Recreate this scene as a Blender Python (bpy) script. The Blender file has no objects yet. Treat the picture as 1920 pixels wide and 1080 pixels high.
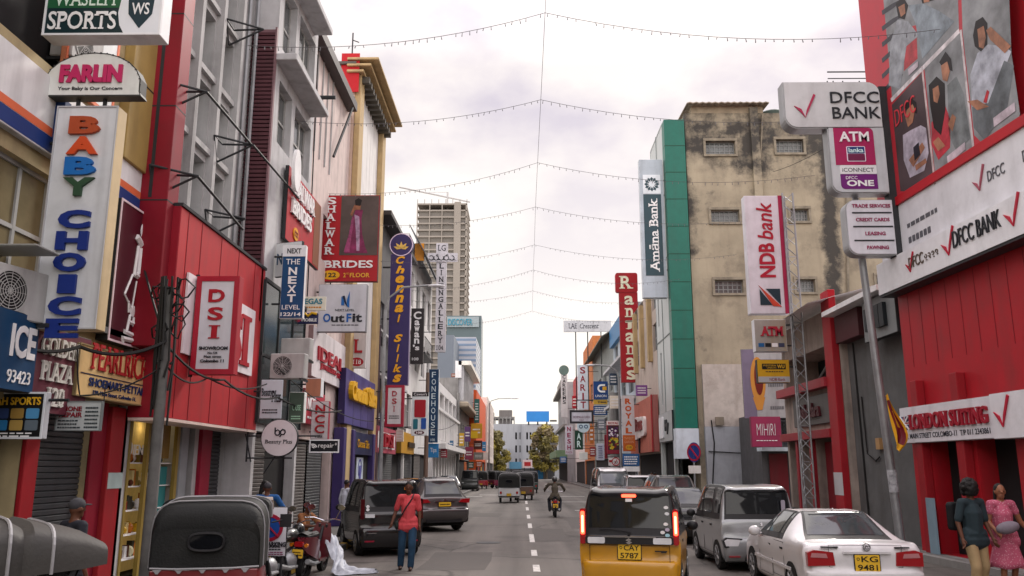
import bpy, bmesh, math, random
from mathutils import Vector, Matrix
random.seed(7)
C = bpy.context.scene.collection
SC = bpy.context.scene
# -- camera
F = 1575.0
PITCH = math.atan((878 - 540) / F)
YAW = math.atan(17 / F * math.cos(PITCH))
cam = bpy.data.objects.new('camera', bpy.data.cameras.new('camera'))
C.objects.link(cam)
cam.location = (0, 0, 2.0)
cam.rotation_euler = (math.pi / 2 + PITCH, 0, YAW)
cam.data.sensor_width = 36
cam.data.lens = F / 1920 * 36
cam.data.clip_start = 0.1
cam.data.clip_end = 6000
SC.camera = cam
RM = cam.rotation_euler.to_matrix()
CP = Vector((0, 0, 2.0))
# -- world, sun, exposure
SUN_EL, SUN_AZ = math.radians(38), math.radians(28)      # azimuth clockwise from +Y (down the street)
w = bpy.data.worlds.new('World'); SC.world = w; w.use_nodes = True
nt = w.node_tree; nt.nodes.clear()
def N(t, kind, **kw):
 n = t.nodes.new(kind)
 for k, v in kw.items(): setattr(n, k, v)
 return n
out = N(nt, 'ShaderNodeOutputWorld'); bg = N(nt, 'ShaderNodeBackground')
sky = N(nt, 'ShaderNodeTexSky', sky_type='NISHITA', sun_disc=False, sun_elevation=SUN_EL, sun_rotation=SUN_AZ)
tc = N(nt, 'ShaderNodeTexCoord'); sep = N(nt, 'ShaderNodeSeparateXYZ')
nt.links.new(tc.outputs['Generated'], sep.inputs[0])
# overcast deck: pinkish white low down, greyer lavender higher, with soft cloud shapes
mp = N(nt, 'ShaderNodeMapping'); mp.inputs['Scale'].default_value = (1.6, 1.6, 2.6); mp.inputs['Location'].default_value = (0.35, 0.0, 0.2)
nt.links.new(tc.outputs['Generated'], mp.inputs[0])
nz = N(nt, 'ShaderNodeTexNoise'); nz.inputs['Scale'].default_value = 1.7; nz.inputs['Detail'].default_value = 7; nz.inputs['Roughness'].default_value = 0.52
nt.links.new(mp.outputs[0], nz.inputs['Vector'])
cr = N(nt, 'ShaderNodeValToRGB')
cr.color_ramp.elements[0].position = 0.43; cr.color_ramp.elements[0].color = (5.9, 5.3, 5.9, 1)
cr.color_ramp.elements[1].position = 0.56; cr.color_ramp.elements[1].color = (8.8, 8.05, 7.6, 1)
nt.links.new(nz.outputs['Fac'], cr.inputs[0])
lo = N(nt, 'ShaderNodeMapRange'); lo.inputs['From Min'].default_value = 0.06; lo.inputs['From Max'].default_value = 0.42
nt.links.new(sep.outputs['Z'], lo.inputs['Value'])
mx = N(nt, 'ShaderNodeMix', data_type='RGBA'); mx.inputs[6].default_value = (9.8, 9.05, 8.1, 1)
nt.links.new(lo.outputs[0], mx.inputs[0]); nt.links.new(cr.outputs[0], mx.inputs[7])
mx2 = N(nt, 'ShaderNodeMix', data_type='RGBA'); mx2.inputs[0].default_value = 0.9
nt.links.new(sky.outputs[0], mx2.inputs[6]); nt.links.new(mx.outputs[2], mx2.inputs[7])
# an overcast deck is brightest overhead
zb = N(nt, 'ShaderNodeMapRange'); zb.inputs['From Min'].default_value = 0.45; zb.inputs['From Max'].default_value = 0.95; zb.inputs['To Min'].default_value = 1.0; zb.inputs['To Max'].default_value = 3.2
nt.links.new(sep.outputs['Z'], zb.inputs['Value'])
mz = N(nt, 'ShaderNodeMix', data_type='RGBA', blend_type='MULTIPLY'); mz.inputs[0].default_value = 1
# extra sky brightness added out of view behind the camera to fill camera-facing fronts
yb = N(nt, 'ShaderNodeMapRange'); yb.inputs['From Min'].default_value = 0.25; yb.inputs['From Max'].default_value = -0.5; yb.inputs['To Min'].default_value = 1.0; yb.inputs['To Max'].default_value = 2.2
nt.links.new(sep.outputs['Y'], yb.inputs['Value'])
my = N(nt, 'ShaderNodeMath', operation='MAXIMUM'); nt.links.new(zb.outputs[0], my.inputs[0]); nt.links.new(yb.outputs[0], my.inputs[1])
nt.links.new(mx2.outputs[2], mz.inputs[6]); nt.links.new(my.outputs[0], mz.inputs[7]); nt.links.new(mz.outputs[2], bg.inputs[0])
bg.inputs[1].default_value = 0.105
nt.links.new(bg.outputs[0], out.inputs[0])
sl = bpy.data.lights.new('sun', 'SUN'); so = bpy.data.objects.new('sun', sl); C.objects.link(so)
sl.energy = 1.9; sl.angle = math.radians(12); sl.color = (1.0, 0.93, 0.84)
so.rotation_euler = (math.radians(90) - SUN_EL, 0, math.pi - SUN_AZ)
so.location = (0, 20, 60)
SC.view_settings.view_transform = 'Standard'; SC.view_settings.look = 'None'
SC.view_settings.exposure = 0.3; SC.view_settings.gamma = 1.0
try: SC.cycles.max_bounces = 6; SC.cycles.use_denoising = True; SC.cycles.sample_clamp_indirect = 4
except Exception: pass
# -- pixel of the photo -> point of the street
def ray(px, py):
 return RM @ Vector(((px - 960) / F, (540 - py) / F, -1))
def W(px, py, Y):
 d = ray(px, py); return CP + d * (Y / d.y)
def LX(px, py, X):
 d = ray(px, py); return CP + d * (X / d.x)
# -- frames
def frame(O, u, v=(0, 0, 1)):
 u = Vector(u).normalized(); v = Vector(v).normalized(); n = u.cross(v)
 m = Matrix.Identity(4)
 for i in range(3):
  m[i][0], m[i][1], m[i][2], m[i][3] = u[i], v[i], n[i], O[i]
 return m
def rz(m, deg, about=0.0):
 """turn a frame about its own upright axis at local x = about"""
 return m @ Matrix.Translation((about, 0, 0)) @ Matrix.Rotation(math.radians(deg), 4, 'Y') @ Matrix.Translation((-about, 0, 0))
def facing(px0, py0, px1, py1, Y):
 """upright rectangle across the street at distance Y: frame at its lower left corner, width, height"""
 mx_, my_ = (px0 + px1) / 2, (py0 + py1) / 2
 x0, x1 = W(px0, my_, Y).x, W(px1, my_, Y).x
 z0, z1 = W(mx_, py1, Y).z, W(mx_, py0, Y).z
 return frame((x0, Y, z0), (1, 0, 0)), x1 - x0, z1 - z0
def along(px0, px1, py0, py1, X, pyr=None):
 """rectangle on the plane x = X; py0/py1 = top/bottom at its px0 end. Left side: u=+Y, right side: u=-Y"""
 a, b = LX(px0, (py0 + py1) / 2, X), LX(px1, (py0 + py1) / 2, X)
 z1, z0 = LX(px0, py0, X).z, LX(px0, py1, X).z
 if X < 0: return frame((X, a.y, z0), (0, 1, 0)), b.y - a.y, z1 - z0
 return frame((X, a.y, z0), (0, -1, 0)), a.y - b.y, z1 - z0
# -- mesh builder
class MB:
 def __init__(s, M=None):
  s.v, s.f, s.M, s.sm = [], [], M.copy() if M else Matrix.Identity(4), False
 def add(s, pts, faces):
  k = len(s.v); M = s.M
  s.v += [M @ Vector(p) for p in pts]; s.f += [tuple(i + k for i in f) for f in faces]; return s
 def box(s, a0, a1, b0, b1, c0, c1):
  return s.add([(a0, b0, c0), (a1, b0, c0), (a1, b1, c0), (a0, b1, c0), (a0, b0, c1), (a1, b0, c1), (a1, b1, c1), (a0, b1, c1)],
                     [(3, 2, 1, 0), (4, 5, 6, 7), (0, 1, 5, 4), (1, 2, 6, 5), (2, 3, 7, 6), (3, 0, 4, 7)])
 def quad(s, a, b, c, d): return s.add([a, b, c, d], [(0, 1, 2, 3)])
 def bar(s, p, q, r, n=6, r2=None, cap=True):
  p, q = Vector(p), Vector(q); d = q - p
  if d.length < 1e-6: return s
  d.normalize(); a = d.orthogonal().normalized(); b = d.cross(a); r2 = r if r2 is None else r2
  P = []
  for c, rr in ((p, r), (q, r2)):
   for i in range(n):
    t = 2 * math.pi * i / n; P.append(c + a * (rr * math.cos(t)) + b * (rr * math.sin(t)))
  Fs = [(i, (i + 1) % n, n + (i + 1) % n, n + i) for i in range(n)]
  if cap: Fs += [tuple(range(n))[::-1], tuple(range(n, 2 * n))]
  return s.add(P, Fs)
 def path(s, pts, r, n=6):
  """one continuous tube through the points"""
  pts = [Vector(p) for p in pts]; rings = []; a = None
  for i, p in enumerate(pts):
   d = (pts[min(i + 1, len(pts) - 1)] - pts[max(i - 1, 0)]).normalized()
   a = d.orthogonal().normalized() if a is None else (a - d * a.dot(d)).normalized()
   b = d.cross(a); rr = r[i] if isinstance(r, (list, tuple)) else r
   rings.append([p + a * (rr * math.cos(2 * math.pi * k / n)) + b * (rr * math.sin(2 * math.pi * k / n)) for k in range(n)])
  return s.loft(rings)
 def loft(s, rings, close=True, cap=True):
  n = len(rings[0]); P = [p for r in rings for p in r]; Fs = []
  for i in range(len(rings) - 1):
   for k in range(n if close else n - 1):
    k2 = (k + 1) % n; Fs.append((i * n + k, i * n + k2, (i + 1) * n + k2, (i + 1) * n + k))
  if cap and close: Fs += [tuple(range(n))[::-1], tuple(range((len(rings) - 1) * n, len(rings) * n))]
  return s.add(P, Fs)
 def prism(s, pts, c0, c1):
  """outline in local xy, thick from c0 to c1 along the normal"""
  n = len(pts); P = [(x, y, c0) for x, y in pts] + [(x, y, c1) for x, y in pts]
  return s.add(P, [tuple(range(n))[::-1], tuple(range(n, 2 * n))] + [(i, (i + 1) % n, n + (i + 1) % n, n + i) for i in range(n)])
 def rbox(s, a0, a1, b0, b1, c0, c1, r, n=4, corners=(1, 1, 1, 1)):
  """box with rounded corners in its own plane (lower left, lower right, upper right, upper left)"""
  P = []
  for (cx, cy, t0, on) in ((a0, b0, 180, corners[0]), (a1, b0, 270, corners[1]), (a1, b1, 0, corners[2]), (a0, b1, 90, corners[3])):
   if not on: P.append((cx, cy)); continue
   ox, oy = cx + (r if cx == a0 else -r), cy + (r if cy == b0 else -r)
   for i in range(n + 1):
    t = math.radians(t0 + 90 * i / n); P.append((ox + r * math.cos(t), oy + r * math.sin(t)))
  return s.prism(P, c0, c1)
 def disc(s, x, y, rx, ry, c0, c1, n=28):
  return s.prism([(x + rx * math.cos(2 * math.pi * i / n), y + ry * math.sin(2 * math.pi * i / n)) for i in range(n)], c0, c1)
 def ring(s, x, y, r1, r0, c0, c1, n=28, t0=0, t1=360):
  k = n if t1 - t0 < 360 else n - 1
  full = t1 - t0 >= 360; Q = []
  for i in range(n + 1 if not full else n):
   t = math.radians(t0 + (t1 - t0) * i / n); ct, st = math.cos(t), math.sin(t)
   Q.append([(x + r0 * ct, y + r0 * st, c0), (x + r1 * ct, y + r1 * st, c0), (x + r1 * ct, y + r1 * st, c1), (x + r0 * ct, y + r0 * st, c1)])
  if full: Q.append(Q[0])
  return s.loft(Q)
 def ell(s, c, rx, ry, rz_, nu=12, nv=8, R=None):
  P, Fs = [], []; c = Vector(c)
  def at(th, ph):
   q = Vector((rx * math.sin(ph) * math.cos(th), ry * math.sin(ph) * math.sin(th), rz_ * math.cos(ph)))
   return c + (R @ q if R else q)
  P.append(at(0, 0))
  for j in range(1, nv):
   for i in range(nu): P.append(at(2 * math.pi * i / nu, math.pi * j / nv))
  P.append(at(0, math.pi)); e = len(P) - 1
  for i in range(nu):
   i2 = (i + 1) % nu; Fs.append((0, 1 + i, 1 + i2)); Fs.append((e, 1 + (nv - 2) * nu + i2, 1 + (nv - 2) * nu + i))
   for j in range(nv - 2): a = 1 + j * nu; Fs.append((a + i, a + nu + i, a + nu + i2, a + i2))
  return s.add(P, Fs)
 def cap(s, p, q, r1, r2, n=10):
  """tapered capsule"""
  p, q = Vector(p), Vector(q); d = q - p; L = d.length
  if L < 1e-6: return s.ell(p, r1, r1, r1)
  d.normalize(); a = d.orthogonal().normalized(); b = d.cross(a); rings = []
  for (c, r, ts) in ((p, r1, (-80, -45, 0)), (q, r2, (0, 45, 80))):
   for t in ts:
    t = math.radians(t); cc = c + d * (r * math.sin(t)); rr = r * math.cos(t)
    rings.append([cc + a * (rr * math.cos(2 * math.pi * i / n)) + b * (rr * math.sin(2 * math.pi * i / n)) for i in range(n)])
  return s.loft(rings)
 def build(s, name, m, parent=None, smooth=False, bevel=0, rel=True):
  me = bpy.data.meshes.new(name)
  off = parent_loc(parent) if (parent and rel) else Vector((0, 0, 0))
  me.from_pydata([tuple(p - off) for p in s.v], [], s.f)
  bm = bmesh.new(); bm.from_mesh(me)
  bmesh.ops.recalc_face_normals(bm, faces=bm.faces)
  if bevel:
   es = [e for e in bm.edges if len(e.link_faces) == 2 and e.calc_face_angle(0) > 0.6]
   bmesh.ops.bevel(bm, geom=es, offset=bevel, segments=1, affect='EDGES', clamp_overlap=True)
  bm.to_mesh(me); bm.free()
  if smooth:
   me.polygons.foreach_set('use_smooth', [True] * len(me.polygons))
   if smooth != 'all':
    try: me.set_sharp_from_angle(angle=math.radians(40))
    except Exception: pass
  me.materials.append(m)
  o = bpy.data.objects.new(name, me); C.objects.link(o)
  if parent: o.parent = parent
  return o
def parent_loc(p):
 l = Vector((0, 0, 0))
 while p: l = l + p.location; p = p.parent
 return l
def tag(o, label=None, cat=None, group=None, kind=None):
 if label: o['label'] = label
 if cat: o['category'] = cat
 if group: o['group'] = group
 if kind: o['kind'] = kind
 return o
def thing(name, label, cat, loc=(0, 0, 0), rot=0, group=None):
 o = bpy.data.objects.new(name, None); C.objects.link(o); o.empty_display_size = 0.2
 o.location = loc; o.rotation_euler = (0, 0, rot); return tag(o, label, cat, group)
def dup(root, loc, rot=None, label=None, group=None):
 def cp(o, par):
  c = o.copy(); C.objects.link(c)
  if par: c.parent = par
  for ch in o.children: cp(ch, c)
  return c
 r = cp(root, None); r.location = loc
 if rot is not None: r.rotation_euler = (0, 0, rot)
 if label: r['label'] = label
 if group: r['group'] = group
 return r
# -- materials
_mats = {}
def mat(name, col, rough=0.6, metal=0.0, var=0.12, scale=3.0, streak=0.0, dirt=(0.05, 0.045, 0.04), stain=0.0, stain_scale=0.8,
  bump=0.0, bump_scale=30, coat=0.0, spec=0.3, emit=0.0, emit_col=None, fine=0.0):
 if name in _mats: return _mats[name]
 m = bpy.data.materials.new(name); m.use_nodes = True; t = m.node_tree; b = t.nodes['Principled BSDF']
 b.inputs['Roughness'].default_value = rough; b.inputs['Metallic'].default_value = metal
 b.inputs['Specular IOR Level'].default_value = spec
 if coat: b.inputs['Coat Weight'].default_value = coat; b.inputs['Coat Roughness'].default_value = 0.06
 tcn = N(t, 'ShaderNodeTexCoord'); geo = N(t, 'ShaderNodeNewGeometry')
 n1 = N(t, 'ShaderNodeTexNoise'); n1.inputs['Scale'].default_value = scale; n1.inputs['Detail'].default_value = 6; n1.inputs['Roughness'].default_value = 0.6
 t.links.new(tcn.outputs['Object'], n1.inputs['Vector'])
 mr = N(t, 'ShaderNodeMapRange'); mr.inputs['From Min'].default_value = 0.3; mr.inputs['From Max'].default_value = 0.7
 mr.inputs['To Min'].default_value = 1 - var; mr.inputs['To Max'].default_value = 1 + var
 t.links.new(n1.outputs['Fac'], mr.inputs['Value'])
 mulc = N(t, 'ShaderNodeMix', data_type='RGBA', blend_type='MULTIPLY'); mulc.inputs[0].default_value = 1
 mulc.inputs[6].default_value = (*col, 1); t.links.new(mr.outputs[0], mulc.inputs[7]); last = mulc.outputs[2]
 def over(fac_socket, amount, colour, last):
  mm = N(t, 'ShaderNodeMath', operation='MULTIPLY'); mm.inputs[1].default_value = amount; mm.use_clamp = True
  t.links.new(fac_socket, mm.inputs[0])
  k = N(t, 'ShaderNodeMix', data_type='RGBA'); t.links.new(mm.outputs[0], k.inputs[0]); t.links.new(last, k.inputs[6]); k.inputs[7].default_value = (*colour, 1)
  return k.outputs[2]
 if streak:
  mpn = N(t, 'ShaderNodeMapping'); mpn.inputs['Scale'].default_value = (1.9, 1.9, 0.22); t.links.new(tcn.outputs['Object'], mpn.inputs[0])
  n2 = N(t, 'ShaderNodeTexNoise'); n2.inputs['Scale'].default_value = 1.6; n2.inputs['Detail'].default_value = 5; t.links.new(mpn.outputs[0], n2.inputs['Vector'])
  r2 = N(t, 'ShaderNodeMapRange'); r2.inputs['From Min'].default_value = 0.5; r2.inputs['From Max'].default_value = 0.78; t.links.new(n2.outputs['Fac'], r2.inputs['Value'])
  last = over(r2.outputs[0], streak, dirt, last)
 if stain:
  n3 = N(t, 'ShaderNodeTexNoise'); n3.inputs['Scale'].default_value = stain_scale; n3.inputs['Detail'].default_value = 9; n3.inputs['Roughness'].default_value = 0.68
  t.links.new(tcn.outputs['Object'], n3.inputs['Vector'])
  r3 = N(t, 'ShaderNodeMapRange'); r3.inputs['From Min'].default_value = 0.5; r3.inputs['From Max'].default_value = 0.66; t.links.new(n3.outputs['Fac'], r3.inputs['Value'])
  last = over(r3.outputs[0], stain, dirt, last)
 if fine:
  n4 = N(t, 'ShaderNodeTexNoise'); n4.inputs['Scale'].default_value = 60; n4.inputs['Detail'].default_value = 3; t.links.new(tcn.outputs['Object'], n4.inputs['Vector'])
  r4 = N(t, 'ShaderNodeMapRange'); r4.inputs['From Min'].default_value = 0.45; r4.inputs['From Max'].default_value = 0.75; t.links.new(n4.outputs['Fac'], r4.inputs['Value'])
  last = over(r4.outputs[0], fine, dirt, last)
 t.links.new(last, b.inputs['Base Color'])
 rr = N(t, 'ShaderNodeMapRange'); rr.inputs['To Min'].default_value = max(0.02, rough * 0.8); rr.inputs['To Max'].default_value = min(1, rough * 1.25)
 t.links.new(n1.outputs['Fac'], rr.inputs['Value']); t.links.new(rr.outputs[0], b.inputs['Roughness'])
 if bump:
  nb = N(t, 'ShaderNodeTexNoise'); nb.inputs['Scale'].default_value = bump_scale; nb.inputs['Detail'].default_value = 4; t.links.new(tcn.outputs['Object'], nb.inputs['Vector'])
  bn = N(t, 'ShaderNodeBump'); bn.inputs['Strength'].default_value = bump; bn.inputs['Distance'].default_value = 0.02; t.links.new(nb.outputs['Fac'], bn.inputs['Height']); t.links.new(bn.outputs[0], b.inputs['Normal'])
 if emit:
  b.inputs['Emission Color'].default_value = (*(emit_col or col), 1); b.inputs['Emission Strength'].default_value = emit
 _mats[name] = m; return m
def srgb(h):
 h = h.lstrip('#'); c = [int(h[i:i + 2], 16) / 255 for i in (0, 2, 4)]
 return tuple(x / 12.92 if x <= 0.04045 else ((x + 0.055) / 1.055) ** 2.4 for x in c)
def bright(h):
 c = srgb(h)   # pale paints and prints are about 0.7 to 0.8 in daylight
 return tuple(min(.8, v * 1.55) for v in c) if min(c) > .27 else c
def P(h, rough=0.5, dirt=0.25, **kw):
 rough = max(rough, 0.45)
 """painted or printed board of one colour, a little weathered"""
 return mat('board ' + h + ' %g %g' % (rough, dirt), bright(h), rough, var=0.09, scale=1.6, streak=dirt, stain=.12, stain_scale=1.4, **kw)
def PL(h, rough=0.45): return mat('lettering ' + h, bright(h), rough, var=0.05)
GLASS = mat('dark window glass', (0.020, 0.026, 0.030), 0.06, var=0.3, scale=0.7, spec=0.6)
GLASS2 = mat('dusty window glass', (0.10, 0.11, 0.11), 0.12, var=0.4, scale=0.9, spec=0.6)
GLASSY = mat('yellowed window glass', (0.19, 0.155, 0.085), 0.18, var=0.3, scale=0.9)
STEEL = mat('painted dark steel', (0.025, 0.027, 0.03), 0.5, var=0.2)
GALV = mat('galvanised steel', (0.27, 0.28, 0.29), 0.45, metal=0.5, var=0.15, stain=0.3)
RUBBER = mat('black rubber', (0.016, 0.016, 0.017), 0.7, var=0.2)
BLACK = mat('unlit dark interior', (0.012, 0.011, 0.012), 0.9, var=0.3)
WHITE = P('#DADADC')
CHROME = mat('chrome', (0.6, 0.6, 0.62), 0.12, metal=1.0, var=0.03)
CABLE = mat('black cable', (0.012, 0.012, 0.012), 0.6)
CONC = mat('bare concrete', (0.23, 0.225, 0.215), 0.85, var=0.2, scale=1.5, streak=0.45, stain=0.25, bump=0.25)
CONC_D = mat('dark cement wall', (0.115, 0.12, 0.12), 0.85, var=0.2, scale=1.2, streak=0.4, stain=0.3, bump=0.25)
# -- lettering
_glyph = {}
def glyphs(s, off, res=3):
 """flat text outline as (verts, faces, boundary edges) in em units, extruded 0..1 in z"""
 k = (s, off)
 if k in _glyph: return _glyph[k]
 c = bpy.data.curves.new('t', 'FONT'); c.body = s; c.offset = off; c.resolution_u = res; c.extrude = 0.5; c.fill_mode = 'FRONT' if False else 'BOTH'
 o = bpy.data.objects.new('t', c); me = bpy.data.meshes.new_from_object(o)
 V = [tuple(v.co) for v in me.vertices]; Fs = [tuple(p.vertices) for p in me.polygons]
 bpy.data.objects.remove(o); bpy.data.meshes.remove(me); bpy.data.curves.remove(c)
 _glyph[k] = (V, Fs); return _glyph[k]
def serifs(V, Fs):
 """little slabs on the ends of the stems"""
 ys = [v[1] for v in V]
 if not ys: return [], []
 top = max(ys); P_, Q = [], []
 seen = set()
 for f in Fs:
  n = len(f)
  for i in range(n):
   a, b = V[f[i]], V[f[(i + 1) % n]]
   if abs(a[1] - b[1]) < 1e-3 and abs(a[2] - b[2]) < 1e-4 and a[2] > 0 and 0.05 < abs(a[0] - b[0]) < 0.26:
    y = a[1]
    key = (round((a[0] + b[0]) / 2, 2), round(y, 2))
    if key in seen: continue
    if abs(y) < 0.03 or y > 0.4:
     seen.add(key)
     x0, x1 = min(a[0], b[0]) - 0.075, max(a[0], b[0]) + 0.075
     y0, y1 = (y, y + 0.06) if abs(y) < 0.03 else (y - 0.06, y)
     k = len(V) + len(P_)
     P_ += [(x0, y0, -0.5), (x1, y0, -0.5), (x1, y1, -0.5), (x0, y1, -0.5), (x0, y0, 0.52), (x1, y0, 0.52), (x1, y1, 0.52), (x0, y1, 0.52)]
     Q += [(k + 4, k + 5, k + 6, k + 7), (k, k + 1, k + 5, k + 4), (k + 1, k + 2, k + 6, k + 5), (k + 2, k + 3, k + 7, k + 6), (k + 3, k, k + 4, k + 7)]
 return P_, Q
def put_text(mb, s, x, y, w_, h_, c0=0.004, d=0.012, off=0.0, serif=False, shear=0.0, keep=False, fit=True):
 V, Fs = glyphs(s, off)
 if not V: return mb
 if serif:
  a, b = serifs(V, Fs); V, Fs = V + a, Fs + b
 if shear: V = [(p[0] + shear * p[1], p[1], p[2]) for p in V]
 x0, x1 = min(p[0] for p in V), max(p[0] for p in V); y0, y1 = min(p[1] for p in V), max(p[1] for p in V)
 sx, sy = w_ / max(1e-6, x1 - x0), h_ / max(1e-6, y1 - y0)
 if keep:
  k = min(sx, sy); x += (w_ - k * (x1 - x0)) / 2; y += (h_ - k * (y1 - y0)) / 2; sx = sy = k
 return mb.add([(x + (p[0] - x0) * sx, y + (p[1] - y0) * sy, c0 + (p[2] + 0.5) * d) for p in V], Fs)
def stack_text(mb, s, x, y, w_, h_, c0=0.004, d=0.012, gap=0.18, **kw):
 """letters one above the other inside the box"""
 n = len(s); ch = h_ / (n + (n - 1) * gap)
 for i, c in enumerate(s):
  if c == ' ': continue
  yy = y + h_ - ch - i * ch * (1 + gap)
  ww = w_ * (0.32 if c in 'Il1i' else 1.0); hh = ch
  put_text(mb, c, x + (w_ - ww) / 2, yy, ww, hh, c0, d, **kw)
 return mb
def lines(mb, x, y, w_, h_, n, c0=0.004, d=0.004, seed=0):
 """rows of print too small to read"""
 r = random.Random(seed); hh = h_ / n
 for i in range(n):
  a = 0.0
  while a < 1:
   l = r.uniform(0.06, 0.16)
   if a + l > 1: break
   mb.box(x + w_ * a, x + w_ * (a + l), y + hh * (i + 0.25), y + hh * (i + 0.7), c0, c0 + d); a += l + 0.03
 return mb
# -- signboards
def board(name, label, cat, fr, w_, h_, t, face, edge=None, border=None, bmat=None, group=None, corner=0, brackets=None, corners=(1, 1, 1, 1)):
 """a signboard: box (case) + printed face + optional raised border. Face front plane is local c = 0"""
 o = thing(name, label, cat, fr @ Vector((w_ / 2, 0, -t / 2)), 0, group)
 k = MB(fr)
 (k.rbox(0, w_, 0, h_, -t, -0.006, corner, corners=corners) if corner else k.box(0, w_, 0, h_, -t, -0.006))
 k.build('case', edge or face, o, bevel=0.008 if not corner else 0)
 k = MB(fr); i = 0.012
 (k.rbox(i, w_ - i, i, h_ - i, -0.01, 0, max(0.01, corner - i), corners=corners) if corner else k.box(i, w_ - i, i, h_ - i, -0.01, 0))
 k.build('face', face, o)
 if border:
  k = MB(fr); b = border
  k.box(0, w_, 0, b, 0.0, 0.014).box(0, w_, h_ - b, h_, 0.0, 0.014).box(0, b, b, h_ - b, 0.0, 0.014).box(w_ - b, w_, b, h_ - b, 0.0, 0.014)
  k.build('border', bmat, o)
 if brackets:
  k = MB()
  for p, q, r in brackets: k.bar(p, q, r)
  k.build('bracket', STEEL, o)
 return o
def text_part(o, fr, m, calls, name='lettering'):
 k = MB(fr)
 for fn, a, kw in calls: fn(k, *a, **kw)
 return k.build(name, m, o)
def T(*a, **kw): return (put_text, a, kw)
def ST(*a, **kw): return (stack_text, a, kw)
def LN(*a, **kw): return (lines, a, kw)
# -- buildings
def wall_holes(mb, w_, h_, holes, rec):
 """flat wall w x h in the frame with real openings; reveals go in by rec"""
 xs = sorted({0, w_} | {v for q in holes for v in q[:2]}); ys = sorted({0, h_} | {v for q in holes for v in q[2:]})
 for i in range(len(xs) - 1):
  for j in range(len(ys) - 1):
   cx, cy = (xs[i] + xs[i + 1]) / 2, (ys[j] + ys[j + 1]) / 2
   if any(q[0] < cx < q[1] and q[2] < cy < q[3] for q in holes): continue
   mb.quad((xs[i], ys[j], 0), (xs[i + 1], ys[j], 0), (xs[i + 1], ys[j + 1], 0), (xs[i], ys[j + 1], 0))
 for a, b, c, d in holes:
  mb.quad((a, c, 0), (b, c, 0), (b, c, -rec), (a, c, -rec)).quad((a, d, -rec), (b, d, -rec), (b, d, 0), (a, d, 0))
  mb.quad((a, c, 0), (a, c, -rec), (a, d, -rec), (a, d, 0)).quad((b, c, -rec), (b, c, 0), (b, d, 0), (b, d, -rec))
 return mb
def window(o, fr, q, rec, nx, ny, fm, gm, bar=0.05, name='window'):
 a, b, c, d = q; k = MB(fr); z0, z1 = -rec - 0.03, -rec + 0.03
 k.box(a, b, c, c + bar, z0, z1).box(a, b, d - bar, d, z0, z1).box(a, a + bar, c + bar, d - bar, z0, z1).box(b - bar, b, c + bar, d - bar, z0, z1)
 for i in range(1, nx): x = a + (b - a) * i / nx; k.box(x - bar / 2, x + bar / 2, c + bar, d - bar, z0, z1 - 0.003)
 for j in range(1, ny): y = c + (d - c) * j / ny; k.box(a + bar, b - bar, y - bar / 2, y + bar / 2, z0, z1 - 0.006)
 f = k.build(name, fm, o)
 MB(fr).box(a + 0.01, b - 0.01, c + 0.01, d - 0.01, -rec - 0.02, -rec - 0.004).build('pane', gm, f)
 return f
def shell(o, x0, x1, y0, y1, z0, z1, m, name='wall', skip=''):
 """the closed sides of a block; skip the faces built by hand (w,e,s,n,t)"""
 k = MB()
 if 'w' not in skip: k.quad((x0, y0, z0), (x0, y1, z0), (x0, y1, z1), (x0, y0, z1))
 if 'e' not in skip: k.quad((x1, y0, z0), (x1, y1, z0), (x1, y1, z1), (x1, y0, z1))
 if 's' not in skip: k.quad((x0, y0, z0), (x1, y0, z0), (x1, y0, z1), (x0, y0, z1))
 if 'n' not in skip: k.quad((x0, y1, z0), (x1, y1, z0), (x1, y1, z1), (x0, y1, z1))
 if 't' not in skip: k.quad((x0, y0, z1), (x1, y0, z1), (x1, y1, z1), (x0, y1, z1))
 return k.build(name, m, o)
def shutter(o, fr, q, rec, m, pitch=0.085):
 a, b, c, d = q; pr = []; y = c; k = MB(fr)
 n = int((d - c) / pitch); pitch = (d - c) / n
 for i in range(n):
  y = c + i * pitch; pr += [(y, -rec), (y + pitch * 0.18, -rec + 0.022), (y + pitch * 0.8, -rec + 0.022)]
 pr.append((d, -rec))
 P_ = [(a, y, z) for y, z in pr] + [(b, y, z) for y, z in pr]; L = len(pr)
 k.add(P_, [(i, L + i, L + i + 1, i + 1) for i in range(L - 1)])
 return k.build('roller_shutter', m, o)
def G(px, py, z=0.0):
 """point of the ground (height z) seen at a pixel"""
 d = ray(px, py); return CP + d * ((z - 2.0) / d.z)
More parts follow.
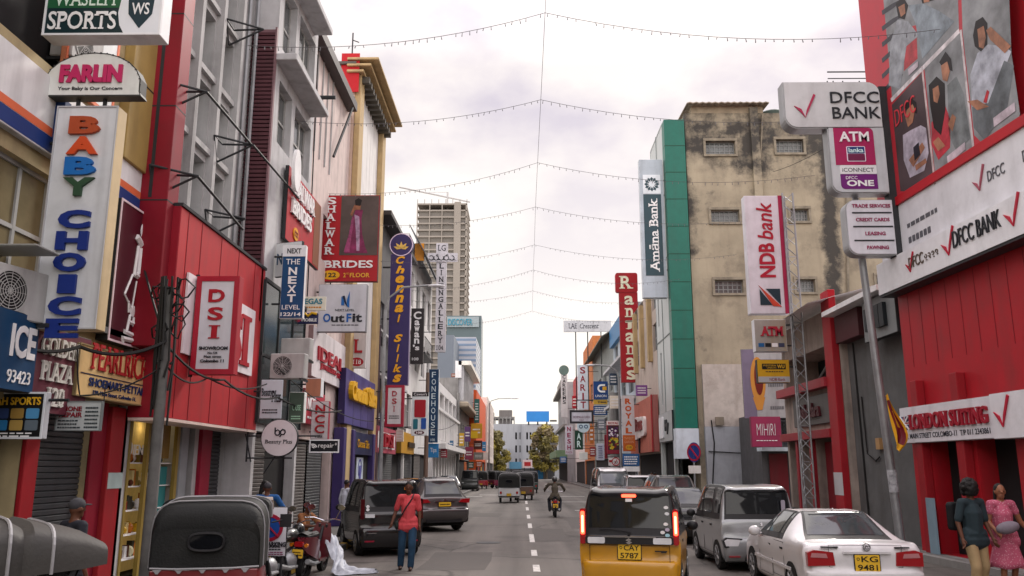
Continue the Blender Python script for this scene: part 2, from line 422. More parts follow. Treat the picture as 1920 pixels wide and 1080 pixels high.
# ================================================================ SETTING
def asphalt():
 m = mat('asphalt', (0.128, 0.116, 0.104), 0.72, var=0.16, scale=0.5, stain=0.75, stain_scale=0.30, dirt=(0.070, 0.064, 0.059), fine=0.45, bump=0.35, bump_scale=90)
 t = m.node_tree; b = t.nodes['Principled BSDF']; src = b.inputs['Base Color'].links[0].from_socket
 tcn = N(t, 'ShaderNodeTexCoord')
 # lanes polished lighter along the street, and hairline cracks
 mpn = N(t, 'ShaderNodeMapping'); mpn.inputs['Scale'].default_value = (1.1, 0.03, 1); t.links.new(tcn.outputs['Object'], mpn.inputs[0])
 nl = N(t, 'ShaderNodeTexNoise'); nl.inputs['Scale'].default_value = 1.0; nl.inputs['Detail'].default_value = 4; t.links.new(mpn.outputs[0], nl.inputs['Vector'])
 r = N(t, 'ShaderNodeMapRange'); r.inputs['From Min'].default_value = 0.35; r.inputs['From Max'].default_value = 0.65; r.inputs['To Min'].default_value = 0.72; r.inputs['To Max'].default_value = 1.3; t.links.new(nl.outputs['Fac'], r.inputs['Value'])
 k = N(t, 'ShaderNodeMix', data_type='RGBA', blend_type='MULTIPLY'); k.inputs[0].default_value = 1; t.links.new(src, k.inputs[6]); t.links.new(r.outputs[0], k.inputs[7])
 vo = N(t, 'ShaderNodeTexVoronoi', feature='DISTANCE_TO_EDGE'); vo.inputs['Scale'].default_value = 0.28
 wn = N(t, 'ShaderNodeTexNoise'); wn.inputs['Scale'].default_value = 1.3; wn.inputs['Detail'].default_value = 5
 ad = N(t, 'ShaderNodeMix', data_type='RGBA'); ad.inputs[0].default_value = 0.3; t.links.new(tcn.outputs['Object'], ad.inputs[6]); t.links.new(wn.outputs['Color'], ad.inputs[7]); t.links.new(tcn.outputs['Object'], wn.inputs['Vector'])
 t.links.new(ad.outputs[2], vo.inputs['Vector'])
 c = N(t, 'ShaderNodeMapRange'); c.inputs['From Min'].default_value = 0.0; c.inputs['From Max'].default_value = 0.010; c.inputs['To Min'].default_value = 0.45; c.inputs['To Max'].default_value = 1; t.links.new(vo.outputs[0], c.inputs['Value'])
 k2 = N(t, 'ShaderNodeMix', data_type='RGBA', blend_type='MULTIPLY'); k2.inputs[0].default_value = 1; t.links.new(k.outputs[2], k2.inputs[6]); t.links.new(c.outputs[0], k2.inputs[7])
 t.links.new(k2.outputs[2], b.inputs['Base Color'])
 return m
ASPH = asphalt()
EARTH = mat('packed earth', (0.16, 0.14, 0.12), 0.9, var=0.2, scale=0.05)
PAVE = mat('cement paving', (0.10, 0.095, 0.09), 0.85, var=0.2, scale=1.5, stain=0.4, bump=0.2)
KERB = mat('kerb stone', (0.16, 0.155, 0.15), 0.8, var=0.25, scale=2, stain=0.3)
KERBY = mat('kerb stone in worn yellow paint', (0.55, 0.36, 0.05), 0.75, var=0.3, scale=3, stain=0.55, stain_scale=4)
ROADW = mat('worn white road paint', (0.62, 0.60, 0.57), 0.7, var=0.15, scale=4, stain=0.6, stain_scale=5, dirt=(0.12, 0.115, 0.11), fine=0.35)
def setting(name, mb, m, smooth=False): return tag(mb.build(name, m, smooth=smooth), kind='structure')
g = MB(); g.quad((-3000, -3000, -0.02), (3000, -3000, -0.02), (3000, 3000, -0.02), (-3000, 3000, -0.02)); setting('ground', g, EARTH)
RK = [(9.05, -20), (9.05, 33), (6.7, 44), (6.6, 152)]         # line of the kerb on the side of the banks
g = MB(); g.add([(-4.4, -20, 0), (-4.4, 152, 0)] + [(x, y, 0) for x, y in RK[::-1]], [(0, 5, 4, 3, 2, 1)]); setting('road', g, ASPH)
g = MB(); g.quad((-60, 152, 0), (60, 152, 0), (60, 166, 0), (-60, 166, 0)); setting('cross_road', g, ASPH)
PATCH = mat('darker asphalt repair', (.098, .090, .083), .8, var=.15, scale=2, stain=.4, stain_scale=1.5, dirt=(.11, .10, .09), fine=.3, bump=.4, bump_scale=80)
rr = random.Random(21); g = MB()
for cx, cy, a, b_ in ((-1.4, 19.5, .7, 1.9), (.9, 27, .5, 2.6), (-1.9, 38, 1.0, 1.5), (2.2, 33, .45, 3.5), (-.6, 60, .9, 4), (2.9, 20.5, .5, 1.2)):
 q = [(-a, -b_), (0, -b_), (a, -b_), (a, 0), (a, b_), (0, b_), (-a, b_), (-a, 0)]; g.add([(cx + x + rr.uniform(-.06, .06), cy + y + rr.uniform(-.15, .15), .0035) for x, y in q], [tuple(range(8))])
setting('road_patch', g, PATCH)
g = MB(); g.M = Matrix(((1, 0, 0, -.9), (0, 1, 0, 24), (0, 0, 1, .004), (0, 0, 0, 1))); g.disc(0, 0, .34, .34, 0, .004); tag(g.build('manhole_cover', STEEL), 'round iron manhole cover in the middle of the road', 'manhole cover')
g = MB(); g.box(-16, -4.58, -20, 152, -0.02, 0.13); setting('pavement', g, PAVE)
g = MB()
for (x0, y0), (x1, y1) in zip(RK, RK[1:]): g.add([(x0 + .14, y0, .13), (x1 + .14, y1, .13), (22, y1, .13), (22, y0, .13)], [(0, 1, 2, 3)])
setting('pavement', g, PAVE)
g = MB(); y = -20
while y < 152: g.box(-4.58, -4.4, y, y + 0.88, -0.02, 0.145); y += 0.9
setting('kerb', g, KERB)
g = MB(); y = 13.0
while y < 30: g.box(-4.585, -4.395, y, y + 0.88, 0.02, 0.15); y += 1.8
setting('road_marking', g, KERBY)
g = MB()
for (x0, y0), (x1, y1) in zip(RK, RK[1:]):
 L = math.hypot(x1 - x0, y1 - y0); n = int(L / 0.9)
 for i in range(n):
  a, b = i / n, (i + 0.975) / n
  p = Vector((x0 + (x1 - x0) * a, y0 + (y1 - y0) * a, 0)); q = Vector((x0 + (x1 - x0) * b, y0 + (y1 - y0) * b, 0))
  g.add([(p.x, p.y, -.02), (q.x, q.y, -.02), (q.x + .16, q.y, -.02), (p.x + .16, p.y, -.02), (p.x, p.y, .145), (q.x, q.y, .145), (q.x + .16, q.y, .145), (p.x + .16, p.y, .145)],
              [(4, 5, 6, 7), (0, 1, 5, 4), (1, 2, 6, 5), (2, 3, 7, 6), (3, 0, 4, 7)])
setting('kerb', g, KERB)
# centre line dashes, at the distances the photograph shows, and side markings
g = MB()
for y0, y1 in ((14.2, 15.6), (17.4, 18.6), (20.5, 21.9), (24.2, 27.0), (29.8, 32.2), (35.4, 38.0), (42.2, 45.4), (49.6, 54), (59, 63), (69, 73), (80, 84), (92, 97)):
 g.box(0.24, 0.38, y0, y1, 0.002, 0.005)
for (a, b, y0, y1) in ((2.6, 4.6, 42.0, 42.25), (2.4, 4.8, 52.5, 52.8), (-4.0, -2.8, 62, 62.4), (-3.2, -1.6, 66, 66.4), (2.4, 4.6, 62.5, 62.9)):
 g.box(a, b, y0, y1, 0.002, 0.005)
setting('road_marking', g, ROADW)
# sky: soft cloud deck is the world itself
# ================================================================ LEFT SIDE OF THE STREET
RED = P('#851024', 0.38, 0.25); RED2 = P('#981C24', 0.35, 0.3); REDD = P('#7E1026', 0.45, 0.3); WINE = P('#5A0D1F', 0.5, 0.2)
CREAM = mat('cream plaster', (0.42, 0.34, 0.19), 0.8, var=0.12, streak=0.45, stain=0.25)
GOLD = mat('ochre cladding panels', (0.34, 0.235, 0.075), 0.5, var=0.1, streak=0.3)
GREYC = mat('weathered grey render', (0.43, 0.43, 0.43), 0.85, var=0.14, scale=1.2, streak=0.5, stain=0.2, bump=0.15)
PALEC = mat('pale grey render', (0.50, 0.50, 0.51), 0.8, var=0.1, streak=0.4, stain=0.15)
PINKW = mat('pinkish white render', (0.62, 0.52, 0.49), 0.8, var=0.08, streak=0.3, stain=0.12)
WHITEW = mat('white render', (0.72, 0.71, 0.70), 0.8, var=0.06, streak=0.35)
BEIGE = mat('beige painted concrete', (0.46, 0.335, 0.17), 0.75, var=0.1, streak=0.3)
FRAMEG = mat('grey window frames', (0.36, 0.36, 0.35), 0.6, var=0.15, streak=0.3)
FRAMED = mat('dark aluminium frames', (0.035, 0.037, 0.04), 0.4, var=0.2)
SHUT = mat('grey roller shutter', (0.070, 0.075, 0.080), 0.45, metal=0.3, var=0.15, streak=0.5)
SHUT2 = mat('dull brown roller shutter', (0.11, 0.10, 0.095), 0.5, metal=0.2, var=0.15, streak=0.5)
XL = -6.72
def lblock(name, label, y0, y1, x, z1, holes, m, rec=0.3, deep=10, skip='e', nz0=0.13):
 """a block on the left: front wall with openings on plane x, closed behind"""
 o = thing(name, label, 'building', (x, (y0 + y1) / 2, 0))
 fr = frame((x, y0, nz0), (0, 1, 0))
 k = MB(fr); wall_holes(k, y1 - y0, z1 - nz0, holes, rec)
 k.M = Matrix.Identity(4)
 xb = x - deep
 k.quad((xb, y0, nz0), (x, y0, nz0), (x, y0, z1), (xb, y0, z1)).quad((x, y1, nz0), (xb, y1, nz0), (xb, y1, z1), (x, y1, z1)).quad((xb, y0, z1), (x, y0, z1), (x, y1, z1), (xb, y1, z1)).quad((xb, y0, nz0), (xb, y1, nz0), (xb, y1, z1), (xb, y0, z1))
 k.build('wall', m, o)
 return o, fr
# -- cream block with the shoe shop (nearest)
y0, y1 = 7.0, 14.05
def hy(px, x=XL): return LX(px, 700, x).y - y0
holes = [(0.3, hy(58), 0, 2.75), (hy(84), hy(181), 0, 2.75),
         (0.6, 2.2, 4.15, 5.95), (2.45, 4.55, 4.15, 5.95), (0.5, 5.0, 7.5, 8.9), (0.5, 5.0, 10.3, 11.7)]
o, fr = lblock('shop_block', 'cream block with yellowed windows above the shoe shop, cut by the picture edge', y0, y1, XL, 13.2, holes, CREAM)
shutter(o, fr, holes[1], 0.12, SHUT)
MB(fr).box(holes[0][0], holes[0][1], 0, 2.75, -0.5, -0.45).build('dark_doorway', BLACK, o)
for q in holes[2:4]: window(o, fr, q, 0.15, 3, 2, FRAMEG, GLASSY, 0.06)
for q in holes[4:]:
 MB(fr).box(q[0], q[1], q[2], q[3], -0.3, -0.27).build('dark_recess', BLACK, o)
MB(fr).box(6.05, 6.95, 6.9, 12.9, 0.0, 0.18).build('cladding', GOLD, o, bevel=0.01)
k = MB(fr)
for z in (8.4, 10.4, 12.4): k.box(6.05, 6.95, z - .012, z + .012, 0.181, 0.186)
k.build('cladding_joint', STEEL, o)
for a, b in ((58, 84), (181, 206)):
 MB(fr).box(hy(a), hy(b) - .01, 0, 2.9, -0.02, 0.06 if a == 58 else 0.05).build('red_pillar', RED2 if a == 58 else REDD, o, bevel=0.01)
k = MB(fr); k.box(hy(206), 7.2, 0, 2.85, 0.0, 0.12); k.build('red_pillar', RED2, o, bevel=0.01)
k = MB(fr); k.box(hy(208), 7.18, 1.55, 1.8, 0.121, 0.126); k.build('pillar_band', P('#8FA09E'), o)
MB(fr).box(0.1, 7.0, 3.95, 4.05, 0.0, 0.2).build('canopy_slab', CONC_D, o)
# balcony rail and pipes up by the picture corner
# ---- long white fascia box of the electronics shop, with stripes and blue block letters
fr2 = frame((XL + 0.12, 6.8, 6.30), (0, 1, 0)); Lb = 7.1
b = board('fascia_sign', 'long white electronics fascia with orange and blue stripes above the yellowed windows', 'shop sign', fr2, Lb, 1.1, 0.11, P('#C9CAD4', 0.35, 0.3), GREYC)
MB(fr2).box(0.02, Lb - .02, 0.26, 0.38, 0.001, 0.006).build('stripe', PL('#E0704A'), b)
MB(fr2).box(0.02, Lb - .02, 0.03, 0.25, 0.001, 0.006).build('stripe', PL('#223A78'), b)
text_part(b, fr2, PL('#1F3766'), [T('L', 4.25, .2, .42, .62, 0.0, .14, off=.04), T('G', 4.8, .2, .48, .62, 0.0, .14, off=.04)])
# hoarding panel behind the tall sign
fr3 = frame((XL + 0.05, LX(105, 200, XL).y, 7.55), (0, 1, 0))
b = board('hoarding', 'pale hoarding with an orange edge standing above the long striped fascia', 'hoarding', fr3, 1.5, 1.55, 0.08, P('#B9C0D6'), P('#D98A66'), 0.06, PL('#E07A55'))
# maroon poster panel with pushchair and walker drawings
fr4, w4, h4 = along(192, 262, 378, 640, XL + 0.2)
h4 = 2.35; fr4 = frame((XL + 0.2, LX(192, 500, XL).y, 3.98), (0, 1, 0))
b = board('maroon_poster', 'maroon shop panel showing a white high chair above a white baby walker', 'poster', fr4, 1.45, h4, 0.2, P('#4E0A1E', .5, .15), STEEL, 0.035, PL('#B9A8AC'))
k = MB(fr4); c = .006
k.ell((.86, 2.02, .01), .12, .14, .012)
for (x0, yy0, x1, yy1, rr) in ((.62, 1.86, .95, 1.70, .06), (.72, 1.72, .66, 1.2, .035), (.95, 1.74, .92, 1.22, .035), (.66, 1.22, .92, 1.2, .05), (.62, 1.2, .4, .82, .022), (.92, 1.22, 1.12, .86, .022), (.4, .82, .7, .62, .018), (.7, .62, .78, 1.12, .018), (.8, 1.7, .8, 1.25, .05)):
 k.bar((x0, yy0, c), (x1, yy1, c), rr, 6)
for (x0, yy0, x1, yy1, rr) in ((.45, .1, .98, .12, .045), (.5, .22, .9, .2, .04), (.58, .2, .66, .52, .03), (.86, .2, .78, .5, .03), (.62, .4, .82, .4, .04), (.6, .55, .56, .74, .02)):
 k.bar((x0, yy0, c), (x1, yy1, c), rr, 6)
k.ell((.74, .6, .01), .11, .1, .012); k.ell((.5, .06, .01), .05, .05, .012); k.ell((.95, .06, .01), .05, .05, .012)
k.build('drawing', PL('#C9C3D2'), b)
# ---- fascias over the shop fronts
fr5, w5, h5 = along(-40, 47, 560, 722, XL + 0.3)
fr5 = frame((XL + .34, 9.6, 2.95), (0, 1, 0))
b = board('shop_sign', 'blue shop fascia with white letters and a phone number, cut by the picture edge', 'shop sign', fr5, 1.35, 1.0, 0.25, P('#123E63', .35, .15), STEEL)
text_part(b, fr5, PL('#C9D3DE'), [T('ICE', .74, .42, .54, .42, off=.03), T('93423', .74, .1, .5, .16)])
fr6 = frame((XL + .30, 10.98, 2.72), (0, 1, 0))
b = board('shop_sign', 'dull maroon board with grey raised letters on three rows beside the cream fascia', 'shop sign', fr6, 1.42, 1.16, 0.2, P('#6A3340', .5, .35), STEEL)
text_part(b, fr6, PL('#A9A8A2'), [T('GOLDEN', .1, .78, .95, .26, d=.03, serif=True, off=.01), T('PLAZA', .15, .44, .8, .26, d=.03, serif=True, off=.01), T('120', .35, .1, .42, .26, d=.03, serif=True, off=.01)])
fr7, w7, h7 = along(145, 284, 640, 742, XL + 0.34)
b = board('shop_sign', 'cream shoe shop fascia with raised red letters over a blue line of print', 'shop sign', fr7, w7, h7, 0.24, P('#D8B77E', .45, .3), P('#8C7A55'), 0.02, PL('#8C7A55'))
MB(fr7).box(.1, w7 - .1, .335, .35, .002, .008).build('rule', PL('#1C2340'), b)
text_part(b, fr7, PL('#A61E22'), [T('PEARLRICH', .35, .42, w7 - .5, .4, d=.02, serif=True, off=.0)])
text_part(b, fr7, PL('#1C2F5E'), [T('SHOEMART-PETTAH', .35, .17, w7 - .55, .13, off=.02), T('120, Main Street, Colombo 11.', .5, .05, w7 - 1.0, .07)])
# ---- hanging signs across the pavement
def pole_br(z, x0, x1, y): return ((x0, y, z), (x1, y, z), 0.022)
frb, wb, hb = facing(61, 200, 218, 620, 10.9); frb = frame((W(84, 400, 10.9).x, 10.9, W(140, 617, 10.9).z), (1, 0, 0)); wb = W(202, 400, 10.9).x - W(84, 400, 10.9).x
hb = W(140, 200, 10.9).z - W(140, 618, 10.9).z
b = board('hanging_sign', 'tall pale sign with fat coloured letters stacked from orange and blue to dark blue', 'hanging sign', frb, wb, hb, 0.26, P('#A9ACAE', .45, .35), P('#C9B48C', .4, .4), 0.02, PL('#8F9092'), brackets=[pole_br(frb.translation.z + .5, -6.6, frb.translation.x, 11.03), pole_br(frb.translation.z + hb - .5, -6.6, frb.translation.x, 11.03)])
ch = hb * 0.082; yy = hb * 0.865
for s, colr, gap in (('B', '#A5451F', 1), ('A', '#C9491A', 1), ('B', '#1867B0', 1), ('Y', '#2C4A33', 1.55), ('C', '#142C78', 1), ('H', '#142C78', 1), ('O', '#142C78', 1), ('I', '#142C78', 1), ('C', '#142C78', 1), ('E', '#142C78', 1)):
 ww = .5 * wb if s != 'I' else .27 * wb
 text_part(b, frb, PL(colr), [T(s, wb * .5 - ww / 2, yy, ww, ch, 0.002, .05, off=.05)]); yy -= ch * 1.155 * gap
# half round sign above it
frh, wh, hh = facing(80, 98, 268, 180, 10.85)
b = thing('hanging_sign', 'half round white sign with pink bubble letters above the tall baby shop sign', 'hanging sign', frh @ Vector((wh / 2, 0, 0)))
def dome(w_, h_, inset=0):
 pts = [(inset, inset), (w_ - inset, inset)]
 for i in range(0, 13): t = math.pi * i / 12; pts.append((w_ / 2 + (w_ / 2 - inset) * math.cos(t) * (1 if i not in (0, 12) else .97), inset + .05 + (h_ - .05 - 2 * inset) * math.sin(t) ** .8))
 return pts
MB(frh).prism(dome(wh, hh), -0.2, -0.004).build('case', P('#3B3C3A'), b)
MB(frh).prism(dome(wh, hh, .02), -0.01, 0).build('face', P('#B4B6B2', .45, .25), b)
k = MB(frh)
for i in range(25): t = math.pi * i / 24; k.ell((wh / 2 + wh * .49 * math.cos(t), .05 + (hh - .06) * math.sin(t) ** .8, .012), .012, .012, .012, 6, 4)
k.build('bulb_edge', STEEL, b)
text_part(b, frh, PL('#B92A5E'), [T('FARLIN', wh * .18, hh * .30, wh * .62, hh * .40, 0.002, .03, off=.06)])
text_part(b, frh, PL('#23222A'), [T('Your Baby is Our Concern', wh * .17, hh * .11, wh * .64, hh * .10, 0.002, .006, off=.012)])
k = MB()
for px in (146, 196): p = W(px, 190, 10.95); k.bar((p.x, 10.97, frh.translation.z - .2), (p.x, 10.97, frh.translation.z + .02), .03)
k.build('bracket', STEEL, b)
# green and white sports sign at the top
frs, ws, hs = facing(84, -25, 304, 66, 10.75)
b = board('hanging_sign', 'dark green sports shop sign with a white disc and shield at the top corner', 'hanging sign', frs, ws, hs, 0.3, P('#0F2B30', .4, .15), P('#B7B8BA'), 0.03, PL('#B9BABC'), brackets=[((-6.9, 10.95, frs.translation.z + .2), (frs.translation.x, 10.95, frs.translation.z + .2), .03)])
MB(frs).box(.03, ws * .66, hs * .56, hs - .03, .001, .004).build('upper_band', PL('#1F5A38'), b)
MB(frs).prism([(ws * .66 + ws * .0 + .0 if False else ws - .03, .03), (ws - .03, hs - .03), (ws * .70, hs - .03), (ws * .645, hs * .7), (ws * .63, hs * .45), (ws * .65, hs * .2), (ws * .69, .03)][::-1], .005, .009).build('white_field', PL('#B5B8BC'), b)
text_part(b, frs, PL('#AFC3B2'), [T('WASEEM', ws * .07, hs * .60, ws * .53, hs * .30, .005, .006, serif=True)])
text_part(b, frs, PL('#C2C6C8'), [T('SPORTS', ws * .04, hs * .12, ws * .58, hs * .37, .005, .006, serif=True, off=.012)])
cx, cy = ws * .82, hs * .47
MB(frs).prism([(cx, cy - hs * .34), (cx + ws * .1, cy - hs * .05), (cx + ws * .11, cy + hs * .25), (cx, cy + hs * .33), (cx - ws * .11, cy + hs * .25), (cx - ws * .1, cy - hs * .05)], .010, .014).build('shield', PL('#16303A'), b)
text_part(b, frs, PL('#C2C6C8'), [T('WS', cx - ws * .075, cy - hs * .06, ws * .15, hs * .24, .015, .005, off=.01)])
# small boards low down
frp, wp, hp = facing(-60, 735, 83, 823, 10.9)
b = board('hanging_sign', 'black sports shop sign with yellow letters and little product pictures', 'hanging sign', frp, wp, hp, 0.12, P('#0D0F12', .4, .1), P('#9EA2A6'), 0.025, PL('#A9ADB0'), brackets=[((-6.6, 10.97, frp.translation.z + hp - .1), (-5.9, 10.97, frp.translation.z + hp - .1), .02)])
text_part(b, frp, PL('#D9A92A'), [T('PETTAH SPORTS', wp * .1, hp * .72, wp * .84, hp * .17, off=.02)])
for i, colr in enumerate(('#2B74A8', '#A98C4A', '#5E6B74', '#2D3F6B', '#9A7B3C', '#4C8CB8')):
 MB(frp).rbox(wp * (.36 + .2 * (i % 3)), wp * (.53 + .2 * (i % 3)), hp * (.18 + .25 * (i // 3)), hp * (.4 + .25 * (i // 3)), .002, .006, .02).build('product_picture', PL(colr), b)
text_part(b, frp, PL('#C9CCD0'), [LN(wp * .1, hp * .03, wp * .84, hp * .12, 2, seed=2)])
frp, wp, hp = facing(105, 752, 190, 808, 11.9)
b = board('hanging_sign', 'small grey phone repair board hanging under the shoe shop fascia', 'hanging sign', frp, wp, hp, 0.06, P('#9FA6A6', .5, .3), P('#7C8484'), .012, PL('#7C8484'), brackets=[((frp.translation.x + wp, 11.93, frp.translation.z + hp), (frp.translation.x + wp, 11.93, frp.translation.z + hp + .25), .008)])
text_part(b, frp, PL('#8B2230'), [T('PHONE', wp * .08, hp * .66, wp * .48, hp * .16, off=.02), T('REPAIR', wp * .08, hp * .46, wp * .5, hp * .16, off=.02)])
text_part(b, frp, PL('#3A4448'), [LN(wp * .06, hp * .06, wp * .5, hp * .34, 3, seed=4), LN(wp * .64, hp * .06, wp * .3, hp * .78, 6, seed=5)])
# -- air conditioners
def aircon(label, loc, rot, s=1.0, group=None):
 o = thing('air_conditioner', label, 'air conditioner', loc, rot, group)
 body = mat('ageing white casing', (0.42, 0.42, 0.41), 0.5, var=0.12, streak=0.4)
 MB().box(-.4 * s, .4 * s, -.15 * s, .15 * s, 0, .58 * s).build('case', body, o, bevel=.015, rel=False)
 k = MB(frame((-.4 * s, -.151 * s, 0), (1, 0, 0)))
 k.ring(.29 * s, .29 * s, .24 * s, .22 * s, 0, .012)
 for i in range(1, 7): k.ring(.29 * s, .29 * s, .033 * s * i + .004, .033 * s * i - .004, .004, .01)
 for t in range(0, 180, 30): k.bar((.29 * s - .22 * s * math.cos(math.radians(t)), .29 * s - .22 * s * math.sin(math.radians(t)), .007), (.29 * s + .22 * s * math.cos(math.radians(t)), .29 * s + .22 * s * math.sin(math.radians(t)), .007), .004)
 k.build('fan_grille', body, o, rel=False)
 MB(frame((-.4 * s, -.15 * s, 0), (1, 0, 0))).disc(.29 * s, .29 * s, .22 * s, .22 * s, .0005, .002).build('fan_opening', BLACK, o, rel=False)
 MB().box(-.38 * s, -.34 * s, -.25 * s, .25 * s, -.05, -.001).box(.34 * s, .38 * s, -.25 * s, .25 * s, -.05, -.001).build('bracket', STEEL, o, rel=False)
 return o
p = W(8, 598, 10.5); aircon('white air conditioner under an awning beside the tall baby shop sign', (p.x, 10.5, p.z), math.radians(75), 1.15)
p = W(45, 72, 11.0); aircon('dark weathered air conditioner high in the corner beside the green sign', (-6.78, 11.75, p.z - .1), math.radians(90), 1.1)
p = W(541, 711, 19.3); a1 = aircon('air conditioner with a round fan, lower of two by the dark glass shop front', (p.x, 19.3, p.z), math.radians(-4), 1.0)
p = W(556, 676, 19.9); aircon('air conditioner upper of the two, turned showing its dark back', (p.x, 19.9, p.z), math.radians(174), .9)
k = MB(); p = W(22, 475, 10.5); k.box(-7.0, -6.12, 10.2, 10.75, p.z + .02, p.z + .05)
tag(k.build('awning', P('#8E8F8B'), None, bevel=.01), 'small grey metal awning over the white air conditioner', 'awning')
# -- shoe-brand building: red box, red pier, grey concrete grid
y0, y1 = 14.1, 18.95; xg = -6.6
ZB = 6.55
hs_ = [(0.2, 2.3, 0, 2.72), (2.4, 3.1, 0, 2.72), (3.9, 4.82, 0, 2.72)]
cols_ = [(.5, 1.3), (1.55, 2.45), (2.7, 3.6), (3.85, 4.45)][:3]
rows_ = [ZB + 0.25 + 1.62 * i for i in range(6)]
hs2 = [(a, b_, z, z + 1.32) for z in rows_ for a, b_ in cols_]
o, fr = lblock('concrete_building', 'grey concrete building with a grid of recessed windows above the big red box sign', y0, y1, xg, 17.5, hs_ + hs2, GREYC, rec=0.42)
for i, q in enumerate(hs2): window(o, fr, q, 0.4, 2, 2, FRAMEG, GLASS2, 0.05)
k = MB(fr)
for a in (.32, 1.34, 2.5, 3.66): k.box(a, a + .16, ZB, 17.3, 0.001, 0.16)
k.build('concrete_fin', GREYC, o)
k = MB(fr)
for z in rows_:
 for a, b_ in ((.49, 1.33), (1.51, 2.49), (2.67, 3.65)): MB(fr).box(a, b_, z - .14, z - .02, .002, .09).build('sill', GREYC, o)
k = MB(fr); k.bar((4.2, ZB, .1), (4.2, 17.4, .1), .05); k.bar((4.7, ZB - 2, .12), (4.7, 17.4, .12), .05); k.build('drain_pipe', GALV, o)
MB(fr).box(0, 4.8, 17.37, 17.55, -.2, .45).build('roof_edge', CONC, o)
# red clad pier
k = MB(); k.box(-6.75, -6.12, 13.85, 14.3, 4.0, 17.6); k.build('red_pier', RED, o, bevel=.01)
k = MB()
for z in (6.55, 8.3, 10.1, 11.9, 13.7, 15.5): k.box(-6.752, -6.118, 13.846, 14.302, z - .012, z + .012)
k.box(-6.46, -6.40, 13.843, 13.849, 6.6, 17.5)
k.build('pier_joint', STEEL, o)
# toy shop window: a lit recess with shelves of small goods
qx0, qx1 = hs_[0][0], hs_[0][1]
LITW = mat('glowing shop back wall', (0.55, 0.40, 0.15), 0.7, var=0.35, scale=2.5, emit=0.10, emit_col=(0.85, 0.55, 0.16))  # faint emission in the wall stands for the shop lamps' light
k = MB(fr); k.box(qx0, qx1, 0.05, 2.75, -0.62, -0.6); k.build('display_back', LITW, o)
k = MB(fr)
for z in (0.35, 0.75, 1.15, 1.55, 1.95): k.box(qx0 + .02, qx1 - .02, z, z + .02, -0.58, -0.08)
k.build('display_shelf', WHITE, o)
cols = ['#C9A227', '#8E2A1C', '#E8D9A0', '#3B3A30', '#B86B1E', '#D6C48A', '#5A2E1C', '#F1E7C8', '#7C6A2A']
r = random.Random(3); kk = {c: MB(fr) for c in cols}
for z in (0.37, 0.77, 1.17, 1.57, 1.97):
 a = qx0 + 0.05
 while a < qx1 - 0.15:
  c = r.choice(cols); s = r.uniform(0.035, 0.08)
  if r.random() < 0.6: kk[c].ell((a + s, z + s * 1.2, -0.2 - r.random() * .2), s, s * 1.3, s, 8, 6)
  else: kk[c].box(a, a + s * 1.6, z, z + r.uniform(0.12, 0.3), -0.3, -0.2)
  a += s * 1.5
for c in cols: tag(kk[c].build('toys', PL(c), o), kind='stuff')
LAMP = mat('lit lamp', (1, 0.85, 0.55), 0.4, emit=9, emit_col=(1, 0.8, 0.45))
k = MB(fr)
for a in (qx0 + .35, qx1 - .4): k.disc(a, 2.62, 0.07, 0.05, -0.45, -0.42)
k.build('spot_lamp', LAMP, o)
k = MB(fr); put_text(k, 'D', qx0 + .08, 2.08, .2, .24, -0.06, .01); put_text(k, 'IENY', qx0 + .32, 2.1, .55, .17, -0.06, .01); k.build('lettering', PL('#C9C6C0'), o)
# ground floor: glazed toy shop, cream posts, red post, shutter
shutter(o, fr, hs_[2], 0.1, SHUT)
k = MB(fr); k.box(hs_[1][0], hs_[1][1], 0, 2.72, -.42, -.4); k.build('panel', P('#3A1620'), o)
k = MB(fr); k.box(.2, .27, 0, 2.72, -.05, .02).box(.9, .99, 0, 2.72, -.05, .02).box(1.25, 1.31, 0, 2.72, -.05, .02).box(2.18, 2.3, 0, 2.72, -.05, .02); k.build('door_frame', P('#8E7838', .4, .3), o)
k = MB(fr); k.box(1.33, 2.12, 2.05, 2.7, -.12, -.1); k.build('poster', P('#8C7038'), o)
k = MB(fr); k.box(1.34, 1.7, .95, 1.5, -.1, -.08); k.build('sale_notice', PL('#C2301F'), o)
k = MB(fr); put_text(k, '25%', 1.38, 1.28, .28, .13, -.079, .006, off=.02); lines(k, 1.38, 1.0, .26, .22, 3, -.079, .004, 3); k.build('sale_lettering', PL('#E8D8B0'), o)
k = MB(fr); k.box(1.72, 2.1, .95, 1.9, -.12, -.1); k.build('poster', P('#2E7A7C'), o)
MB(fr).box(2.35, 2.7, 0, 2.72, -.05, .04).build('grey_post', P('#8C9094'), o, bevel=.01)
MB(fr).box(3.3, 3.85, 0, 2.72, -.02, .08).build('red_post', P('#8E1430', .35), o, bevel=.01)
# the big red box
fb = frame((-5.98, 14.13, 2.83), (0, 1, 0)); Lb = 5.0; Hb = 3.7
b = board('box_sign', 'huge red metal box sign running along the front of the concrete building', 'box sign', fb, Lb, Hb, 0.62, P('#B02A30', .45, .35), P('#94182A', .4), 0)
k = MB(fb)
for a in (.35, 1.0, 2.05, 3.1, 4.2): k.box(a, a + .02, .02, Hb - .02, .001, .008)
k.build('panel_seam', PL('#7E1620'), b)
MB(fb).box(.45, 4.3, 1.15, 2.6, .009, .05).build('white_panel', P('#C7B9BC', .3, .2), b)
text_part(b, fb, P('#A81A2A', .35, .1), [T('DSI', 1.2, 1.3, 2.8, 1.1, .051, .03, serif=True, off=.03)])
k = MB(fb); k.box(.0, Lb, -.05, .0, -.6, .02); k.build('lower_edge', P('#B9A8A0'), b)
k = MB(fb); k.box(.0, Lb, Hb, Hb + .06, -.6, .03); k.build('upper_edge', STEEL, b)
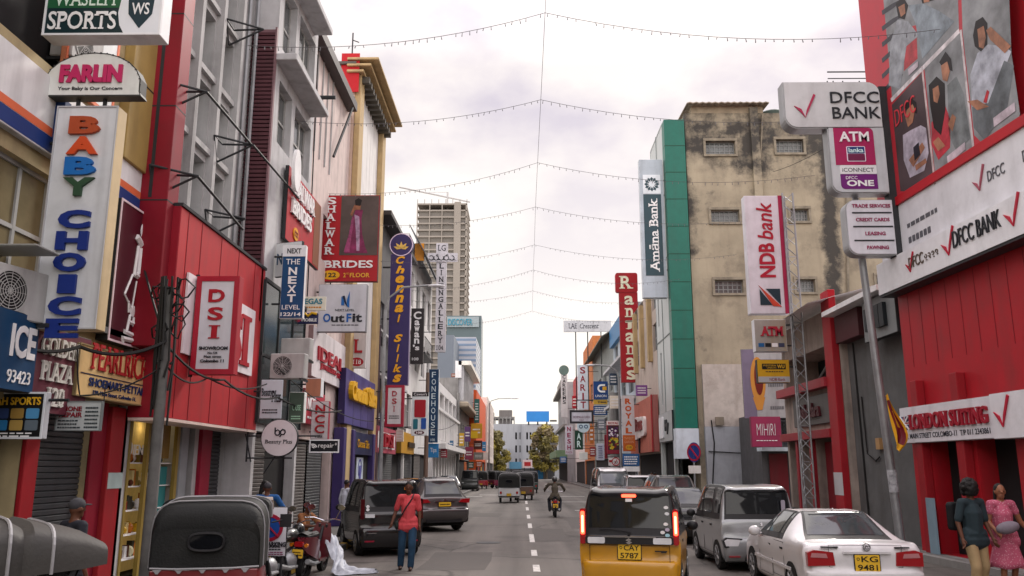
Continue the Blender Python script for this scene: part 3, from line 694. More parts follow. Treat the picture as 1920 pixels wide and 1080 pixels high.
# hanging shoe sign
frd, wd, hd = facing(363, 518, 444, 702, 14.9)
b = board('hanging_sign', 'red framed white sign with three stacked red serif letters in front of the red box', 'hanging sign', frd, wd, hd, 0.22, P('#A7A9AF', .4, .2), P('#A51E2E', .35), 0.095, P('#A31A30', .35), brackets=[((-5.95, 15.0, frd.translation.z + hd - .15), (frd.translation.x, 15.0, frd.translation.z + hd - .15), .025), ((-5.93, 15.0, 3.6), (-5.93, 15.0, frd.translation.z + hd + .05), .04), ((-5.93, 15.0, frd.translation.z + .15), (frd.translation.x, 15.0, frd.translation.z + .15), .025)])
text_part(b, frd, PL('#A01828'), [T('D', wd * .30, hd * .73, wd * .38, hd * .135, serif=True, off=.03), T('S', wd * .31, hd * .545, wd * .36, hd * .135, serif=True, off=.03), T('I', wd * .36, hd * .36, wd * .26, hd * .135, serif=True, off=.03)])
text_part(b, frd, PL('#22222A'), [T('SHOWROOM', wd * .17, hd * .245, wd * .66, hd * .035, off=.03), T('No.126', wd * .38, hd * .205, wd * .22, hd * .022), T('Main street', wd * .3, hd * .165, wd * .4, hd * .026), T('Colombo 11', wd * .22, hd * .12, wd * .54, hd * .03, off=.03)])
# black steel sign brackets left on the grey wall
def tri_bracket(label, y, z, x=-6.45, L=.75, pipe=None):
 o = thing('steel_bracket', label, 'bracket', (x, y, z)); k = MB()
 k.bar((x, y - .25, z + .12), (x + L, y, z), .022).bar((x, y + .25, z + .12), (x + L, y, z), .022).bar((x, y, z - .38), (x + L, y, z), .022).bar((x, y - .25, z + .12), (x, y, z - .38), .018).bar((x, y - .25, z + .12), (x, y + .25, z + .12), .018)
 k.build('arm', STEEL, o)
 if pipe: k = MB(); k.bar((x + L, y, z), pipe, .026); k.build('tie_rod', STEEL, o)
for i, (px, py, d) in enumerate(((382, 172, 'upper'), (470, 272, 'middle'), (365, 330, 'lower'), (455, 410, 'lowest'), (490, 55, 'topmost'))):
 p = LX(px, py, -5.75); q = LX(px + 90, py + 100, -5.75)
 tri_bracket('bare black steel bracket, %s of those left on the grey concrete front' % d, p.y, p.z, pipe=(q.x, q.y, q.z) if i < 3 else None)
# -- building with the two ledges and the slatted fin
y0, y1, xx = 19.0, 22.8, -6.0
led1 = LX(610, 212, -5.5).z; led2 = LX(615, 50, -5.5).z
SH = led2 - led1
hs = [(0.35, 1.55, led1 + .55 - .13, led2 - .35), (1.85, 3.55, led1 + .55 - .13, led2 - .35), (0.35, 1.55, led1 - SH + .5, led1 - .45), (1.85, 3.55, led1 - SH + .5, led1 - .45), (.2, 3.6, 0, 2.7)]
hs += [(0.35, 1.55, led2 + .3, led2 + 1.7), (1.85, 3.55, led2 + .3, led2 + 1.7)]
o, fr = lblock('ledge_building', 'pale building with deep concrete ledges over its windows and a brown slatted fin', y0, y1, xx, led2 + 2.4, hs, PALEC, rec=.25)
for i, q in enumerate(hs):
 if i != 4: window(o, fr, q, .2, 2 if i % 2 == 0 else 3, 2, FRAMEG, GLASS2, .06)
for z in (led1, led2):
 MB(fr).box(-.1, 3.4, z - .13, z + .05, -.05, .52).build('ledge', PALEC, o, bevel=.02)
MB(fr).box(-.1, 3.8, led2 + 2.3, led2 + 2.5, -.3, .6).build('roof_edge', PALEC, o)
SLAT = mat('maroon brown slats', (0.085, 0.028, 0.036), 0.5, var=0.2)
k = MB(); z = 5.4
zt = W(505, 60, 18.9).z
while z < zt: k.box(-6.6, -6.03, 18.86, 18.95, z, z + .075); z += .105
k.build('slat_panel', SLAT, o)
k = MB(); k.box(-6.61, -6.01, 18.952, 18.985, 5.3, zt + .1); k.box(-6.025, -5.98, 18.84, 18.95, 5.3, zt + .1); k.build('slat_backing', P('#7A5A60'), o)
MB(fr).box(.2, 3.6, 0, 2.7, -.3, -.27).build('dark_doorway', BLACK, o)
# dark glazed shop front low down
DGL = mat('dark green glazing', (0.030, 0.042, 0.042), 0.10, var=0.5, scale=0.6)
zz0, zz1 = 3.0, 6.3
k = MB(fr); k.box(.0, 3.75, zz0 - .13, zz1 - .13, .005, .06); k.build('glazing', DGL, o)
k = MB(fr)
for a in (0, 1.25, 2.5, 3.72): k.box(a, a + .05, zz0 - .13, zz1 - .13, .061, .09)
k.box(0, 3.77, zz1 - .16, zz1 - .08, .061, .092).box(0, 3.77, 4.4, 4.46, .061, .088); k.build('glazing_bar', STEEL, o)
shutter(o, fr, (.25, 1.3, 0, 2.65), .12, SHUT2)
# flat red board with white letters under the upper windows
ztop = LX(540, 330, xx).z; zbot = LX(540, 462, xx).z
frw = frame((xx + .14, LX(527, 400, xx).y, zbot), (0, 1, 0)); wl = LX(592, 420, xx).y - frw.translation.y; hl = ztop - zbot + .15
b = board('wall_sign', 'flat red bridal wear board with slanting white letters on the ledge building', 'shop sign', frw, wl, hl, .1, P('#B0222C', .4, .15), STEEL)
text_part(b, frw, PL('#D9D6DA'), [T('SHALWAR', .2, hl * .68, wl - 1.1, hl * .24, d=.06, off=.02, serif=True), T('BRIDES', .3, hl * .40, wl - 1.5, hl * .22, d=.06, off=.02, serif=True)])
k = MB(frw); k.disc(wl * .25, hl * .18, .22, .17, .002, .03); k.build('yellow_disc', PL('#D99A1E'), b)
text_part(b, frw, PL('#7A1A1A'), [T('122', wl * .25 - .15, hl * .18 - .07, .3, .14, .031, .01, off=.02)])
k = MB(frw); k.box(wl - .75, wl - .04, .04, hl - .04, .002, .008); k.build('photo_strip', P('#7E4A2E'), b)
k = MB(); p = LX(562, 325, -5.6); k.M = frame((-5.62, p.y - .2, p.z), (0, 1, 0)); k.disc(0, 0, .3, .55, -.05, .03)
tag(k.build('oval_sign', P('#C9CBCB', .3, .1)), 'plain white oval disc standing above the flat red bridal board', 'sign')
# -- pink fronted building
y0, y1, xx = 22.9, 29.4, -6.35
ztp = LX(598, 90, xx).z
o, fr = lblock('pink_building', 'narrow pinkish white front squeezed between the ledge building and the corniced one', y0, y1, xx, ztp, [(.3, 5.5, 0, 2.7), (.5, 2.4, 8.4, 9.9), (3, 5, 8.4, 9.9)], PINKW)
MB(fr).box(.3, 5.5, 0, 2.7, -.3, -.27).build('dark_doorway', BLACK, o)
window(o, fr, (.5, 2.4, 8.4, 9.9), .2, 2, 2, FRAMED, GLASS2); window(o, fr, (3, 5, 8.4, 9.9), .2, 2, 2, FRAMED, GLASS2)
shutter(o, fr, (.4, 2.6, 0, 2.65), .1, SHUT2); shutter(o, fr, (2.8, 4.6, 0, 2.65), .1, SHUT)
k = MB(fr)
for a in (.6, 1.3, 2.0, 2.7, 3.4): k.box(a, a + .03, ztp - 3.6, ztp - .3, .002, .05)
k.build('hoarding_rib', GREYC, o)
MB(fr).box(0, 5.9, ztp - .28, ztp + .05, .0, .35).build('roof_edge', P('#4A4344'), o)
k = MB(fr); k.bar((3.6, ztp - 2.9, .1), (5.3, ztp - .4, .3), .05).bar((.1, ztp - 2.4, .9), (.1, ztp - 2.4, .02), .06); k.build('steel_strut', STEEL, o)
k = MB(fr); k.path([(1.0, 3.5, .05), (1.3, 7, .06), (1.1, ztp - .5, .05)], .02).path([(4.1, 4, .05), (3.8, 7, .06), (4.4, 8.3, .05), (4.2, 9.6, .06)], .025); k.build('cable', CABLE, o)
# -- corniced building
y0, y1, xx = 29.5, 35.4, -6.25
ztp = LX(660, 100, xx).z
o, fr = lblock('corniced_building', 'tall white building with beige piers and a heavy stepped cornice', y0, y1, xx, ztp, [(.9, 5.1, 0, 2.8)], WHITEW)
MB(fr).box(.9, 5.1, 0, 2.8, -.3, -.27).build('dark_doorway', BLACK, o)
for a in (0, 5.2): MB(fr).box(a - .05, a + .72, 0, ztp - .35 - .13, .003, .22).build('pier', BEIGE, o, bevel=.02)
k = MB(); k.box(-16, xx - .001, 29.42, 29.49, 3, ztp - .4); k.build('side_wall', mat('peach render', (0.60, 0.45, 0.36), .8, var=.1, streak=.3), o)
k = MB(fr)
for i, (z, e) in enumerate(((ztp - .45, .35), (ztp - .2, .62), (ztp + .05, .9))): k.box(-.3, 6.2, z - .13, z + .1 - .13, -.3, e)
k.build('cornice', BEIGE, o, bevel=.02)
for i in range(12): MB(fr).box(.1 + i * .48, .3 + i * .48, ztp - .84, ztp - .6, .004, .5).build('cornice_bracket', P('#4A463E'), o)
k = MB(); k.box(-16, -6.2, 29.2, 36, ztp - .12, ztp - .02); k.build('roof_slab', P('#55504A'), o)
k = MB(); p = W(662, 62, 30); k.bar((p.x, 30, ztp - .1), (p.x, 30, p.z), .03); k.bar((p.x, 30, p.z - .3), (p.x + .25, 30, p.z - .4), .02); k.build('lightning_rod', STEEL, o)
k = MB(); a, b_ = W(641, 100, 29.3), W(672, 172, 29.3); k.box(a.x, b_.x, 29.3, 29.34, b_.z, a.z)
tag(k.build('banner', PL('#B5101C', .55)), 'plain bright red banner hung at the top of the corniced building', 'banner')
# ================================================================ HANGING SIGNS OF THE LEFT SIDE
def hang(label, px0, py0, px1, py1, Y, face, t=.18, border=None, bmat=None, edge=None, name='hanging_sign', cat='hanging sign', arm=True, wall=-6.2, group=None, corner=0):
 fr, w_, h_ = facing(px0, py0, px1, py1, Y)
 x0, z = fr.translation.x, fr.translation.z; br = None
 if arm:
  xa = x0 if wall < 0 else x0 + w_
  br = [((wall, Y + t / 2, z + h_ * f), (xa, Y + t / 2, z + h_ * f), .025) for f in (.2, .85)] if h_ > .9 else [((wall, Y + t / 2, z + h_ * .7), (xa, Y + t / 2, z + h_ * .7), .022)]
 b = board(name, label, cat, fr, w_, h_, t, face, edge, border, bmat, group, corner, br)
 return b, fr, w_, h_
INK = PL('#20222A'); WT = PL('#DCDDE0')
# bridal sign with the figure in a sari
b, fr, w_, h_ = hang('red bridal sign with white letters beside a portrait of a woman in a magenta sari', 599, 366, 710, 528, 26.5, P('#A81A24', .4, .15), edge=P('#4A1418'), wall=-6.3)
MB(fr).box(w_ * .345, w_ - .03, h_ * .30, h_ - .03, .001, .008).build('portrait_ground', mat('dim portrait backdrop', (0.085, 0.062, 0.055), .5, var=.35, scale=1.3), b)
gx, gy, gw, gh = w_ * .36, h_ * .31, w_ * .6, h_ * .66
def fig(pts, m, c, nm='sari'):
 h = m.name.split()[-1]; m = mat('print ' + h, srgb(h), .5, var=.5, scale=5)
 MB(fr).prism([(gx + gw * x, gy + gh * y) for x, y in pts], c, c + .004).build(nm, m, b)
fig([(.12, .02), (.78, .02), (.70, .12), (.60, .35), (.56, .62), (.60, .78), (.40, .80), (.28, .60), (.24, .35), (.18, .15)], PL('#7A2750'), .009)
fig([(.46, .06), (.54, .06), (.53, .4), (.5, .66), (.36, .7), (.42, .4)], PL('#A98CA6'), .014)
fig([(.10, .04), (.26, .04), (.30, .3), (.36, .62), (.30, .66), (.22, .34)], PL('#93406A'), .014)
fig([(.36, .78), (.52, .78), (.54, .86), (.46, .92), (.34, .86), (.24, .70), (.30, .66)], PL('#8A5A42'), .014, 'skin')
fig([(.38, .86), (.52, .85), (.56, .95), (.46, .99), (.36, .95)], PL('#1A1210'), .019, 'hair')
text_part(b, fr, WT, [ST('SHALWAR', w_ * .09, h_ * .31, w_ * .17, h_ * .665, .004, .02, serif=True, off=.02), T('BRIDES', w_ * .08, h_ * .155, w_ * .84, h_ * .085, .004, .02, serif=True, off=.02)])
MB(fr).disc(w_ * .22, h_ * .075, w_ * .15, h_ * .052, .002, .01).build('yellow_oval', PL('#E0A81E'), b)
text_part(b, fr, INK, [T('122', w_ * .13, h_ * .05, w_ * .18, h_ * .05, .011, .006, off=.02)])
text_part(b, fr, PL('#E0A83A'), [T('2', w_ * .43, h_ * .048, w_ * .04, h_ * .05, off=.02), T('ND', w_ * .475, h_ * .08, w_ * .05, h_ * .02), T('FLOOR', w_ * .54, h_ * .048, w_ * .33, h_ * .05, off=.02)])
# blue vertical sign
b, fr, w_, h_ = hang('narrow blue vertical sign under a white cap, white letters stacked', 527, 460, 571, 597, 19.4, P('#12436F', .35, .15), edge=P('#C7CACD'), wall=-5.9, t=.14)
MB(fr).box(.0, w_, h_ * .845, h_, .001, .012).build('white_cap', P('#B9BBBD'), b)
text_part(b, fr, INK, [T('NEXT', w_ * .2, h_ * .885, w_ * .6, h_ * .07, .013, .006, off=.02)])
text_part(b, fr, WT, [T('THE', w_ * .17, h_ * .735, w_ * .6, h_ * .075, off=.0), ST('NEXT', w_ * .3, h_ * .22, w_ * .36, h_ * .475, off=.03, gap=.2), T('LEVEL', w_ * .1, h_ * .12, w_ * .76, h_ * .06), T('122/14', w_ * .06, h_ * .03, w_ * .85, h_ * .05, off=.02)])
# tilted pale board behind it
p = W(514, 520, 19.8); fr = rz(frame(p, (1, 0, 0)), -20); w_ = h_ = .8
b = board('wall_sign', 'small pale board set at an angle behind the narrow blue sign', 'sign', fr, .75, .85, .1, P('#A9ABAC'), STEEL)
text_part(b, fr, PL('#33506A'), [T('NEXT', .06, .3, .6, .28, off=.02)])
# outfit sign
b, fr, w_, h_ = hang('wide grey outfit shop sign with a blue folded letter emblem', 596, 533, 687, 622, 25.2, P('#A3A5AB', .4, .25), edge=P('#76787C'), wall=-6.3, t=.25)
k = MB(fr); a, c = w_ * .56, h_ * .66
k.prism([(a - .12, c - .16), (a - .03, c - .16), (a - .03, c + .02), (a - .12, c + .12)], .004, .02).prism([(a + .05, c + .02), (a + .13, c + .28), (a + .13, c - .24), (a + .05, c - .18)], .004, .02); k.build('emblem', PL('#1F62A8'), b)
k = MB(fr); k.prism([(a - .1, c + .13), (a - .02, c + .14), (a + .07, c - .2), (a + .0, c - .12)], .006, .024); k.build('emblem_fold', PL('#16243F'), b)
text_part(b, fr, INK, [T('NEXT LEVEL', w_ * .36, h_ * .43, w_ * .4, h_ * .045), LN(w_ * .3, h_ * .12, w_ * .55, h_ * .04, 1)])
text_part(b, fr, PL('#1D5BA6'), [T('O', w_ * .12, h_ * .20, w_ * .15, h_ * .18, off=.03), T('F', w_ * .6, h_ * .20, w_ * .1, h_ * .18, off=.03)])
text_part(b, fr, INK, [T('ut', w_ * .28, h_ * .20, w_ * .28, h_ * .15, off=.03), T('it', w_ * .72, h_ * .20, w_ * .2, h_ * .18, off=.03)])
b, fr, w_, h_ = hang('thin teal edged banner with a partly hidden word beside the outfit sign', 556, 556, 611, 582, 23.6, P('#B9B6A8'), wall=-6.0, t=.05, arm=True)
text_part(b, fr, PL('#2E7C8E'), [T('VEGAS', w_ * .08, h_ * .45, w_ * .8, h_ * .4, serif=True, off=.02)])
text_part(b, fr, PL('#C98A3A'), [LN(w_ * .2, h_ * .1, w_ * .65, h_ * .25, 1)])
b, fr, w_, h_ = hang('small white and navy mobile phone shop sign with a yellow swirl', 549, 587, 596, 607, 22.0, P('#2A2F58'), wall=-5.9, t=.07)
text_part(b, fr, WT, [T('MOBILE', w_ * .36, h_ * .2, w_ * .6, h_ * .3, off=.03)])
k = MB(fr); k.path([(w_ * .35, h_ * .75, .02), (w_ * .5, h_ * .95, .02), (w_ * .6, h_ * .7, .02), (w_ * .75, h_ * 1.0, .02), (w_ * .95, h_ * .9, .02)], .035); k.build('swirl', PL('#D6A91E'), b)
k = MB(fr); k.disc(w_ * .16, h_ * .4, .12, .08, .003, .012); k.build('red_oval', PL('#A03048'), b)
# grey sign with red letter
b, fr, w_, h_ = hang('slim grey sign with one red letter over a red oval number', 656, 623, 686, 690, 30.0, P('#A7A4A3', .5, .3), wall=-6.25, t=.2)
text_part(b, fr, PL('#A3202C'), [T('L', w_ * .22, h_ * .42, w_ * .56, h_ * .38, .004, .03, serif=True, off=.02)])
MB(fr).disc(w_ * .46, h_ * .17, w_ * .42, h_ * .12, .002, .008).build('red_oval', PL('#A3202C'), b)
text_part(b, fr, WT, [T('118', w_ * .22, h_ * .11, w_ * .5, h_ * .12, .009, .006, serif=True)])
# flat fascias further along
fr, w_, h_ = along(585, 646, 655, 705, -6.2); w_ = LX(648, 740, -6.2).y - fr.translation.y
b = board('shop_sign', 'white jewellery fascia with tall red letters next to the purple shop', 'shop sign', fr, w_, h_ + .75, .25, P('#B7B3B5', .4, .3), P('#8C7474'))
text_part(b, fr, PL('#A52232'), [T('IDEAL', w_ * .12, h_ * .72, w_ * .74, h_ * .55, .004, .05, off=.02), T('JEWELLERS', w_ * .2, h_ * .38, w_ * .45, .22, .004, .03, off=.03, serif=True), T('HOUSE', w_ * .68, h_ * .38, w_ * .26, .18, .004, .03, off=.03)])
fr = frame((-6.15, LX(572, 760, -6.15).y, 3.25), (0, 1, 0))
b = board('shop_sign', 'red fascia with three white letters below the jewellery fascia', 'shop sign', fr, 2.4, 1.0, .2, P('#B02C40', .35, .2), P('#8C2A36'))
text_part(b, fr, WT, [T('NCC', .25, .38, .95, .45, off=.03), LN(.3, .12, 1.5, .15, 1)])
b, fr, w_, h_ = hang('white and red vertical sign with three stacked red letters near the round disc sign', 583, 752, 616, 824, 24.8, P('#A9A6A8', .4, .3), .2, edge=P('#9C2A3E'), wall=-6.2)
text_part(b, fr, PL('#A31A24'), [ST('NCC', w_ * .24, h_ * .16, w_ * .55, h_ * .74, .004, .03, off=.02, gap=.16)])
text_part(b, fr, INK, [T('122', w_ * .3, h_ * .05, w_ * .4, h_ * .06)])
b, fr, w_, h_ = hang('square green and grey shop box sign between the disc sign and the red fascia', 541, 735, 570, 793, 19.8, P('#4B5C50', .4, .3), .22, edge=P('#B9BDBA'), wall=-5.9)
text_part(b, fr, PL('#8FB59C'), [T('C USE', w_ * .25, h_ * .4, w_ * .55, h_ * .18), LN(w_ * .2, h_ * .1, w_ * .6, h_ * .15, 2)])
b, fr, w_, h_ = hang('salmon box light fixed under the jewellery fascia', 573, 709, 602, 744, 22.2, P('#C98468', .4, .2), .3, edge=P('#B9BDC2'), wall=-6.0)
# cloth banner with handwritten print
b, fr, w_, h_ = hang('grey cloth banner with black script, strung on black poles', 488, 712, 529, 785, 18.8, P('#9FA7AD', .8, .35), .03, wall=-6.3)
text_part(b, fr, INK, [T('Beauty', w_ * .05, h_ * .52, w_ * .5, h_ * .26, serif=True), T('Plus', w_ * .52, h_ * .42, w_ * .42, h_ * .3, serif=True), LN(w_ * .12, h_ * .12, w_ * .7, h_ * .14, 2)])
# round disc sign
fr, w_, h_ = facing(489, 785, 558, 857, 18.6)
b = thing('round_sign', 'round white disc sign with a black looped monogram on a black frame', 'hanging sign', fr @ Vector((w_ / 2, 0, 0)))
R_ = w_ / 2
MB(fr).disc(R_, h_ / 2, R_, R_, -.12, -.01, 40).build('case', STEEL, b)
MB(fr).disc(R_, h_ / 2, R_ * .965, R_ * .965, -.02, 0, 40).build('face', P('#ADA9AC', .4, .15), b)
k = MB(fr); cx, cy = R_ * 1.05, h_ * .64; s = R_ * .012 * 2
k.path([(cx - s * 12, cy + s * 11, .006), (cx - s * 12, cy - s * 2, .006), (cx - s * 9, cy - s * 6, .006), (cx - s * 4, cy - s * 6, .006), (cx, cy - s * 2, .006), (cx + s * 1, cy + s * 3, .006), (cx + s * 5, cy + s * 7, .006), (cx + s * 10, cy + s * 5, .006), (cx + s * 11, cy, .006), (cx + s * 8, cy - s * 5, .006), (cx + s * 3, cy - s * 4, .006), (cx - s * 1, cy - s * 10, .006)], s * 1.7, 6)
k.path([(cx - s * 12, cy + s * 2, .006), (cx - s * 6, cy + s * 6, .006), (cx - s * 2, cy + s * 3, .006), (cx - s * 2, cy - s * 3, .006)], s * 1.5, 6); k.build('monogram', INK, b)
text_part(b, fr, INK, [T('Beauty Plus', w_ * .12, h_ * .32, w_ * .74, h_ * .13, .003, .006, serif=True)])
k = MB(); z = fr.translation.z
for f in (-.02, h_ * .55): k.bar((-6.0, 18.66, z + f), (-4.4 if f > 0 else -5.0, 18.66, z + f), .018)
k.bar((-5.1, 18.66, z + h_ * .55), (-5.6, 18.66, z - .35), .018).bar((-6.0, 18.66, z - .1), (-6.0, 18.66, z + 1.8), .022).bar((-5.9, 18.66, z - .1), (-6.05, 18.66, z + .5), .018)
k.build('frame', STEEL, b)
# black repair sign
b, fr, w_, h_ = hang('small black rectangular repair sign with a white border and white letters', 580, 824, 636, 849, 20.6, P('#10131A', .35, .1), .06, .03, PL('#B9BBBF'), wall=-6.0)
text_part(b, fr, WT, [T('repair', w_ * .3, h_ * .28, w_ * .52, h_ * .42), T('+', w_ * .85, h_ * .55, w_ * .08, h_ * .2)])
k = MB(fr)
for r_ in (.04, .075, .11): k.ring(w_ * .11, h_ * .3, r_ + .012, r_ - .012, .003, .01, 10, 20, 110)
k.build('emblem', WT, b)
# purple shop
PUR = P('#3B2F66', .4, .25); PURD = P('#2A2150', .45, .3)
y0, y1, xx = 30.72, 37.3, -6.0
fr = frame((xx + .02, LX(648, 700, xx).y, LX(650, 795, xx).z), (0, 1, 0)); w_ = LX(702, 740, xx).y - fr.translation.y; h_ = LX(650, 690, xx).z - fr.translation.z
b = board('shop_sign', 'purple silk shop front panel with fat yellow raised letters', 'shop sign', fr, w_, h_, .24, P('#4A4380', .35, .3), PURD)
text_part(b, fr, PL('#E0AC1E'), [T('Chennai', w_ * .08, h_ * .45, w_ * .5, h_ * .35, .004, .16, off=.05), T('Silks', w_ * .62, h_ * .45, w_ * .32, h_ * .38, .004, .16, off=.05)])
k = MB(fr)
for a in (w_ * .25, w_ * .5, w_ * .75): k.box(a, a + .02, .02, h_ - .02, .001, .005)
k.build('panel_seam', PURD, b)
o = thing('purple_shop', 'purple shop front with pillars, a dark doorway and posters under the purple panel', 'shop front', (-6.1, 33, 0))
for y in (28.6, 30.2, 34.4): MB().box(-6.3, -5.95, y, y + .45, .13, 3.35).build('pillar', PUR, o, bevel=.02)
k = MB(); k.box(-6.3, -5.99, 30.66, 34.39, 2.5, 3.3); k.build('lintel', P('#16204A', .4), o)
k = MB(); k.box(-6.22, -6.16, 30.66, 34.39, .14, 2.49); k.build('doorway', BLACK, o)
k = MB(); k.M = frame((-6.15, 31.9, .9), (0, 1, 0)); k.box(0, 1.3, 0, 1.5, 0, .03); k.build('poster', P('#A9B4C0'), o)
k = MB(); k.M = frame((-6.11, 31.9, .9), (0, 1, 0)); k.ring(.6, 1.1, .34, .28, 0, .01).box(.5, .75, .1, 1.2, 0, .02); k.build('poster_print', PL('#5A5AA8'), o)
k = MB(); k.box(-6.14, -6.1, 30.8, 31.3, .8, 2.3); k.build('lit_panel', mat('orange light box', (.7, .35, .08), .5, var=.3, emit=.5, emit_col=(.9, .4, .1)), o)
text_part(o, frame((-5.985, 30.9, 2.75), (0, 1, 0)), PL('#C9951E'), [T('Chennai Silks', .3, 0, 2.4, .3)])
# tall purple vertical sign with a lotus disc
fr, w_, h_ = facing(733, 476, 765, 722, 36.0); fr = frame((W(729, 600, 36).x, 36, fr.translation.z), (1, 0, 0)); w_ = W(768, 600, 36).x - W(729, 600, 36).x
b = board('hanging_sign', 'very tall purple sign with slanting yellow letters under a lotus disc', 'hanging sign', fr, w_, h_, .3, P('#33295E', .35, .15), P('#8A7E9C', .4), brackets=[((-6.1, 36.15, fr.translation.z + h_ * f), (fr.translation.x, 36.15, fr.translation.z + h_ * f), .04) for f in (.1, .5, .9)])
text_part(b, fr, PL('#E3A41E'), [ST('Chennai Silks', w_ * .27, h_ * .02, w_ * .42, h_ * .96, .004, .03, off=.04, gap=.28, shear=.25)])
k = MB(fr); cy = h_ + .42; k.disc(w_ * .5, cy, .52, .52, -.3, .01, 32); k.build('lotus_disc', P('#33295E', .35, .1), b)
k = MB(fr); k.ring(w_ * .5, cy, .52, .485, .011, .02, 32); k.build('disc_rim', PL('#B9A9C9'), b)
k = MB(fr)
for t, L in ((0, .3), (38, .3), (-38, .3), (70, .27), (-70, .27)):
 c_, s_ = math.sin(math.radians(t)), math.cos(math.radians(t)); ox, oy = w_ * .5 + c_ * .04, cy - .2
 k.prism([(ox, oy), (ox + c_ * L * .5 + s_ * .07, oy + s_ * L * .5 - c_ * .07), (ox + c_ * L * 1.15, oy + s_ * L * 1.15), (ox + c_ * L * .5 - s_ * .07, oy + s_ * L * .5 + c_ * .07)], .012, .03)
k.build('lotus', PL('#D9B45A'), b)
b, fr, w_, h_ = hang('red framed white sign with three stacked serif letters below the tall purple sign', 722, 722, 757, 800, 35.0, P('#A9A6A8', .4, .2), .2, .11, P('#9E1E38', .4), edge=P('#9E1E38', .4), wall=-6.1)
text_part(b, fr, PL('#9C1830'), [ST('DSI', w_ * .36, h_ * .36, w_ * .26, h_ * .5, .004, .02, serif=True, off=.02, gap=.4)])
text_part(b, fr, INK, [LN(w_ * .22, h_ * .18, w_ * .54, h_ * .1, 2)])
fr = frame((-6.0, LX(706, 820, -6.0).y, LX(706, 848, -6.0).z), (0, 1, 0)); w_ = LX(742, 820, -6.0).y - fr.translation.y; h_ = LX(706, 797, -6.0).z - fr.translation.z
b = board('shop_sign', 'pink bordered white fascia with three tall red letters, low on the wall', 'shop sign', fr, w_, h_, .3, P('#C3BBBC', .4, .2), P('#A04A56'), .2, P('#B04A5C', .4))
text_part(b, fr, PL('#A31A2C'), [T('DSI', w_ * .3, h_ * .22, w_ * .5, h_ * .55, .004, .1, serif=True, off=.03)])
# dark sign, suitcase sign, linen sign, blue vertical
b, fr, w_, h_ = hang('charcoal luggage shop sign with white letters of mixed sizes', 770, 578, 794, 682, 42.0, P('#2E2A2C', .4, .25), .25, wall=-6.1)
text_part(b, fr, WT, [T('C', w_ * .2, h_ * .8, w_ * .6, h_ * .14, off=.03), ST('awan', w_ * .28, h_ * .36, w_ * .4, h_ * .42, off=.03), T("'s", w_ * .2, h_ * .24, w_ * .5, h_ * .1, off=.03), T('108', w_ * .15, h_ * .06, w_ * .5, h_ * .05)])
b, fr, w_, h_ = hang('pale blue sign picturing one red suitcase over two small ones', 772, 735, 803, 817, 38.6, P('#B6C3D0', .4, .15), .2, wall=-6.1)
k = MB(fr); k.rbox(w_ * .16, w_ * .84, h_ * .42, h_ * .82, .003, .04, .05); k.build('suitcase_picture', PL('#A01424'), b)
k = MB(fr); k.rbox(w_ * .1, w_ * .38, h_ * .15, h_ * .38, .003, .03, .04); k.build('suitcase_picture', PL('#1E6A78'), b)
k = MB(fr); k.rbox(w_ * .58, w_ * .88, h_ * .15, h_ * .4, .003, .03, .04); k.build('suitcase_picture', PL('#1C4E9C'), b)
k = MB(fr); k.disc(w_ * .48, h_ * .07, w_ * .3, h_ * .045, .003, .01); k.build('number_oval', PL('#4A1424'), b)
text_part(b, fr, WT, [T('108', w_ * .3, h_ * .045, w_ * .36, h_ * .05, .011, .005, off=.03)])
k = MB(fr); k.box(0, w_, h_ * .9, h_, .001, .01); k.build('black_band', PL('#1E1A1C'), b)
text_part(b, fr, WT, [T("Cawan's", w_ * .1, h_ * .92, w_ * .8, h_ * .06, .011, .005)])
b, fr, w_, h_ = hang('tall grey linen shop sign, black serif letters stacked under a cross piece', 817, 474, 836, 660, 48.0, P('#A5A3A8', .45, .3), .25, wall=-6.0)
text_part(b, fr, INK, [ST('LINENGALLERY', w_ * .25, h_ * .09, w_ * .5, h_ * .80, serif=True, off=.02, gap=.3), T('104', w_ * .15, h_ * .02, w_ * .65, h_ * .045, serif=True)])
k = MB(fr); k.box(-w_ * .9, w_ * 2.1, h_ * .905, h_ * .995, .002, .06).box(-w_ * .05, w_ * 1.1, h_ * .995, h_ * 1.1, -.2, .03); k.build('cross_piece', P('#A5A3A8', .45, .3), b)
k = MB(fr); put_text(k, 'LG', w_ * .1, h_ * 1.02, w_ * .8, h_ * .06, .031, .01, serif=True)
for i, x in enumerate((-.7, -.2, .3, .8, 1.35)):   # rounded script letters
 cx = w_ * (x + .18); cy = h_ * .945
 k.ring(cx, cy, .16, .11, .061, .07, 12, 200 - 60 * (i % 2), 500 - 50 * (i % 3)); k.box(cx + .06, cx + .2, cy - .13, cy - .09, .061, .07)
 if i % 2: k.ring(cx + .05, cy + .15, .07, .035, .061, .07, 8, 0, 230)
k.build('cross_lettering', INK, b)
b, fr, w_, h_ = hang('tall dark blue phone shop sign with thin white letters stacked', 803, 692, 822, 830, 50.0, P('#143A5C', .35, .2), .3, edge=P('#9FA9B0'), wall=-6.1)
text_part(b, fr, PL('#A9B8C6'), [ST('FONEHOUSE', w_ * .3, h_ * .1, w_ * .4, h_ * .86, gap=.3), T('100', w_ * .3, h_ * .02, w_ * .4, h_ * .035)])
b, fr, w_, h_ = hang('bright blue square sign hanging under the dark blue phone sign', 803, 832, 822, 858, 50.3, P('#2A7DB8', .4, .15), .2, wall=-6.1)
text_part(b, fr, WT, [T('Tips', w_ * .2, h_ * .3, w_ * .6, h_ * .4)])
fr = frame((-6.05, LX(752, 850, -6.05).y, 2.75), (0, 1, 0))
b = board('shop_sign', 'yellow box fascia with dark letters low beside the suitcase sign', 'shop sign', fr, 5.2, 1.1, .5, P('#C28F1C', .4, .2), P('#8C6A1C'))
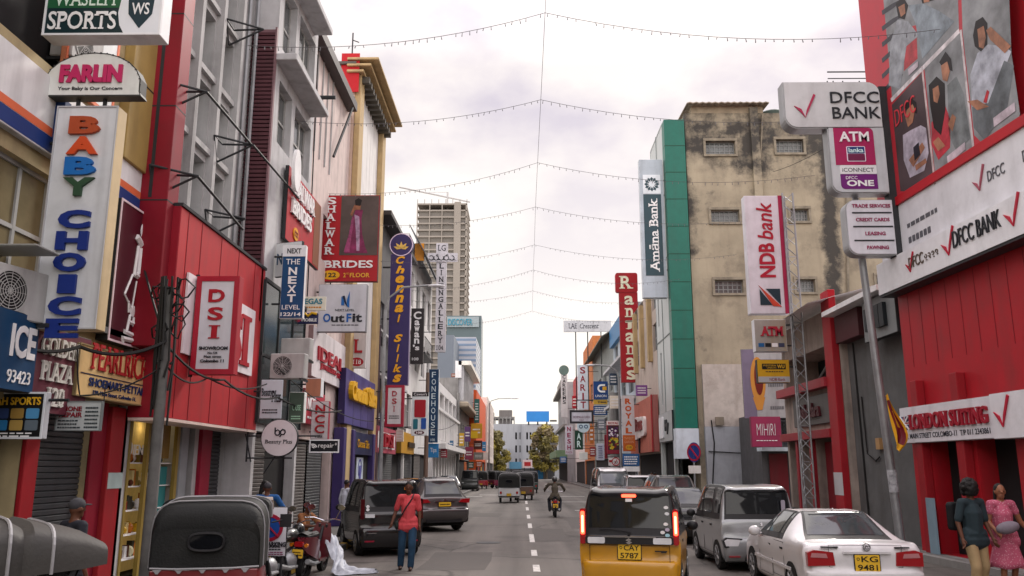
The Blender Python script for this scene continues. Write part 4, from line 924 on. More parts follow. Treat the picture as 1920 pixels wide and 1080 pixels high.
text_part(b, fr, PL('#3A2A14'), [LN(2.4, .2, 2.4, .6, 1, .004, .1)])
fr = frame((-6.1, LX(745, 800, -6.1).y, 3.7), (0, 1, 0))
b = board('shop_sign', 'faded photo board above the yellow box fascia', 'shop sign', fr, 3.2, 1.6, .2, mat('faded photo print', (.22, .2, .19), .5, var=.5, scale=2), STEEL)
# ================================================================ LEFT SIDE, FURTHER BUILDINGS
DKC = mat('sooty dark render', (0.10, 0.10, 0.105), .85, var=.2, streak=.4)
def simple_block(name, label, y0, y1, x, z1, m, rows=(), cols=0, deep=10, wm=FRAMEG, gm=GLASS, cw=.6, cat='building', rec=.15, nx=2, ground=True, right=False):
 """street block: rows = (sill, head) heights, cols windows per row"""
 o = thing(name, label, cat, (x, (y0 + y1) / 2, 0)); L = y1 - y0
 fr = frame((x, y0, .13), (0, 1, 0)) if not right else frame((x, y1, .13), (0, -1, 0))
 hs = []
 for a, b_ in rows:
  for i in range(cols):
   c = (i + .5) * L / cols; hw = L / cols * cw / 2; hs.append((c - hw, c + hw, a - .13, b_ - .13))
 n = len(hs)
 if ground: hs.append((.25, L - .25, 0, 2.7))
 k = MB(fr); wall_holes(k, L, z1 - .13, hs, rec + .05); k.M = Matrix.Identity(4); xb = x + (deep if right else -deep)
 for q in (((x, y0, .13), (xb, y0, .13), (xb, y0, z1), (x, y0, z1)), ((x, y1, .13), (xb, y1, .13), (xb, y1, z1), (x, y1, z1)), ((x, y0, z1), (xb, y0, z1), (xb, y1, z1), (x, y1, z1)), ((xb, y0, .13), (xb, y1, .13), (xb, y1, z1), (xb, y0, z1))): k.quad(*q)
 k.build('wall', m, o)
 for q in hs[:n]: window(o, fr, q, rec, nx, 2, wm, gm, .05)
 if ground:
  MB(fr).box(.25, L - .25, 0, 2.7, -rec - .04, -rec).build('dark_doorway', BLACK, o)
 return o, fr, L
z = LX(735, 445, -6.3).z
o, fr, L = simple_block('old_building', 'dark old building behind the tall purple sign', 35.6, 45, -6.3, z, DKC, ((4.4, 6.2), (7.4, 9.4)), 3)
shutter(o, fr, (1, 3.4, 0, 2.68), .1, SHUT2); shutter(o, fr, (3.8, 6.6, 0, 2.68), .1, SHUT)
MB(fr).box(-.1, L, z - .25, z - .05, -2, .6).build('roof_edge', P('#3A3636'), o)
k = MB(fr)
for i in range(3): k.box(.05, L - .05, 3.9 + i * 1.9, 4.0 + i * 1.9, .002, .25)
k.build('ledge', PALEC, o)
z = LX(800, 505, -6.2).z
o, fr, L = simple_block('white_building', 'white building with a sloping grey awning behind the charcoal luggage sign', 45.1, 57.5, -6.2, z, WHITEW, ((4.2, 6.0), (7.6, 9.6), (11, 13)), 4, gm=GLASS2)
k = MB(fr); k.add([(0, z - 1.2, .9), (L, z - 1.2, .9), (L, z + .4, 0), (0, z + .4, 0), (0, z - 1.3, .9), (L, z - 1.3, .9), (L, z + .3, 0), (0, z + .3, 0)], [(0, 1, 2, 3), (4, 7, 6, 5), (0, 4, 5, 1), (2, 6, 7, 3), (0, 3, 7, 4), (1, 5, 6, 2)]); k.build('sloping_awning', P('#55585C'), o)
shutter(o, fr, (1, 4, 0, 2.68), .1, SHUT); shutter(o, fr, (5, 8, 0, 2.68), .1, SHUT2)
k = MB(fr); k.box(2, 6.5, 8.2, 8.3, .002, .8)
for i in range(10): k.bar((2.1 + i * .48, 8.3, .76), (2.1 + i * .48, 9.2, .76), .015)
k.bar((2, 9.2, .76), (6.5, 9.2, .76), .02); k.build('balcony', STEEL, o)
fr, w_, h_ = facing(784, 456, 802, 489, 46.0); fr = frame((-6.0, 46, fr.translation.z), (1, 0, 0))
b = board('hanging_sign', 'plain orange yellow square panel high beside the linen shop sign', 'hanging sign', fr, w_, h_, .12, P('#D98F22', .45, .15), STEEL)
# white colonnaded building
y0 = LX(812, 800, -6.1).y; y1 = LX(856, 800, -6.1).y; z = LX(820, 712, -6.1).z
o = thing('colonnade_building', 'long white building with tall fluted columns and a row of attic openings', 'building', (-6.1, (y0 + y1) / 2, 0)); L = y1 - y0
fr = frame((-6.1, y0, .13), (0, 1, 0)); n = 9
hs = [(.4 + i * (L - .8) / 5, .4 + (i + .86) * (L - .8) / 5, z - 2.1, z - .8) for i in range(5)] + [(.5 + i * (L - 1) / n, .5 + (i + .62) * (L - 1) / n, 0, 3.0) for i in range(n)]
k = MB(fr); wall_holes(k, L, z - .13, hs, .7); k.M = Matrix.Identity(4)
k.quad((-6.1, y0, .13), (-18, y0, .13), (-18, y0, z), (-6.1, y0, z)).quad((-6.1, y0, z), (-18, y0, z), (-18, y1, z), (-6.1, y1, z)).quad((-6.1, y1, .13), (-18, y1, .13), (-18, y1, z), (-6.1, y1, z)).build('wall', WHITEW, o)
k = MB(fr); k.box(0, L, 0, z - .3, -.8, -.75); k.build('dark_back', BLACK, o)
for i in range(14): a = .2 + i * (L - .4) / 14; MB(fr).box(a, a + .32, 3.9, z - 2.4, .002, .25).build('column', WHITEW, o)
MB(fr).box(0, L, 3.2, 3.55, .002, .9).build('ledge', WHITEW, o); MB(fr).box(0, L, z - 2.4, z - 2.2, .002, .35).build('cornice', WHITEW, o)
# beige balcony building
y0b = y1 + .1; y1b = LX(880, 800, -6.0).y; z = LX(862, 712, -6.0).z
o, fr, L = simple_block('balcony_building', 'beige building with tall fins over a curved ledge, beyond the white columns', y0b, y1b, -6.0, z, CONC, ((4.3, 6.4),), 6)
k = MB(fr)
for i in range(12): a = .3 + i * L / 12; k.box(a, a + .3, 8.2, 11.6, .002, .5)
k.build('fin', PALEC, o)
MB(fr).box(0, L, 7.6, 8.1, .002, 1.0).build('ledge', P('#A89C88'), o, bevel=.1)
MB(fr).box(0, L, 11.6, 12.0, .002, 1.2).build('roof_edge', P('#C7BDB4'), o)
MB(fr).box(0, L * .4, 12.0, z - .13, -.3, .3).build('parapet', P('#CFC9C6'), o)
# orange front
y0c = y1b + .1; y1c = y0c + 26; z = LX(872, 706, -5.6).z
o, fr, L = simple_block('orange_building', 'vivid orange windowless front standing above the white colonnade', y0c, y1c, -5.2, z, mat('orange cladding', (0.62, 0.10, 0.022), .6, var=.08, streak=.15), deep=14)
k = MB()
for i in range(6): k.box(-19, -5.2, y0c - .05, y0c - .01, z * (.3 + .11 * i), z * (.3 + .11 * i) + .08)
k.build('cladding_joint', PL('#D97A52'), o)
# pale building with small paired windows at the end of the row
y0d = y1c + .1; z = LX(893, 715, -5.6).z
o, fr, L = simple_block('pale_building', 'pale tall building with small paired windows beyond the orange front', y0d, y0d + 30, -5.0, z * .97, mat('pale peach render', (.68, .60, .55), .8, var=.05), tuple((z * f, z * f + 1.6) for f in (.3, .45, .6, .75, .86)), 5, cw=.3)
# coloured far signs of the left side
for (px0, py0, px1, py1, Y, c, lab) in ((883, 794, 904, 822, 88, '#C9951E', 'far yellow box sign in front of the orange front'),
 (889, 748, 899, 793, 95, '#2E6660', 'narrow dark teal sign with pale letters above the far yellow box sign'),
 (888, 826, 904, 842, 90, '#5A2A22', 'small dark red sign under the far yellow box sign'),
 (904, 828, 911, 846, 96, '#3A8CC0', 'tiny sky blue sign at the end of the left row'),
 (872, 838, 887, 862, 82, '#8E3550', 'magenta sign low on the beige building'),
 (871, 800, 882, 828, 80, '#5A3A6A', 'small purple sign beside the beige ledge'),
 (862, 845, 870, 862, 78, '#B8662A', 'small orange sign by the white colonnade end'),
 (888, 848, 906, 862, 92, '#8D8A82', 'grey square sign under the dark red one'),
 (905, 848, 916, 862, 100, '#B9B5AE', 'small white sign at the far pavement corner'),
 (846, 700, 857, 707, 84, '#8E5A4A', 'low brown strip sign on the roof of the beige building')):
 b, fr, w_, h_ = hang(lab, px0, py0, px1, py1, Y, P(c, .45, .15), .2, wall=-5.6)
 if c == '#C9951E': MB(fr).box(.0, w_ * .6, .02, h_ * .45, .001, .1).build('bright_panel', PL('#E3B91E'), b)
 if c == '#2E6660': text_part(b, fr, PL('#B9C9C0'), [LN(w_ * .2, h_ * .1, w_ * .6, h_ * .75, 7)])
 else: text_part(b, fr, PL('#C9C2BC'), [LN(w_ * .15, h_ * .3, w_ * .7, h_ * .4, 2, seed=px0)])
for (y, z0, z1, c) in ((y0b + 2, .2, 2.6, '#B85A1E'), (y0c + 3, .2, 2.8, '#8E2A22'), (y0c + 10, .2, 2.7, '#C08A2A')):
 k = MB(); k.box(-5.5 if y < y0c else -5.15, -5.1 if y > y0c else -5.45, y, y + 3.2, z0, z1)
 tag(k.build('hoarding', P(c)), {'#B85A1E': 'orange shop panel', '#8E2A22': 'dark red shop panel', '#C08A2A': 'mustard shop panel'}[c] + ' at pavement level in the far left row', 'shop panel')
# -- towers behind
def tower_grid(label, px0, px1, py0, Y, depth):
 a, b_, zt = W(px0, 500, Y).x, W(px1, 500, Y).x, W((px0 + px1) / 2, py0, Y).z
 o = thing('tower_block', label, 'tower', ((a + b_) / 2, Y, 0)); n = int(zt / 3.5); core = mat('grey tower core', (.20, .185, .165), .8, var=.2, scale=.05)
 MB().box(a + .8, b_ - .8, Y + .8, Y + depth - .8, 0, zt - 3).build('core', core, o)
 slab = mat('bare tower slabs', (.33, .30, .262), .85, var=.1, scale=.03)
 k = MB()
 for i in range(n + 1): z = zt * i / n; k.box(a, b_, Y, Y + depth, z - .55, z + .25)
 k.build('floor_slab', slab, o)
 k = MB(); m = 4
 for i in range(m + 1):
  x = a + (b_ - a) * i / m; k.box(x - .25, x + .25, Y + .02, Y + .6, 0, zt)
  if i < 4: k.box(b_ - .6, b_ - .02, Y + depth * i / 4, Y + depth * i / 4 + .7, 0, zt)
 k.build('column', slab, o)
 k = MB(); k.box(b_ - (b_ - a) * .25, b_ - (b_ - a) * .12, Y - .2, Y + 1, 0, zt + 1); k.build('stair_core', slab, o)
 k = MB(); c = (a + b_) / 2 + 2
 k.bar((c, Y + 8, zt - 2), (c, Y + 8, zt + 9), .5).bar((c - 26, Y + 8, zt + 12), (c + 12, Y + 8, zt + 3.5), .45).bar((c, Y + 8, zt + 9), (c - 14, Y + 8, zt + 9), .12)
 k.build('crane', mat('pale crane', (.5, .5, .5), .6), o)
 k = MB()
 for i in range(8): x = a + (b_ - a) * i / 7; k.bar((x, Y + .3, zt), (x, Y + .3, zt + 2.5), .15)
 k.build('rebar', core, o)
 return o
tower_grid('unfinished concrete tower block with a crane on its roof, far behind the tall purple sign', 780, 874, 382, 420, 30)
def far_slab(name, label, px0, px1, py0, Y, depth, m, bands=0, bm=None):
 a, b_, zt = W(px0, 700, Y).x, W(px1, 700, Y).x, W((px0 + px1) / 2, py0, Y).z
 o = thing(name, label, 'tower', ((a + b_) / 2, Y, 0)); MB().box(a, b_, Y, Y + depth, 0, zt).build('wall', m, o)
 if bands:
  k = MB()
  for i in range(bands): z = zt * (i + .5) / bands; k.box(a - .06, b_ + .06, Y - .06, Y + depth, z - zt / bands * .22, z + zt / bands * .22)
  k.build('window_band', bm, o)
 return o
far_slab('office_tower', 'blue grey glass office tower with pale bands behind the blue phone sign', 845, 892, 632, 260, 30, mat('pale office wall', (.40, .42, .47), .5, var=.08, scale=.05), 26, mat('blue office glass', (.16, .23, .34), .2, var=.2, scale=.05))
o = far_slab('hotel_tower', 'dark teal slab tower with a light lettered crown behind the office tower', 836, 902, 592, 300, 12, mat('teal tower glass', (.105, .15, .165), .25, var=.15, scale=.03))
a, b_ = W(838, 600, 299).x, W(898, 600, 299).x; z = W(868, 608, 299).z
fr = frame((a, 299.6, z - .4), (1, 0, 0)); MB(fr).box(0, b_ - a, -.6, 3.2, -.02, .5).build('crown_band', mat('pale crown band', (.30, .36, .38), .4), o)
text_part(o, fr, PL('#2E8FA8'), [T('DISCOVER', .5, 0, (b_ - a) * .75, 2.4, .5, .3)])
far_slab('grey_block', 'plain grey blue block seen between the linen sign and the glass tower', 820, 850, 628, 240, 30, mat('grey blue wall', (.17, .20, .24), .6, var=.1, scale=.05))
# -- building closing the street
Y = 172; a, b_ = W(912, 830, Y).x, W(1120, 830, Y).x; zt = W(975, 795, Y).z
o = thing('end_building', 'long pale grey building closing the far end of the street', 'building', ((a + b_) / 2, Y, 0))
EW = mat('pale grey end wall', (.38, .40, .43), .8, var=.06, scale=.1, streak=.2); L = b_ - a
fr = frame((a, Y, 0), (1, 0, 0)); hs = []
for zz in (zt * .78, zt * .54, zt * .3):
 for c in (.06, .1, .26, .295, .36, .39, .42, .58, .6, .62, .8, .83): hs.append((L * c, L * c + L * .016, zz - .7, zz + .7))
k = MB(fr); wall_holes(k, L, zt, hs, .4); k.box(0, L, zt, zt + .01, -30, 0); k.build('wall', EW, o)
k = MB(fr); k.box(0, L, 0, zt, -.5, -.45); k.build('dark_back', BLACK, o)
k = MB(fr); k.box(L * .12, L * .2, 0, zt * .55, .01, 1.0); k.box(L * .3, L * .305, 0, zt, .01, .5); k.build('pilaster', EW, o)
k = MB(fr); k.box(0, L * .06, zt, zt + 2.6, -8, -3).box(L * .11, L * .23, zt, zt + 3, -8, -3); k.build('roof_house', P('#6E6A68'), o)
k = MB(fr)
for i in range(8): k.bar((L * .005 + i * L * .035, zt, -2), (L * .005 + i * L * .035, zt + 1.6, -2), .12)
k.box(0, L * .25, zt + 1.2, zt + 1.6, -9, -2.5); k.build('roof_frame', CONC, o)
p0, p1 = W(987, 790, 170), W(1030, 770, 170)
o = thing('billboard', 'plain sky blue billboard on the roof of the far grey building', 'billboard', ((p0.x + p1.x) / 2, 170, p0.z))
MB().box(p0.x, p1.x, 171.5, 171.9, p0.z, p1.z).build('panel', mat('sky blue billboard', (.03, .23, .62), .5, var=.12, scale=.3), o)
k = MB()
for f in (.1, .5, .9): x = p0.x + (p1.x - p0.x) * f; k.bar((x, 172, zt - .2), (x, 172, p0.z + .2), .15)
k.build('post', STEEL, o)
# low kiosks and boards at the crossing
for (px0, px1, py0, py1, Y, c, lab) in ((980, 998, 862, 877, 158, '#B9A8A8', 'white roadside billboard with a red print at the end of the street'),
 (955, 978, 866, 879, 160, '#5E97B8', 'pale blue roadside hoarding at the end of the street'),):
 p0, p1 = W(px0, py1, Y), W(px1, py0, Y); o = thing('roadside_board', lab, 'billboard', ((p0.x + p1.x) / 2, Y, 0))
 MB().box(p0.x, p1.x, Y, Y + .2, p0.z, p1.z).build('panel', P(c), o)
 if c == '#B9A8A8': MB().box(p0.x + .3, p1.x - .3, Y - .03, Y - .01, p0.z + .3, p1.z - .4).build('red_print', PL('#B22A2E'), o)
 k = MB(); k.bar((p0.x + .3, Y + .1, 0), (p0.x + .3, Y + .1, p0.z), .1).bar((p1.x - .3, Y + .1, 0), (p1.x - .3, Y + .1, p0.z), .1); k.build('post', STEEL, o)
k = MB(); p0, p1 = W(930, 895, 165), W(1040, 878, 165); k.box(p0.x, p1.x, 165, 165.4, 0, p1.z)
tag(k.build('boundary_wall', DKC), 'dark low wall under the trees at the end of the street', 'wall')
k = MB(); p0, p1 = W(1009, 899, 164), W(1018, 872, 164); k.box(p0.x, p1.x, 163.5, 164.5, 0, p1.z)
tag(k.build('gate_post', P('#2E78A8')), 'blue gate pillar in the low wall at the end of the street', 'gate pillar')
# -- the two trees
def leafmat(name, c): return mat(name, c, .6, var=.35, scale=.5)
LF = [leafmat('yellowish green leaves', (.30, .25, .05)), leafmat('dull olive leaves', (.17, .15, .055)), leafmat('dry brown leaves', (.22, .175, .10))]  # leaf colours, dealt out evenly over the crown clumps
BARK = mat('bark', (.10, .08, .06), .9, var=.3)
def tree(label, px0, px1, py0, py1, Y, mats, seed):
 r = random.Random(seed); p0, p1 = W(px0, py1, Y), W(px1, py0, Y); cx = (p0.x + p1.x) / 2; rw = (p1.x - p0.x) / 2; z0, z1 = p0.z, p1.z
 o = thing('street_tree', label, 'tree', (cx, Y, 0)); k = MB()
 k.path([(cx, Y, 0), (cx + .1, Y, z0 * .7), (cx, Y, z0 + 1)], [.35, .28, .2], 8)
 tips = []
 for i in range(9):
  t = 2 * math.pi * i / 9; e = Vector((cx + rw * .65 * math.cos(t), Y + rw * .6 * math.sin(t), z0 + (z1 - z0) * r.uniform(.3, .85))); k.path([(cx, Y, z0 * .8), (cx + (e.x - cx) * .5, Y + (e.y - Y) * .5, (z0 + e.z) / 2), e], [.16, .1, .04], 5); tips.append(e)
 k.build('trunk', BARK, o)
 cl = []
 for i in range(70):
  t, u = r.uniform(0, 6.283), r.random() ** .5
  hz = r.random(); wd = math.sin(math.pi * min(1, .2 + hz * .75)) ** .7
  cl.append((Vector((cx + rw * u * wd * math.cos(t), Y + rw * u * wd * math.sin(t), z0 + (z1 - z0) * hz)), r.uniform(.16, .3) * rw * 1.2))
 for j, m in enumerate(mats):
  k = MB()
  for c, s in cl[j::len(mats)]:
   for q in range(110):
    d = Vector((r.gauss(0, 1), r.gauss(0, 1), r.gauss(0, .8))); d = d.normalized() * s * (r.random() ** .45); q0 = c + d
    a = Vector((r.gauss(0, 1), r.gauss(0, 1), r.gauss(0, 1))).normalized(); b2 = a.orthogonal().normalized(); l = r.uniform(.22, .42)
    k.add([q0 - a * l, q0 + b2 * l * .5, q0 + a * l, q0 - b2 * l * .5], [(0, 1, 2, 3)])
  k.build('crown', m, o)
tree('yellow green street tree before the far grey building', 908, 952, 812, 880, 160, [LF[0], LF[1]], 1)
tree('broad brownish street tree under the sky blue billboard', 996, 1050, 804, 878, 162, [LF[1], LF[2], LF[0]], 2)
# ================================================================ RIGHT SIDE OF THE STREET
def onpl(px, py, fr):
 """where the sight line of a pixel meets a frame's plane, in that frame's own (a, b)"""
 inv = fr.inverted(); o_ = inv @ CP; d = inv.to_3x3() @ ray(px, py); t = -o_.z / d.z
 q = o_ + d * t; return q.x, q.y
def pz(pts, ox, oy, s): return [(ox + x / s, oy + y / s) for x, y in pts]
REDB = P('#AA1B27', .42, .25); REDB2 = P('#82161F', .5, .2); GREYW = CONC_D
# -- bank with the huge billboard (nearest)
DF = frame((9.32, 20.45, 0), (0.049, -1, 0))
o = thing('bank_building', 'red panelled bank building with a huge photo billboard, cut by the picture edge', 'building', (10, 17, 0))
ux = Vector((0.049, -1, 0)).normalized()
hs = [(.95, 1.75, .14, 3.25), (2.05, 2.9, .14, 3.25), (3.2, 6.5, .14, 3.2)]
hs = [(onpl(1762, 1000, DF)[0], onpl(1828, 1000, DF)[0], .14, 3.3), (onpl(1850, 1000, DF)[0], onpl(1850, 1000, DF)[0] + 1.3, .14, 3.3), (onpl(1850, 1000, DF)[0] + 1.7, onpl(1850, 1000, DF)[0] + 3.6, .14, 3.3)]
k = MB(DF); wall_holes(k, 9.5, 16.5, hs, .4)
k.quad((0, 0, 0), (0, 0, -9), (0, 16.5, -9), (0, 16.5, 0)).quad((0, 16.5, 0), (9.5, 16.5, 0), (9.5, 16.5, -9), (0, 16.5, -9)); k.build('wall', REDB, o)
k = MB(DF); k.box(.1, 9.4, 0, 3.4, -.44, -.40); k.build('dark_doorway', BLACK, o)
k = MB(DF)
for a in range(9): k.box(.45 + a * .55, .462 + a * .55, 4.35, 6.1, .0015, .006)
k.build('panel_seam', PL('#6E1420'), o)
z4 = onpl(1700, 765, DF)[1]
for a in (hs[0][0] - .3, hs[0][1] - .0, ): MB(DF).box(a, a + .28, .14, 4.0, .003, .2).build('red_pillar', P('#941A24', .45, .2), o, bevel=.012)
k = MB(DF); a = hs[0][0] - .02; k.box(a - .02, a + .35, .15, 1.35, .21, .23); k.build('pale_panel', P('#7E96A4', .5, .3), o)
k = MB(DF); k.box(-.1, 9.5, -.02, .14, .0, .55); k.build('step', CONC, o)
# billboard
bz0, bz1 = onpl(1700, 372, DF)[1], 16.4
aR = onpl(1900, 120, DF)[0]; fr = DF @ Matrix.Translation((0, 0, .28))
b = thing('photo_billboard', 'giant red bordered billboard of customers in several photo panels over the bank', 'billboard', fr @ Vector((2, bz0, 0)))
MB(fr).box(.0, aR, bz0, bz1, -.25, 0).build('panel', P('#B4303C', .42, .05), b)
S = 3
def art(nm, pts, h, c, oy=0):
 q = [onpl(x, y, fr) for x, y in pz(pts, 1440, oy, S)]
 MB(fr).prism(q, c, c + .0015).build(nm, mat('print ' + h, srgb(h), .5, var=.5, scale=2.6) if isinstance(h, str) else h, b)
GRY = mat('pale photo backdrop', (.22, .23, .24), .5, var=.55, scale=1.1); DKP = mat('dim photo backdrop', (.075, .05, .055), .5, var=.4, scale=1.0)
art('photo_ground', [(632, -200), (700, 565), (1075, 172), (1060, -300)], GRY, .001)
art('photo_ground', [(1080, -300), (1095, 180), (1160, 760), (1215, 815), (1400, 700), (1418, 640), (1370, 300), (1345, -300)], GRY, .001)
art('photo_ground', [(697, 590), (745, 1075), (800, 1078), (938, 1028), (872, 400)], DKP, .001)
art('photo_ground', [(880, 385), (945, 1020), (1160, 870), (1085, 180)], GRY, .0012)
for i in range(6): art('photo_slash', [(640, 60 + i * 90), (700, 20 + i * 85), (760, -10 + i * 85), (755, 8 + i * 85), (700, 50 + i * 85), (645, 85 + i * 90)], '#3A3A40', .003)
art('red_shape', [(775, 160), (835, 140), (842, 330), (765, 400)], '#A83A40', .003)
art('divider', [(697, 575), (690, 555), (1075, 160), (1080, 185)], '#C9C3C6', .004); art('divider', [(862, 375), (872, 370), (945, 1035), (935, 1040)], '#B9A8A8', .004); art('divider', [(1080, 170), (1090, 165), (1165, 860), (1153, 868)], '#C3BABC', .004)
def person_art(hair, face, torso, arms, shirt, skin='#9A6B52', hairc='#1B1413', arm=None):
 art('shirt', torso, shirt, .005)
 if hair: art('hair', hair, hairc, .0068)
 art('face', face, skin, .0086)
 for a_ in arms: art('arm', a_, arm or skin, .0104)
person_art([(775, 590), (800, 545), (835, 575), (840, 640), (800, 620), (780, 660)], [(782, 620), (815, 585), (830, 620), (815, 690), (790, 715), (775, 665)], [(760, 760), (800, 735), (860, 705), (890, 720), (905, 860), (880, 960), (800, 1000), (765, 900)],
           [[(795, 900), (870, 800), (885, 830), (820, 940)], [(830, 930), (890, 890), (895, 915), (835, 960)]], '#A9A3B0')
art('tablet', [(820, 830), (850, 800), (860, 870), (828, 905)], '#1C1E28', .012)
person_art([(905, 480), (950, 430), (995, 470), (1000, 620), (975, 760), (935, 720), (915, 600)], [(928, 500), (960, 480), (968, 530), (955, 580), (935, 570)], [(920, 690), (1000, 600), (1030, 680), (1025, 830), (960, 900), (925, 820)],
           [[(930, 800), (960, 770), (1000, 820), (960, 850)]], '#A8303C')
person_art([(965, 350), (1000, 290), (1030, 330), (1040, 400), (985, 380)], [(975, 370), (1010, 345), (1025, 400), (1010, 460), (985, 450)], [(1010, 480), (1060, 430), (1100, 520), (1140, 780), (1060, 850), (1020, 760)],
           [[(1015, 700), (1040, 640), (1060, 660), (1040, 740)]], '#6E7476')
person_art([(1155, 200), (1170, 120), (1210, 95), (1235, 130), (1235, 250), (1200, 290), (1165, 260)], [(1180, 165), (1215, 145), (1228, 210), (1215, 275), (1190, 265)], [(1140, 420), (1180, 300), (1240, 250), (1330, 260), (1370, 290), (1320, 420), (1240, 580), (1150, 600)],
           [[(1230, 170), (1255, 150), (1370, 260), (1335, 300), (1250, 220)], [(1125, 570), (1180, 560), (1245, 600), (1180, 620)]], '#A9ADB8')
art('trousers', [(1150, 600), (1240, 580), (1330, 340), (1385, 370), (1345, 620), (1220, 790), (1160, 720)], '#5E6468', .0052)
art('red_phone', [(1215, 575), (1235, 505), (1248, 515), (1232, 580)], '#B22A34', .012)
person_art([(720, 20), (760, -20), (790, 30), (770, 110), (735, 100)], [(735, 40), (770, 20), (775, 75), (750, 95)], [(690, 240), (730, 110), (790, 120), (850, 200), (780, 260), (745, 500), (680, 480)], [], '#8C9096')
person_art([(850, -60), (920, -80), (935, 0), (870, 20)], [(870, -40), (905, -50), (910, 10), (880, 15)], [(790, 30), (870, 20), (960, 60), (1050, 120), (930, 260), (870, 330), (830, 130)], [], '#7E8890')
for pts in ([(1270, 665), (1390, 575), (1395, 625), (1275, 715)], [(1010, 880), (1110, 800), (1115, 840), (1015, 925)], [(790, 390), (845, 345), (848, 375), (795, 425)]): art('caption_strip', pts, '#B7ABB4', .013)
for i, ch_ in enumerate('OCCC'): pass
q0, q1 = onpl(1440 + 715 / S, 650 / S, fr), onpl(1440 + 870 / S, 520 / S, fr)
fr_t = fr @ Matrix.Translation((q0[0], q0[1] - .3, .004)) @ Matrix.Rotation(math.atan2(q1[1] - q0[1], q1[0] - q0[0]), 4, 'Z')
text_part(b, fr_t, PL('#C93A44'), [T('DFCC', .0, .0, .95, .42, off=-.01)], 'photo_lettering')
# white sign board under it, with two rows
w1 = onpl(1700, 486, DF)[1]; w0 = onpl(1697, 548, DF)[1]
fr = DF @ Matrix.Translation((-.05, 0, .34))
b = thing('bank_fascia', 'long white bank fascia with dark letters and red tick marks above the red panels', 'shop sign', fr @ Vector((2, w0, 0)))
MB(fr).box(.02, 8, w1 + .02, bz0 - .22, -.3, -.06).build('upper_board', P('#B3B4B8', .42, .12), b)
MB(fr).box(0, 8, w0, w1, -.3, .1).build('lower_board', P('#B9BABD', .42, .15), b)
MB(fr).box(0, 8, w0 - .06, w0 - .002, -.3, .08).build('shadow_gap', STEEL, b)
MB(fr).box(.02, 8, bz0 - .215, bz0 - .01, -.3, .0).build('red_rule', P('#B01824', .42, .05), b)
fl = fr @ Matrix.Translation((0, 0, .1)); LT = PL('#22242A'); TK = PL('#B01C36')
def tick(k, x, y, s): k.prism([(x, y + s * .5), (x + s * .28, y + s * .36), (x + s * .42, y), (x + s * .3, y + s * .16)][::-1], .002, .03).prism([(x + s * .42, y), (x + s * .5, y + s * .35), (x + s * .8, y + s), (x + s * .88, y + s * .95)][::-1], .002, .03)
hh = w1 - w0
k = MB(fl); tick(k, onpl(1697, 500, fl)[0] + .05, w0 + .22, .45); tick(k, onpl(1770, 500, fl)[0], w0 + .2, .6); tick(k, onpl(1886, 430, fl)[0], w0 + .2, .6); k.build('tick_mark', TK, b)
a0, a1 = onpl(1790, 470, fl)[0], onpl(1879, 430, fl)[0]
text_part(b, fl, LT, [T('DFCC BANK', a0, w0 + .3, a1 - a0, .36, .002, .03, off=-.005)])
a0 = onpl(1707, 515, fl)[0]; a1 = onpl(1765, 490, fl)[0]
k = MB(fl); put_text(k, 'DFCC', a0, w0 + .3, (a1 - a0) * .48, .26, .002, .02)
for i in range(4): x = a0 + (a1 - a0) * (.56 + i * .115); k.ring(x, w0 + .42, .05, .036, .002, .02, 12, 150 + 40 * i, 470 + 30 * i); k.box(x + .01, x + .05, w0 + .32 + .02 * (i % 2), w0 + .34 + .02 * (i % 2), .002, .02)
k.build('lettering', PL('#5A4E44'), b)
fu = fr @ Matrix.Translation((0, 0, -.06))
a0, a1 = onpl(1701, 420, fu)[0], onpl(1768, 385, fu)[0]; z = onpl(1701, 425, fu)[1]
k = MB(fu); lines(k, a0, z - .1, a1 - a0, .22, 1, seed=3); lines(k, a0, z - .7, (a1 - a0) * .9, .16, 1, seed=5)
for i in range(6): k.rbox(a0 + i * .17, a0 + i * .17 + .13, z - .42, z - .27, .002, .006, .02)
k.build('fine_print', PL('#55565C'), b)
fa = onpl(1826, 355, fu); k = MB(fu); tick(k, fa[0], fa[1] - .1, .5); k.build('tick_mark', PL('#A05060'), b)
text_part(b, fu, PL('#55565C'), [T('DFCC', fa[0] + .5, fa[1] - .02, .55, .22), T('DFCC', fa[0] + 1.6, fa[1] - .02, .55, .22)])
for i in range(3):
 pass
# suit maker's board
a0, z0_ = onpl(1712, 832, DF); a1, z1_ = onpl(1880, 740, DF); z1_ = onpl(1712, 765, DF)[1]
fr = DF @ Matrix.Translation((a0, z0_, .26)); w_, h_ = a1 - a0, z1_ - z0_
b = board('shop_sign', 'white suit maker fascia with raised red letters and a union flag emblem, beside red pillars', 'shop sign', fr, w_, h_, .24, P('#B1B1B6', .42, .2), P('#8E8E92'))
text_part(b, fr, PL('#98182C'), [T('LONDON SUITING', w_ * .13, h_ * .36, w_ * .84, h_ * .42, .004, .05, off=.02, serif=True)])
text_part(b, fr, PL('#1E2130'), [T('141, MAIN STREET COLOMBO-11  T/P 011 2343861', w_ * .03, h_ * .1, w_ * .94, h_ * .16, .004, .004, off=.01)])
k = MB(fr); x, y, s, t = w_ * .005, h_ * .37, w_ * .11, h_ * .38; k.box(x, x + s, y, y + t, .002, .005); k.build('flag_ground', PL('#22305E'), b)
k = MB(fr); k.bar((x, y, .006), (x + s, y + t, .006), .025, 4).bar((x, y + t, .006), (x + s, y, .006), .025, 4).box(x, x + s, y + t * .4, y + t * .6, .007, .011).box(x + s * .4, x + s * .6, y, y + t, .007, .011); k.build('flag_white', WT, b)
k = MB(fr); k.box(x, x + s, y + t * .45, y + t * .55, .012, .015).box(x + s * .45, x + s * .55, y, y + t, .012, .015); k.build('flag_red', PL('#A01830'), b)
